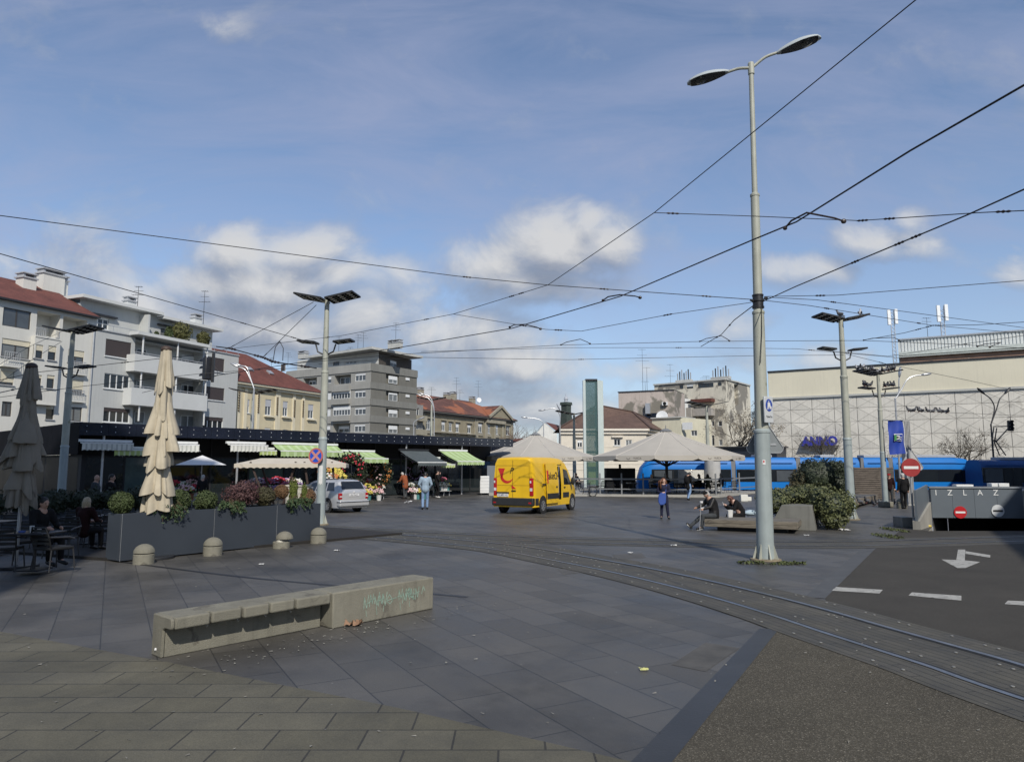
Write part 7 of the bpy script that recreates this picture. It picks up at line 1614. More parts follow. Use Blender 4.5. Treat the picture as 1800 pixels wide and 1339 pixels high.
q = gp(1091, 56); m = MB(); m.box(q.x-1.15, q.x+1.1, 55.4, 56.6, .15, 1.9); m.lathe([(.1,0),(.1,.3)], (q.x,56,1.9), 8); single(m, 'bar_counter', M('bar_black', (.008,.008,.009), .7), 'black rounded bar block under the right grey parasol', 'bar', loc=V(q.x,56,.15), bevel=.35, seg=4)
# poster board standing behind the terrace, white cubes
q = gp(1228, 57.5); m = MB(); m.box(q.x-1.5, q.x+1.5, 57.5, 57.6, .75, 1.75); o = single(m, 'map_board', M('board_white', (.55,.54,.50), .7, .12, 2., spots=((.25,.24,.22), 6., .6)), 'white map board with grey print in front of the tram', 'board', loc=V(q.x,57.5,0), smooth=False)
for e in (-1.6, 1.6): m = MB(); m.cyl((e,.05,0),(e,.05,.75), .04, n=6); lg = m.build('leg', METD, None); lg.parent = o
q = gp(1257.5, 57); m = MB(); m.lathe([(.62,0),(.62,3.1)], (q.x,57.4,0), 24, fn=lambda a,k,z: 1 + .03*math.cos(16*a)); single(m, 'ribbed_column', M('column_grey', (.40,.40,.39), .6, .1), 'thick ribbed pale column under the right edge of the parasol', 'column', loc=V(q.x,57.4,0))
for k, (px, w) in enumerate(((1309,13),(1317.5,8))):
    a = G(px, 881 - k*.7); s_ = w*a.y/1260; m = MB(); m.obox(a + V(0,s_*.4,s_*.44), (s_*.47,0,0),(0,s_*.4,0),(0,0,s_*.44))
    single(m, 'white_cube', M('cube_white', (.62,.62,.57), .7, .08), ('larger white display cube on the paving left of the tall lamp','smaller white display cube beside the larger one, half in shade')[k], 'cube', loc=a, bevel=.02)
# bicycles
def bike(label, loc, rz):
    rt = thing('bicycle', label, 'bicycle', loc, rz)
    for y in (-.52,.52):
        m = MB(); i0 = 0
        for k in range(24):
            a = 2*PI*k/24; a2 = 2*PI*(k+1)/24; m.bar((0,y+.33*math.cos(a),.34+.33*math.sin(a)),(0,y+.33*math.cos(a2),.34+.33*math.sin(a2)), .035, .035, (1,0,0))
        o = m.build('wheel', TYRE, rt, smooth=False); m = MB()
        for k in range(8): a = 2*PI*k/8; m.bar((0,y,.34),(0,y+.32*math.cos(a),.34+.32*math.sin(a)), .006, .006)
        m.build('spoke', METL, o, smooth=False)
    m = MB()
    for a, b in (((0,-.52,.34),(0,-.05,.30)),((0,-.05,.30),(0,-.2,.85)),((0,-.18,.78),(0,.36,.80)),((0,-.05,.30),(0,.38,.72)),((0,-.52,.34),(0,-.18,.74)),((0,.52,.34),(0,.36,.85))): m.tube([a,b], .018, 6)
    m.build('frame', M('bike_dark', (.05,.06,.08), .4), rt); m = MB(); m.box(-.07,.07,-.33,-.08,.85,.90); m.build('saddle', BLKP, rt, bevel=.02); m = MB(); m.tube([(-.28,.30,1.02),(0,.38,.98),(.28,.30,1.02)], .014, 6); m.cyl((0,.36,.84),(0,.38,.98), .014, n=6); m.build('handlebar', METD, rt)
bike('dark bicycle leaning at the fence, nearer the yellow van', G(1030,872), 1.0); bike('dark bicycle leaning at the fence, right of the other bicycle', G(1037,871.5), -.15)
m = MB(); q = G(1012,868)
for k in range(7): m.tube([q + V(k*.14,0,0), q + V(k*.14,0,.5), q + V(k*.14+.07,0,.55), q + V(k*.14+.14,0,.5), q + V(k*.14+.14,0,0)], .012, 5)
single(m, 'bicycle_rack', METL, 'low bent metal bicycle rack right of the yellow van', 'rack', loc=q)
# ---------------------------------------------------------------- timber bench with concrete planter and ivy
def woodmat(name, c, sc_=(1,1,9)):
    m, t, b, vec = new_mat(name); f = noise_n(t, mapping(t, vec, rot=(0,0,.6), sc=sc_), 2.5, 7, .65, .8)
    t.links.new(ramp(t, f, [(.28, sc3(c,.35)), (.5, c), (.72, sc3(c,1.45))]), b.inputs['Base Color']); b.inputs['Roughness'].default_value = .85; MATS[name] = m; return m
WOOD = woodmat('weathered_timber', (.155,.135,.105)); WOODT = woodmat('timber_top', (.135,.125,.108), (.6,3,3)); CDK = M('planter_concrete', (.15,.15,.135), .85, .2, 1.5, streak=.4)
A_, B_ = G(1238,925), G(1403,932.5); A_.z = B_.z = 0; A_ = onz(1238,925,.13); B_ = onz(1403,931,.13); A_.z = B_.z = 0; wd_ = (B_-A_).normalized(); wn_ = V(-wd_.y, wd_.x, 0); WL_ = (B_-A_).length; zt_ = onz(1403,918,.35).z
rt = thing('timber_bench', 'long weathered timber bench platform floating over a dark plinth, with two people sitting on it', 'bench', A_, world=True)
WQ = lambda a, d, z: A_ + wd_*a + wn_*d + V(0,0,z)
for k in range(2): m = MB(); m.obox(WQ(WL_/2, .06, .185 + k*.115), wd_*WL_/2, wn_*.06, V(0,0,.055)); m.build('front_beam', WOOD, rt, bevel=.012)
m = MB()
for k in range(5): m.obox(WQ(WL_/2, .125 + .13 + k*.262, .345), wd_*(WL_/2 - .003*k), wn_*.127, V(0,0,.025))
m.build('deck_board', WOODT, rt, bevel=.006); m = MB(); m.obox(WQ(WL_-.04, .80, .24), wd_*.035, wn_*.66, V(0,0,.075)); m.build('end_beam', WOOD, rt, bevel=.01)
m = MB(); m.obox(WQ(WL_/2, .85, .07), wd_*(WL_/2-.35), wn_*.5, V(0,0,.065)); m.build('plinth', METD, rt, smooth=False)
rp = thing('concrete_planter', 'dark concrete planter block behind the right end of the timber bench', 'planter', WQ(WL_, 1.4, 0), world=True); m = MB(); a0 = WL_ - .95
m.prism([WQ(a0-.1,1.42,0), WQ(WL_+.42,1.42,0), WQ(WL_+.32,1.5,.80), WQ(a0+.35,1.5,.80)], wn_*2.3); m.build('block', CDK, rp, bevel=.015)
def blanket(name, label, pts, mat, n, leaf, r=.22, cat='ivy'):
    m = MB(); st = MB()
    for (c, rx, ry, rz, w) in pts:
        c = Vector(c)
        for _ in range(int(n*w)):
            d_ = V(RND.gauss(0,1), RND.gauss(0,1), RND.gauss(0,1)).normalized(); k = 1 + .3*mno.noise(d_*2.5 + c) - .3*U(0,1)**2; p = c + V(d_.x*rx*k, d_.y*ry*k, d_.z*rz*k)
            if p.z > .02: m.leaf(p, leaf*U(.7,1.3), d_, 1.3)
        i0 = len(st.v); st.ball(c, rx*.8, ry*.8, rz*.8, 12, 8, .25)
    rt = thing(name, label, cat, pts[0][0], world=True); m.build('leaves', mat, rt, smooth=False); st.build('stems', SHRUB_G[5], rt); return rt
def wq(px, py, Y): return at(px, py, Y)
ivy = [(wq(1362,884,25.0),.55,.7,.42,.8),(wq(1385,872,25.6),.8,.8,.32,1.),(wq(1420,870,25.4),.8,.8,.34,1.),(wq(1447,880,24.6),.62,.7,.55,1.1),(wq(1462,893,24.2),.62,.6,.62,1.3),(wq(1478,885,25.4),.45,.7,.5,.8),(wq(1350,878,25.4),.4,.6,.4,.5),(wq(1466,915,24.0),.42,.4,.25,.5)]
blanket('ivy_mound', 'thick green ivy mound spilling over the concrete planter beside the timber bench', ivy, SHRUB_G[6], 1150, .065)
hd_ = [(wq(1440,838,30),.95,.8,.78,1.2),(wq(1462,828,30.4),.8,.8,.5,1.),(wq(1468,850,30),.7,.8,.6,.8),(wq(1425,824,30.2),.45,.6,.38,.5),(wq(1482,832,30),.32,.5,.5,.4)]
blanket('dark_hedge', 'big dark evergreen shrub behind the ivy, in front of the blue tram', hd_, SHRUB_G[5], 1700, .06, cat='hedge')
hd2 = [(wq(1408,848,30.2),.5,.5,.6,1.),(wq(1400,862,30),.45,.5,.4,.7),(wq(1418,862,30),.5,.5,.4,.6)]
blanket('brown_hedge', 'brownish evergreen shrub at the left of the big dark one', hd2, M('leaf_brown_green', (.06,.052,.022), .7, .5, 8.), 1500, .055, cat='hedge')
# second timber deck, slatted screen
A2, B2 = G(1503,893), G(1541,882); q = (B2-A2).normalized(); rt = thing('timber_bench', 'second timber deck at the right, with pigeons on it, before the slatted screen', 'bench', A2, world=True); m = MB(); Lq = (B2-A2).length; nq = V(-q.y,q.x,0)
m.obox((A2+B2)/2 + nq*1.0 + V(0,0,.40), q*Lq/2, nq*1.0, V(0,0,.03)); m.build('deck_board', WOODT, rt, bevel=.01); m = MB(); m.obox((A2+B2)/2 - nq*.03 + V(0,0,.28), q*Lq/2, nq*.05, V(0,0,.14)); m.build('front_beam', WOOD, rt, bevel=.01); m = MB(); m.obox((A2+B2)/2 + nq*1.0 + V(0,0,.1), q*Lq*.45, nq*.8, V(0,0,.1)); m.build('plinth', METD, rt, smooth=False)
rt = thing('slatted_screen', 'grey-brown horizontally slatted timber screen wall in front of the tram', 'screen', at(1540,870,46), world=True); Yq = 46; xa, xb = at(1502,850,Yq).x, at(1572,850,Yq).x; z0_, z1_ = 0, at(1540,821,Yq).z; m = MB(); k = 0
SLAT = woodmat('slat_timber', (.125,.105,.088), (1,1,6))
for i in range(15): z = z0_ + (z1_-z0_)*(i+.5)/15; m.box(xa, xb, Yq-.03, Yq+.03, z-.048, z+.048)
m.build('slat_panel', SLAT, rt, smooth=False)
for x in (xa, (xa*.35+xb*.65), xb-.1): m = MB(); m.box(x, x+.1, Yq+.031, Yq+.12, 0, z1_); m.build('post', SLAT, rt, smooth=False)
m = MB(); m.box(xa, xb, Yq+.13, Yq+.16, 0, z1_-.05); m.build('backing', TYRE, rt, smooth=False)
c = V(at(1585,885,36).x, 36, 0); m = MB(); m.lathe([(.24,0),(.24,.25),(.2,.26)] + [(.24*math.cos(t_*PI/18), .28 + .22*math.sin(t_*PI/18)) for t_ in range(10)], c, 20); single(m, 'bollard', CONCB, 'pale stone bollard behind the foot of the pigeon-covered pole', 'bollard', loc=c)
# banner
Yb = 36.5; FBL = M('banner_blue', (.012,.045,.30), .7, .12, 2.); xa, xb = at(1562,760,Yb).x, at(1588.5,760,Yb).x; za, zb_ = at(1575,739,Yb).z, at(1575,797,Yb).z; rt = thing('banner', 'hanging blue banner with a small white and green emblem beside the pigeon-covered pole', 'banner', V((xa+xb)/2, Yb, zb_), world=True); m = MB(); n = 14
bw = lambda u_, v_: V(xa + (xb-xa)*u_ + .02*math.sin(v_*5)*(1-v_), Yb + .05*math.sin(u_*7+v_*3) + .04*math.sin(v_*9+u_*2), za + (zb_-za)*v_ - .06*(1-u_)*v_*v_)
for i in range(n):
    for j in range(n*2): m.poly([bw(i/n,j/(2*n)), bw((i+1)/n,j/(2*n)), bw((i+1)/n,(j+1)/(2*n)), bw(i/n,(j+1)/(2*n))])
m.build('cloth', FBL, rt); m = MB(); m.tube([bw(1.0,v_/8) + V(.02,-.01,0) for v_ in range(9)], .016, 6); m.build('edge', PLATE, rt); m = MB(); m.bar(V(xa,Yb,za+.03), V(p4.x, p4.y, za+.03), .03, .03); m.bar(V(xa,Yb,za+.03), V(xb+.05,Yb,za+.03), .03, .03); m.build('rod', METL, rt, smooth=False)
def emb(x0, z0, x1, z1, d=.0): return [bw(x, z) - V(0,.075+d,0) for x, z in ((x0,z0),(x1,z0),(x1,z1),(x0,z1))]
for nm, mt, qd, dd in (('emblem_frame', PLATE, (.27,.40,.86,.62), 0), ('emblem_field', FBL, (.33,.42,.84,.605), .008), ('emblem_green', M('emblem_green', (.06,.26,.08), .6), (.27,.43,.40,.60), .014), ('emblem_white', PLATE, (.40,.45,.62,.57), .016), ('emblem_black', INK, (.40,.485,.52,.53), .022), ('emblem_white', PLATE, (.66,.49,.78,.52), .02), ('emblem_white', PLATE, (.66,.55,.78,.58), .02)):
    m = MB(); m.prism(emb(*qd, dd), V(0,.004,0)); m.build(nm, mt, rt, smooth=False)
# totem behind the triangle sign
q = V(at(1595,770,38.5).x, 38.5, 0); m = MB(); m.box(q.x-.17, q.x+.17, 38.5, 38.85, 0, at(1593,738,38.5).z); o = single(m, 'ribbed_totem', M('totem_grey', (.36,.36,.35), .6, .1), 'tall ribbed grey totem right of the blue banner', 'totem', loc=q, smooth=False); m = MB()
for k in range(5): m.box(-.17+k*.075, -.135+k*.075, -.03, -.001, .1, at(1593,738,38.5).z-.05)
r_ = m.build('rib', METL, None, smooth=False); r_.parent = o
# ---------------------------------------------------------------- people
SKIN = M('skin', (.42,.25,.18), .6, .06); SKIN2 = M('skin_pale', (.50,.32,.25), .6, .06)
def cloth(name, c, rough=.9): return M(name, c, rough, .22, 9., bump=.25, bscale=22, spec=.15)
BLACKC = cloth('cloth_black', (.012,.012,.013)); LEATH = M('leather_black', (.012,.012,.013), .5, .3, 9., bump=.5, bscale=16, spec=.3); NAVYC = cloth('cloth_navy', (.02,.022,.045)); DENIM = cloth('denim_pale', (.27,.35,.43)); JEANS = cloth('jeans_light', (.18,.27,.42)); GREYC = cloth('cloth_grey', (.05,.055,.06)); BROWNC = cloth('jacket_brown', (.24,.075,.035)); OLIVE = cloth('cloth_olive', (.05,.06,.035)); WHITEC = cloth('cloth_white', (.55,.54,.52)); DKRED = cloth('cloth_darkred', (.022,.009,.009)); SHOE = M('shoe_black', (.012,.012,.012), .5); SHOEW = M('shoe_white', (.55,.55,.53), .6)  # the dark red is taken near black, terrace shade put into its colour
HAIRB = M('hair_black', (.012,.010,.009), .55, .4, 30.); HAIRC = M('hair_chestnut', (.12,.045,.018), .55, .5, 25.); HAIRG = M('hair_grey', (.38,.37,.35), .6, .3, 25.); HAIRR = M('hair_auburn', (.085,.03,.018), .55, .5, 25.); HAIRY = M('hair_blond', (.36,.29,.19), .6, .4, 25.)
def capsule(m, a, b, ra, rb, n=12):
    a, b = Vector(a), Vector(b); d = b - a; L = d.length; d = d / L if L > 1e-6 else V(0,0,1); pth, rs = [], []
    for k in range(5): t_ = -PI/2 + PI/2*k/4; pth.append(a + d*ra*math.sin(t_)); rs.append(max(ra*math.cos(t_), ra*.02))
    for k in range(1, 5): t_ = PI/2*k/4; pth.append(b + d*rb*math.sin(t_)); rs.append(max(rb*math.cos(t_), rb*.02))
    pth.insert(5, b); rs.insert(5, rb); m.tube(pth, rs, n)
def blob(name, parts, mat, parent, vox=.012, smooth=4):
    """one continuous surface grown round tapered limbs and ellipsoids"""
    m = MB()
    for p in parts:
        if len(p) == 4: capsule(m, *p)
        elif len(p) == 2: m.ball(p[0], p[1][0], p[1][1], p[1][2], 16, 12)
        else: m.ball(p[0], p[1][0], p[1][1], p[1][2], 16, 12, rot=Matrix.Rotation(p[2][0], 3, p[2][1]))
    o = m.build(name, mat, parent); r = o.modifiers.new('join', 'REMESH'); r.mode = 'VOXEL'; r.voxel_size = vox; r.use_smooth_shade = True
    s = o.modifiers.new('soft', 'SMOOTH'); s.iterations = smooth; s.factor = .5; return o
STAND = dict(pel=(0,0,.96), wst=(0,0,1.10), che=(0,.01,1.30), nek=(0,0,1.48), hed=(0,.03,1.63), sL=(-.18,0,1.43), sR=(.18,0,1.43), eL=(-.24,-.03,1.16), eR=(.24,-.03,1.16), wL=(-.25,.05,.92), wR=(.25,.05,.92), hL=(-.09,0,.94), hR=(.09,0,.94), kL=(-.10,.02,.50), kR=(.10,.02,.50), aL=(-.10,-.02,.09), aR=(.10,-.02,.09), tL=(-.12,.14,.035), tR=(.12,.14,.035))
def person(label, loc, rz, H=1.72, pose=None, top=BLACKC, legs=JEANS, shoes=SHOE, hair=HAIRB, hstyle='short', skin=SKIN, long_=False, vox=.012, face=(0,1), tw=1., hood=False, group=None, shoe_l=None, cap=None):
    """local frame: x right, y forward, z up; the pose moves single joints"""
    P = {k: Vector(v) for k, v in STAND.items()}; P.update({k: Vector(v) for k, v in (pose or {}).items()}); s = H / 1.75
    for k in P: P[k] = P[k] * s
    rt = thing('person', label, 'person', loc, rz, group=group); fd = V(face[0], face[1], 0).normalized(); hd = P['hed']; up = (hd - P['nek']).normalized(); sd_ = V(fd.y, -fd.x, 0)
    def hand(w, e):
        d = (w - e).normalized(); sx_ = d.cross(fd); sx_ = sx_.normalized() if sx_.length > .1 else sd_; q = [(w, w + d*.06*s, .030*s, .036*s)]; base = w + d*.085*s; q.append((w + d*.04*s, base, .034*s, .030*s)); fl = d.cross(sx_)
        for i, (o_, L) in enumerate(((-.027,.062),(-.009,.074),(.010,.070),(.028,.055))): b = base + sx_*o_*s; k1 = b + d*L*.5*s; q += [(b, k1, .0095*s, .009*s), (k1, k1 + (d*.8 + fl*.5).normalized()*L*.5*s, .009*s, .0075*s)]
        t0 = w + d*.025*s - sx_*.03*s; t1 = t0 + (d*.7 - sx_*.6).normalized()*.035*s; q += [(t0, t1, .011*s, .010*s), (t1, t1 + d*.03*s, .010*s, .008*s)]; return q
    body = [(hd + up*.015*s, (.076*s,.092*s,.112*s)), (hd - up*.06*s + fd*.03*s, (.058*s,.062*s,.06*s)), (P['nek'] - up*.05*s, hd - up*.04*s, .062*s, .055*s), (P['nek'] - V(0,0,.03*s), P['che'], .10*s, .13*s), (P['che'], P['pel'], .13*s, .13*s),
            (hd + fd*.092*s - up*.005*s, hd + fd*.108*s - up*.035*s, .011*s, .016*s), (hd + sd_*.078*s - up*.01*s, (.014*s,.022*s,.03*s)), (hd - sd_*.078*s - up*.01*s, (.014*s,.022*s,.03*s)), (hd + fd*.084*s - up*.066*s - sd_*.018*s, hd + fd*.084*s - up*.066*s + sd_*.018*s, .010*s, .010*s), (hd + fd*.078*s + up*.022*s - sd_*.04*s, hd + fd*.078*s + up*.022*s + sd_*.04*s, .011*s, .011*s)]
    for S in 'LR':
        body += [(P['s'+S], P['e'+S], .050*s, .040*s), (P['e'+S], P['w'+S], .038*s, .027*s)] + hand(P['w'+S], P['e'+S]); body += [(P['h'+S], P['k'+S], .08*s, .052*s), (P['k'+S], P['a'+S], .05*s, .036*s), (P['a'+S], P['t'+S], .036*s, .03*s)]
    blob('body', body, skin, rt, min(vox, .009) if vox < .013 else vox, 2)
    for e in (-1, 1): m = MB(); m.ball(hd + fd*.083*s + sd_*e*.032*s + up*.004*s, .012*s, .012*s, .010*s, 8, 6); m.build('eye', HAIRB, rt)
    w_ = 1.0*tw; tp = [(P['che'] + (P['nek']-P['che'])*.35, (.185*s*w_,.125*s*w_,.15*s)), (P['wst'], P['che'], .145*s*w_, .165*s*w_), (P['pel'] - (V(0,0,.20*s) if long_ else V(0,0,.02)), P['wst'], .165*s*w_, .15*s*w_), (P['sL'], P['sR'], .075*s, .075*s), (P['nek'] - V(0,0,.05*s), P['nek'] + V(0,0,.01*s), .085*s, .07*s)]
    for S in 'LR': tp += [(P['s'+S], P['e'+S], .082*s*w_, .062*s), (P['e'+S], P['e'+S] + (P['w'+S]-P['e'+S])*.93, .062*s, .048*s)]
    if hood: tp.append((P['nek'] - fd*.08*s + V(0,0,.0), (.12*s,.08*s,.08*s)))
    blob('jacket', tp, top, rt, vox)
    lg = [(P['pel'] - V(0,0,.03*s), (.165*s,.125*s,.12*s))]
    for S in 'LR': lg += [(P['h'+S], P['k'+S], .098*s, .070*s), (P['k'+S], P['a'+S] + (P['k'+S]-P['a'+S])*.06, .070*s, .058*s)]
    blob('trousers', lg, legs, rt, vox)
    for S in 'LR':
        a, t_ = P['a'+S], P['t'+S]; d = (t_ - a); blob('shoe', [(a - V(0,0,.03*s), t_, .048*s, .040*s), (a - V(0,0,.035*s) - d.normalized()*.03*s, a, .046*s, .042*s)], (shoe_l if (S == 'L' and shoe_l) else shoes), rt, vox, 2)
    c0 = hd + up*.04*s - fd*.02*s
    if hstyle != 'bald':
        hp = [(c0, (.088*s,.098*s,.098*s)), (hd - fd*.05*s - up*.02*s, (.075*s,.06*s,.085*s))]
        if hstyle == 'long':
            for k in range(15): a = -PI*.85 + 1.7*PI*k/14; d = -fd*math.cos(a*.62) + sd_*math.sin(a*.62)*1.15; q0 = hd + d*.075*s + up*.06*s; q1 = hd + d*(.125 + .03*(k % 3))*s - up*(.04)*s; q2 = hd + d*(.125 + .02*((k*5) % 4))*s - V(0,0,(.22 + .04*((k*7) % 4))*s); hp += [(q0, q1, .036*s, .042*s), (q1, q2, .042*s, .026*s)]
        if hstyle == 'bob': hp += [(hd - fd*.03*s + sd_*e*.07*s, hd - fd*.02*s + sd_*e*.085*s - V(0,0,.11*s), .045*s, .04*s) for e in (-1,1)] + [(hd - fd*.08*s, hd - fd*.08*s - V(0,0,.12*s), .06*s, .055*s)]
        blob('hair', hp, hair, rt, vox, 2)
    if cap: blob('cap', [(hd + up*.065*s - fd*.01*s, (.094*s,.105*s,.07*s)), (hd + up*.05*s + fd*.10*s, (.07*s,.06*s,.014*s))], cap, rt, .01, 2)
    return rt, P, s
def yaw(dx, dy): return math.atan2(-dx, dy)
# woman with the blue bag
g0 = G(1168, 911.5); rt, P, s = person('woman with long curly chestnut hair, navy jacket and a big blue shoulder bag, standing', g0, yaw(-.25,-1), 1.60, dict(eL=(-.25,.02,1.18), wL=(-.06,.17,1.14), eR=(.25,.03,1.17), wR=(.08,.19,1.10), aL=(-.17,0,.09), tL=(-.22,.15,.035), kL=(-.13,.03,.5), aR=(.12,0,.09), tR=(.14,.16,.035)), NAVYC, NAVYC, SHOE, HAIRC, 'long', SKIN2, True, face=(-.75,.66), vox=.011)
m = MB(); bagc = V(.07,.215,.86)*s
pts = [(-.20,.24),(-.18,-.15),(-.10,-.25),(.10,-.27),(.19,-.12),(.17,.16),(.05,.27)]
m.prism([bagc + V(x*.88*s, .02*math.sin(x*9), z*s) for x, z in pts], V(0,.09,0)); bag = single(m, 'shoulder_bag', M('bag_blue', (.03,.075,.30), .75, .15, 6.), 'big bright blue shoulder bag carried by the curly-haired woman', 'bag', bevel=.03, seg=3); bag.location = g0; bag.rotation_euler = (0,0,yaw(-.25,-1)); m = MB(); m.tube([bagc + V(-.15,.03,.22)*s, V(-.10,.10,1.3)*s, V(-.13,.07,1.47)*s, V(-.06,-.12,1.46)*s, V(.12,-.10,1.2)*s, bagc + V(.13,.05,.15)*s], .012, 6); st = m.build('strap', MATS['bag_blue'], None); st.parent = bag
# seated man with crutch (faces left)
seat = WQ(.12, .42, 0); fl = V(-1,-.18,0).normalized(); ry = yaw(fl.x, fl.y); sp = V(seat.x+.12, seat.y, 0)
SIT = dict(pel=(0,0,.47), wst=(0,-.02,.62), che=(0,.05,.86), nek=(0,.13,1.04), hed=(0,.24,1.16), sL=(-.19,.10,.98), sR=(.19,.10,.98), hL=(-.10,.04,.46), hR=(.10,.04,.46), kL=(-.12,.44,.46), kR=(.13,.42,.40), aL=(-.12,.50,.10), aR=(.13,.78,.12), tL=(-.12,.66,.04), tR=(.14,.88,.20), eL=(-.26,.24,.76), wL=(-.22,.46,.70), eR=(.26,.26,.80), wR=(.20,.50,.72))
rt, P, s = person('seated man in black leather jacket and cap, legs stretched out, holding a crutch', sp, ry, 1.74, dict(SIT), LEATH, GREYC, SHOE, HAIRG, 'short', SKIN, vox=.011, face=(0,1), tw=1.1, cap=BLACKC)
m = MB()
for k, tz in (('tR', .20), ('tL', .04)):
    a, t_ = P['a'+k[1]], P[k]; d = (t_-a).normalized(); m.bar(a - V(0,0,.055*s) - d*.03, t_ - V(0,0,.04*s) + d*.03, .07, .022)
so = m.build('shoe_sole', SHOEW, rt, smooth=False)
cr = thing('crutch', 'grey forearm crutch held upright by the seated man in leather', 'crutch', sp, ry); m = MB(); b = P['wL'] + V(-.02,.11,0); m.tube([V(b.x+.02,b.y+.05,0), b + V(0,.0,.0), b + V(-.0,-.02,.22)], .014, 8); m.build('shaft', METL, cr); m = MB(); m.tube([b + V(0,.0,.02), b + V(0,-.12,.035)], .015, 8); m.build('grip', PLATE, cr); m = MB(); m.lathe([(.05,-.03),(.055,.03)], b + V(0,-.03,.22), 14); m.build('cuff', PLATE, cr)
# woman in black seated at the back of the bench, facing left
sp2 = V(at(1302,903,24.9).x, 24.9, -.02); SIT2 = dict(SIT); SIT2.update(che=(0,.14,.84), nek=(0,.28,1.0), hed=(0,.40,1.08), sL=(-.19,.22,.94), sR=(.19,.22,.94), eL=(-.25,.36,.70), wL=(-.10,.56,.82), eR=(.25,.36,.70), wR=(.08,.58,.82), kR=(.13,.44,.46), aR=(.13,.50,.10), tR=(.14,.66,.04))
rt, P, s = person('seated woman with auburn hair and black coat bending over her phone', sp2, yaw(-1,-.12), 1.62, SIT2, BLACKC, BLACKC, SHOE, HAIRR, 'bob', SKIN2, True, vox=.011)
m = MB(); q = (P['wL'] + P['wR'])/2 + V(0,.10,.06); m.obox(q, (.035,0,0), (0,.02,.06), (0,.006,-.002)); ph = single(m, 'phone', PLATE, 'pale phone held by the seated woman in black', 'phone', bevel=.004); ph.location = sp2; ph.rotation_euler = (0,0,yaw(-1,-.12))
m = MB(); q = at(1283,900,24.5); q.z = .372; m.lathe([(.09,0),(.10,.16),(.105,.24),(.001,.22)], q, 16, fn=lambda a,k,z: 1+.06*math.sin(5*a+k)); single(m, 'paper_bag', WP, 'small white paper bag on the timber bench left of the seated woman', 'bag', loc=q)
m = MB(); q = at(1318,898,25.3); q.z = .372; m.ball(q + V(0,0,.09), .20,.14,.10, 12, 8, .35); m.ball(q + V(.17,0,.08), .08,.08,.08, 10, 7, .3); single(m, 'plastic_bag', M('bag_pale_blue', (.42,.52,.58), .4, .1), 'crumpled pale blue plastic bag on the timber bench behind the seated woman', 'bag', loc=q)
# walking man in pale denim, back to us
rt, P, s = person('man in a pale denim jacket and light jeans walking away, seen from behind', G(747,895), yaw(-.05,1), 1.80, dict(eL=(-.29,.0,1.17), wL=(-.20,.12,1.0), eR=(.29,.0,1.17), wR=(.20,.12,1.0), aL=(-.10,-.10,.10), tL=(-.13,.05,.03), kL=(-.11,.03,.5), aR=(.09,.10,.09), tR=(.11,.25,.035), kR=(.10,.10,.5), hed=(0,.07,1.61)), DENIM, JEANS, SHOE, HAIRB, 'short', vox=.012, tw=1.18, hood=False)
# stooped shopper, man in black, backpack walker, others
person('stooped elderly shopper with white hair and a rust-brown jacket at the flower stands', G(712,876.5), yaw(-.8,.5), 1.78, dict(che=(0,.08,1.26), nek=(0,.16,1.42), hed=(0,.26,1.53), sL=(-.18,.12,1.37), sR=(.18,.12,1.37), eL=(-.24,.22,1.12), wL=(-.20,.42,1.06), eR=(.24,.2,1.12), wR=(.2,.4,1.04)), BROWNC, GREYC, SHOE, HAIRG, 'short', SKIN, True, .015, tw=1.15)
person('person in black with white shoes holding a phone to the face, by the dark awning', G(768,874.5), yaw(.9,.1), 1.78, dict(eR=(.25,.10,1.15), wR=(.13,.18,1.50), kR=(.11,.14,.52), aR=(.1,.02,.09), tR=(.11,.18,.035)), BLACKC, BLACKC, SHOEW, HAIRB, 'short', SKIN2, False, .015)
rt, P, s = person('person in a black coat with a backpack walking past the terrace fence', G(1211,879), yaw(.75,.6), 1.76, dict(kL=(-.1,.16,.52), aL=(-.1,.02,.10), tL=(-.1,.16,.08), kR=(.1,.02,.50), aR=(.1,-.22,.12), tR=(.1,-.10,.04), hed=(0,.12,1.58)), BLACKC, JEANS, SHOE, HAIRB, 'short', SKIN, True, .015)
m = MB(); m.ball((0,-.20,1.24), .17,.11,.24, 12, 9); bp = single(m, 'backpack', BLACKC, 'black backpack on the person walking past the terrace fence', 'backpack'); bp.location = G(1211,879); bp.rotation_euler = (0,0,yaw(.75,.6))
person('person in a black jacket and pale cap walking away beside the no-entry sign', at(1590,889,35.5) * V(1,1,0) if False else V(at(1590,889,35.5).x,35.5,0), yaw(.1,1), 1.72, dict(kR=(.1,.10,.5), aR=(.1,.12,.09), tR=(.1,.28,.04), aL=(-.1,-.14,.11), tL=(-.11,.0,.035)), BLACKC, BLACKC, SHOE, HAIRG, 'short', SKIN, False, .014, tw=1.15, cap=WHITEC)
person('person with a red cap, half hidden behind the greenish pole', V(at(1565,872,39).x,39,0), yaw(-.6,-.8), 1.66, {}, DKRED, GREYC, SHOE, HAIRB, 'short', SKIN, False, .018, cap=cloth('cap_red', (.30,.03,.03)))
person('bald man in dark clothes walking behind the shaded terrace', V(at(166,880,26).x,26,0), yaw(.9,.2), 1.76, {}, GREYC, BLACKC, SHOE, HAIRG, 'bald', SKIN, False, .018)
person('dark-haired bearded man in black walking behind the shaded terrace', V(at(193,880,25).x,25,0), yaw(.95,.1), 1.80, {}, BLACKC, BLACKC, SHOE, HAIRB, 'short', SKIN, False, .018)
person('grey-haired person in dark clothes at the flowers, right of the beige parasol', V(at(355,880,34.5).x,34.5,0), yaw(-.2,1), 1.66, {}, BLACKC, BLACKC, SHOE, HAIRG, 'short', SKIN, False, .018)
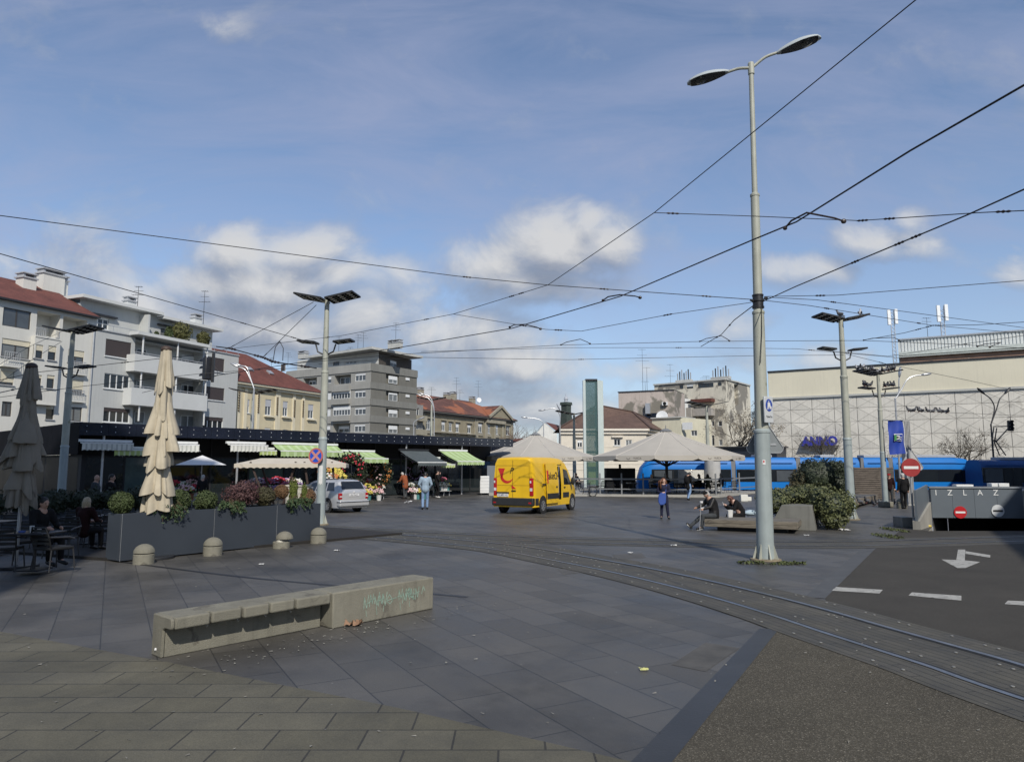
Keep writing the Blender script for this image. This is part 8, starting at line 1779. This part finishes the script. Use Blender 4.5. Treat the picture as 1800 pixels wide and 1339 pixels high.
SC = dict(pel=(0,0,.54), wst=(0,-.04,.68), che=(0,-.03,.92), nek=(0,0,1.10), hed=(0,.04,1.24), sL=(-.19,0,1.05), sR=(.19,0,1.05), hL=(-.10,.04,.53), hR=(.10,.04,.53), kL=(-.13,.42,.53), kR=(.13,.42,.53), aL=(-.13,.44,.12), aR=(.13,.44,.12), tL=(-.13,.60,.05), tR=(.13,.60,.05), eL=(-.26,.10,.80), wL=(-.16,.34,.76), eR=(.26,.10,.80), wR=(.16,.34,.76))
person('man in a dark jacket sitting in profile at the shaded table with the cups', gp(74, 15.2) + V(0,0,.05), yaw(.9,-.3), 1.78, SC, BLACKC, BLACKC, SHOE, HAIRB, 'short', SKIN, False, .014)
person('blond-haired woman in dark red seen from behind at the shaded terrace', gp(150, 17.4) + V(0,0,.05), yaw(.2,1), 1.66, SC, DKRED, BLACKC, SHOE, HAIRY, 'bob', SKIN2, False, .014)
for i, (px, Y, r_, tp_, hr, hs, lb) in enumerate(((1146,51.2,yaw(1,-.2),WHITEC,HAIRG,'short','seated guest with a pale sleeve left of the curly-haired woman, under the right parasol'),(1172,52,yaw(-.4,-1),BLACKC,HAIRR,'bob','seated guest in black directly behind the curly-haired woman'),(1231,53,yaw(-1,.2),BLACKC,HAIRB,'bob','seated dark-haired guest in black right of the backpack walker'),(1246,52.6,yaw(.3,1),OLIVE,HAIRB,'bob','seated guest in olive under the right edge of the parasol'),(1270,54,yaw(-1,-.1),NAVYC,HAIRB,'short','seated guest in navy at the right end of the fenced terrace'),(1013,58.6,yaw(.6,-.8),NAVYC,HAIRB,'short','seated guest in dark blue under the left grey parasol'))):
    person(lb, gp(px, Y) + V(0,0,.15), r_, 1.72, SC, tp_, BLACKC, SHOE, hr, hs, SKIN, False, .024)
# ---------------------------------------------------------------- overhead wires
WIRE = M('wire_dark', (.018,.018,.02), .5, .2); INS = M('insulator_dark', (.03,.022,.02), .4, .3)
def wire(label, pts, r=.011, ins=(), yokes=(), sag=.0):
    """pts: (px, py, distance) or Vector; ins: places (0..1) of insulators along it"""
    P_ = [p if isinstance(p, Vector) else at(*p) for p in pts]; full = []
    for a, b in zip(P_, P_[1:]):
        for k in range(8): t_ = k/8; full.append(a + (b-a)*t_ - V(0,0,sag*4*t_*(1-t_)))
    full.append(P_[-1]); c = (P_[0] + P_[-1])/2; rt = thing('overhead_wire', label, 'wire', V(c.x, c.y, c.z), world=True, group='tram wires over the square')
    m = MB(); m.tube(full, r*.8, 6); m.build('cable', WIRE, rt)
    L = [0]
    for a, b in zip(full, full[1:]): L.append(L[-1] + (b-a).length)
    def along(t_):
        s_ = t_*L[-1]
        for i in range(len(full)-1):
            if L[i+1] >= s_: k = (s_-L[i])/max(1e-6, L[i+1]-L[i]); return full[i] + (full[i+1]-full[i])*k, (full[i+1]-full[i]).normalized()
        return full[-1], (full[-1]-full[-2]).normalized()
    for t_ in ins:
        p, d = along(t_); k = max(.8, r/.016)*.72; m = MB(); m.tube([p - d*.22*k, p - d*.14*k, p - d*.06*k, p, p + d*.06*k, p + d*.14*k, p + d*.22*k], [.012*k,.035*k,.018*k,.042*k,.018*k,.035*k,.012*k], 8); m.build('insulator', INS, rt)
    for (a, b, c_) in yokes:
        A_, B_, C_ = at(*a), at(*b), at(*c_); m = MB(); mid = (A_+B_)/2; m.tube([A_, A_ + (B_-A_)*.3 + V(0,0,.04), B_, B_ + (C_-B_)*.75 + V(0,0,.015), C_], .013, 6); m.ball(A_, .032,.032,.03, 8, 5); m.ball(C_, .04,.035,.035, 8, 5); m.build('yoke', INS, rt)
    return rt
CL = V(LX + lean*lz(530), LY, lz(530)); CP1 = at(560, 606, 25.6)
def cz(px, py, z=5.6): return onz(px, py, z)
wire('span wire from the upper left edge of the view to the tall street lamp', [(-60,371,13), (0,379,13.4), (800,485,17.5), (963,501,17), CL + V(-.15,0,.05)], .011, (.60,.80,.94))
wire('span wire from the left edge down to the lamp-panel pole by the planter', [(-60,430,15), (0,446,15.6), (410,563,22.5), (560,606,25.6)], .013, (.72,.90))
wire('contact wire curving above the tram rails, passing in front of the tall lamp', [cz(2000,45), cz(1800,150), cz(1600,265), cz(1400,390), cz(1320,423), cz(1090,521), cz(900,577), cz(700,611), cz(560,632), cz(380,660), cz(250,690)], .014, (), [((1380,401,9.5),(1418,374,9.2),(1483,389,9.6)), ((1060,528,14.2),(1090,518,13.8),(1125,523,14.5)), ((896,575,18.2),(922,570,17.8),(950,578,18.6))])
wire('feeder wire from the tall lamp to the upper right edge of the view', [CL + V(.12,-.05,0), (1400,503,13.6), (1700,378,9.2), (1800,333,8.2), (1950,262,7)], .013, (.50,.62,.66))
wire('pull-off wire dropping from the top edge of the view through two knots to the left', [(1640,-20,8), (1610,0,8.2), (1150,374,13), (963,501,17.5), (797,552,21), (600,590,25), (405,613,29)], .010, (.42,.435,.585,.78))
wire('thin cross wire right of the upper knot, passing behind the tall lamp', [(1150,374,13), (1322,380,13), (1510,388,12), (1720,374,10), (1850,368,9)], .009, (.05,.54,.62,.9))
wire('thin pull-off wire from the left knot to the tall lamp', [(797,552,21), (960,579,19), (1022,582,18.5), (1180,552,17), CL + V(-.15,0,-.02)], .009, (.3,.43,.78))
wire('contact wire low over the middle of the square, behind the tall lamp', [cz(500,640,5.6), cz(700,623,5.6), (985,606.5,26), (1235,600,25.5), (1400,599,25.5), (1517,598.5,25), (1680,605,23.5), (1800,612,22.5), (1950,622,21)], .011, (), [((986,606,26),(1020,596,25.5),(1037,604,26)), ((1230,600,25.4),(1268,590,25),(1282,599,25.4)), ((1518,598,25),(1570,593,24.6),(1580,598,25)), ((1718,609,23),(1760,602,22.6),(1740,610,23))])
wire('thin messenger wire just below the low contact wire', [(560,640,27.5), (740,628,27), (1000,632,27), (1330,625,27), (1483,624,27.3)], .011, (.50,))
wire('thin hanger wire under the yoke left of the tall lamp', [(740,618,27), (990,611,26.5), (1240,611,26), (1400,613,26), (1560,627,25), (1640,634,25)], .010, (.52,.78))
wire('thin wire from the tall lamp rising gently to the right edge', [CL + V(.15,0,.12), (1470,519,15), (1800,493,13.5), (1950,481,13)], .009, (.22,))
wire('upper of two thin wires falling from the tall lamp to the right', [CL + V(.15,-.02,.1), (1435,527,16.5), (1600,549,19), (1800,576,22), (1950,596,24)], .009, (.12,))
wire('lower of two thin wires falling from the tall lamp to the right', [CL + V(.15,-.02,.02), (1422,537,16.5), (1640,572,20.5), (1800,586,22)], .009, (.16,.58))
wire('short strut wire from the tall lamp down to the contact wire yoke', [CL + V(-.12,0,-.1), (1290,563,18.5), (1268,588,22), (1232,609,25.3)], .014, (.35,.7))
wire('pull-off wire from the pigeon poles up to the far right knot', [(1517,598,25), (1590,585,24), (1640,572,23), (1715,571,22), (1800,566,21), (1900,561,20)], .012, (.30,.36,.4))
wire('thin wire over the store front at the right, from the pole with two pigeons', [(1487,622,27.3), (1560,640,28), (1700,668,30), (1800,690,32), (1900,712,33)], .010, (.12,))
wire('thin wire across the store roofline to the right edge', [(1440,615,27), (1560,626,26.5), (1590,622,26), (1700,604,24), (1790,591,22.5), (1900,575,21)], .010, (.12,.6))
wire('left guy wire of the lamp-panel pole by the planter', [(551,531,25.6), (404,611,28.5)], .013, (.96,)); wire('right guy wire of the lamp-panel pole by the planter', [(556,536,25.7), (463,627,27.5)], .013, (.96,))
wire('heavy insulated bracket cable left of the lamp-panel pole', [(380,609,28.8), (404,612,28.6), (462,628,27.5), (482,636,27), (556,647,25.8)], .030, (.14,.42,.5,.56,.62,.9))
for i, pts in enumerate(([(480,634,27), (484,610,27), (492,600,27), (498,612,27), (497,634,27)],)): wire('looped black jumper cable above the heavy bracket cable', pts, .018)
wire('upper contact wire in front of the white buildings at the left', [(-60,684,24), (0,668,24.5), (58,655,25), (263,632,27), (358,623,28.5), (404,612,28.6)], .015, (.55,))
wire('lower contact wire in front of the white buildings at the left', [(-60,712,23), (0,698,23.5), (143,679,25), (340,658,28), (440,650,29), (556,646,26)], .012, (.33,.72))
wire('dark span wire at the left edge to the left lamp-panel pole', [(-60,694,22), (0,690,23), (40,681,26), (104,686,30.7)], .020, (.3,.5))
wire('thin slanting wire at the far left', [(0,640,24), (50,610,26), (108,583,30.7)], .010); wire('second thin slanting wire at the far left', [(0,672,24), (60,630,26), (109,600,30.7)], .010)
wire('wire with a row of pigeons in front of the store wall', [p4*V(1,1,0) + V(0,0,at(1556,721,37).z), (1640,724,36), (1720,727,35), (1830,732,34)], .012)
# ---------------------------------------------------------------- pigeons
PG = [M('pigeon_grey', (.10,.105,.12), .6, .25, 12.), M('pigeon_dark', (.035,.037,.045), .6, .25, 12.), M('pigeon_pale', (.40,.40,.41), .6, .15, 12.)]
def make_pigeon(k):
    rt = thing('pigeon', 'x', 'bird'); blob('body', [((0,0,.10), (.055,.10,.058), (.75, V(1,0,0))), ((0,.05,.15), (0,.075,.215), .04, .027), ((0,.08,.23), (.028,.032,.028)), ((0,.105,.227), (0,.13,.22), .010, .004), ((0,-.06,.065), (0,-.14,.02), .03, .02)], PG[k], rt, .010, 2)
    for e in (-1,1): m = MB(); m.tube([(e*.022,.01,.07),(e*.024,.02,0),(e*.026,.05,.003)], .006, 5); m.build('leg', M('pigeon_leg', (.25,.08,.07), .7), rt)
    for e in (-1,1): m = MB(); m.ball((e*.05,-.02,.105), .016,.10,.042, 10, 6); m.build('wing', PG[(k+1) % 2], rt)
    return rt
PROTO = {}
def pigeon(k, loc, rz, label, grp, sc=1.):
    if k not in PROTO: o = make_pigeon(k); PROTO[k] = o
    else: o = copy_tree(PROTO[k])
    o.location = loc; o.rotation_euler = (0,0,rz); o.scale = (sc,)*3; o['label'] = label
    if grp: o['group'] = grp
    elif 'group' in o: del o['group']
def ontop(px, py, Y): return at(px, py, Y)
pigeon(0, V(G(1497,913).x-.03, G(1497,913).y, at(1485,549,27.3).z+.06), 1.2, 'grey pigeon standing on the cap of the pole right of the ivy', None, 1.25); pigeon(2, V(G(1497,913).x+.84, G(1497,913).y+.08, at(1485,549,27.3).z+.135), -.6, 'pale pigeon at the right tip of the lamp panel right of the ivy', None, 1.25)
zp = at(1549,656,37).z
for i in range(20):
    e = -1 if i % 2 else 1; t_ = U(.15,1.05); p = V(p4.x,37,zp-.1) + V(e*math.cos(.15), e*math.sin(.15), 0)*t_*.98 + V(0,U(-.4,.4),.20*t_ + .09); pigeon(RND.choice((0,1,1,2)), p, U(0,6), 'pigeon perched on the top lamp panels of the greenish pole', 'pigeons on the top panels', 1.2)
zm = at(1553,720,37).z + 1.05
for i in range(12):
    e = -1 if i % 2 else 1; t_ = U(.35,.95); p = V(p4.x,37,zm) + V(e*math.cos(.15), e*math.sin(.15), 0)*t_ + V(0,U(-.2,.2),.10*t_ + .09); pigeon(RND.choice((0,1,1)), p, U(0,6), 'pigeon perched on the lower lamp panels of the greenish pole', 'pigeons on the lower panels', 1.2)
for i in range(9): x = 1596 + i*9 + U(-3,3); pigeon(RND.choice((0,1)), at(x, 722.5 + (x-1556)*.037, 36.3) + V(0,0,0), U(0,6), 'pigeon sitting on the wire in front of the store wall', 'pigeons on the wire', 1.2)
for i, (px, py) in enumerate(((1511,877),(1523,875))): q = at(px, py, 31.5 + i); q.z = .43; pigeon(1, q, 1. + i, ('dark pigeon on the second timber deck, nearer its left end', 'dark pigeon on the second timber deck, nearer its right end')[i], None, 1.25)
for i, (px, py) in enumerate(((1536,889),(1542,886),(1549,887),(1563,888),(1572,886))): pigeon((0,1)[i % 2], G(px, py), U(0,6), 'pigeon standing on the paving by the concrete footing', 'pigeons on the paving', 1.2)
# ---------------------------------------------------------------- bare trees
BARK = M('bark_grey', (.085,.072,.055), .9, .3, 8.); BARKP = M('bark_dark', (.04,.035,.03), .9, .3, 8.)
def bare_tree(label, base, H, spread, seed, mat=BARK, buds=None, trunk=.28, levels=4, rad=.10, multi=1, bare=True):
    rr = random.Random(seed); rt = thing('bare_tree', label, 'tree', base, world=True); tm, cm = MB(), MB(); tips = []
    def grow(p, d, L, r, lv, m):
        pts = [p]; q = p
        for k in range(4):
            d = (d + V(rr.uniform(-1,1), rr.uniform(-1,1), rr.uniform(-.3,.7))*.16).normalized(); q = q + d*L/4; pts.append(q)
        m.tube(pts, [r*(1-.13*k) for k in range(5)], 5 if lv else 8)
        if lv >= levels: tips.append((q, d)); return
        n = rr.choice((3,4)) if lv < 2 else rr.choice((2,3,4))
        for k in range(n):
            a = rr.uniform(0,6.28); s_ = d.orthogonal().normalized(); s_.rotate(Matrix.Rotation(a, 3, d)); nd = (d*.75 + s_*spread*rr.uniform(.5,1.1)).normalized(); st = pts[rr.choice((2,3,4,4))]
            grow(st, nd, L*rr.uniform(.55,.78), max(r*.55, .011), lv+1, cm)
    for k in range(multi):
        a = 2*PI*k/max(multi,1); d0_ = V(math.cos(a)*.25*(multi > 1), math.sin(a)*.25*(multi > 1), 1).normalized(); grow(base + V(0,0,-.1), d0_, H*trunk, rad, 0, tm)
    tm.build('trunk', mat, rt); cm.build('crown', mat, rt)
    if buds:
        m = MB()
        for (p, d) in tips:
            for _ in range(5): m.leaf(p + V(rr.uniform(-.25,.25), rr.uniform(-.25,.25), rr.uniform(-.25,.25)), .10)
        m.build('buds', buds, rt, smooth=False)
def bt(label, px, Y, ptop, spread, seed, **k): b = V(at(px, 840, Y).x, Y, 0); bare_tree(label, b, at(px, ptop, Y).z, spread, seed, **k)
bt('bare round-crowned tree in front of the purple store lettering', 1457, 68, 722, .75, 3, trunk=.34, levels=4, rad=.10, multi=3)
bt('bare tree rising behind the trams at the far right, left of the signal', 1697, 70, 728, .8, 5, trunk=.34, levels=5, rad=.12, multi=3)
bt('small bare tree right of the store corner, behind the tall lamp', 1362, 74, 745, .8, 7, trunk=.34, levels=4, rad=.09, multi=2)
bt('bare tree with pale buds and an ivy-dark trunk before the flaking house', 1287, 84, 690, .62, 9, mat=BARKP, buds=M('bud_pale', (.26,.22,.16), .9, .3, 9.), trunk=.36, levels=5, rad=.30)
bt('bare tree with pale buds right of the ivy-dark trunk, behind the tall lamp', 1318, 88, 690, .7, 12, buds=M('bud_pale', (.26,.22,.16), .9), trunk=.32, levels=5, rad=.16)
bt('small bare tree in front of the yellow house', 505, 70, 748, .7, 14, trunk=.36, levels=4, rad=.10, multi=2); bt('small bare tree right of the other one before the yellow house', 525, 71, 742, .7, 15, trunk=.36, levels=4, rad=.10, multi=2)
bt('bare tree with a reddish crown beside the olive house gable', 906, 150, 735, .8, 17, mat=M('bark_red', (.13,.085,.065), .9), trunk=.36, levels=5, rad=.2, multi=2)
bt('bare tree between the store corner and the banner', 1600, 72, 752, .8, 21, trunk=.34, levels=5, rad=.1, multi=2)
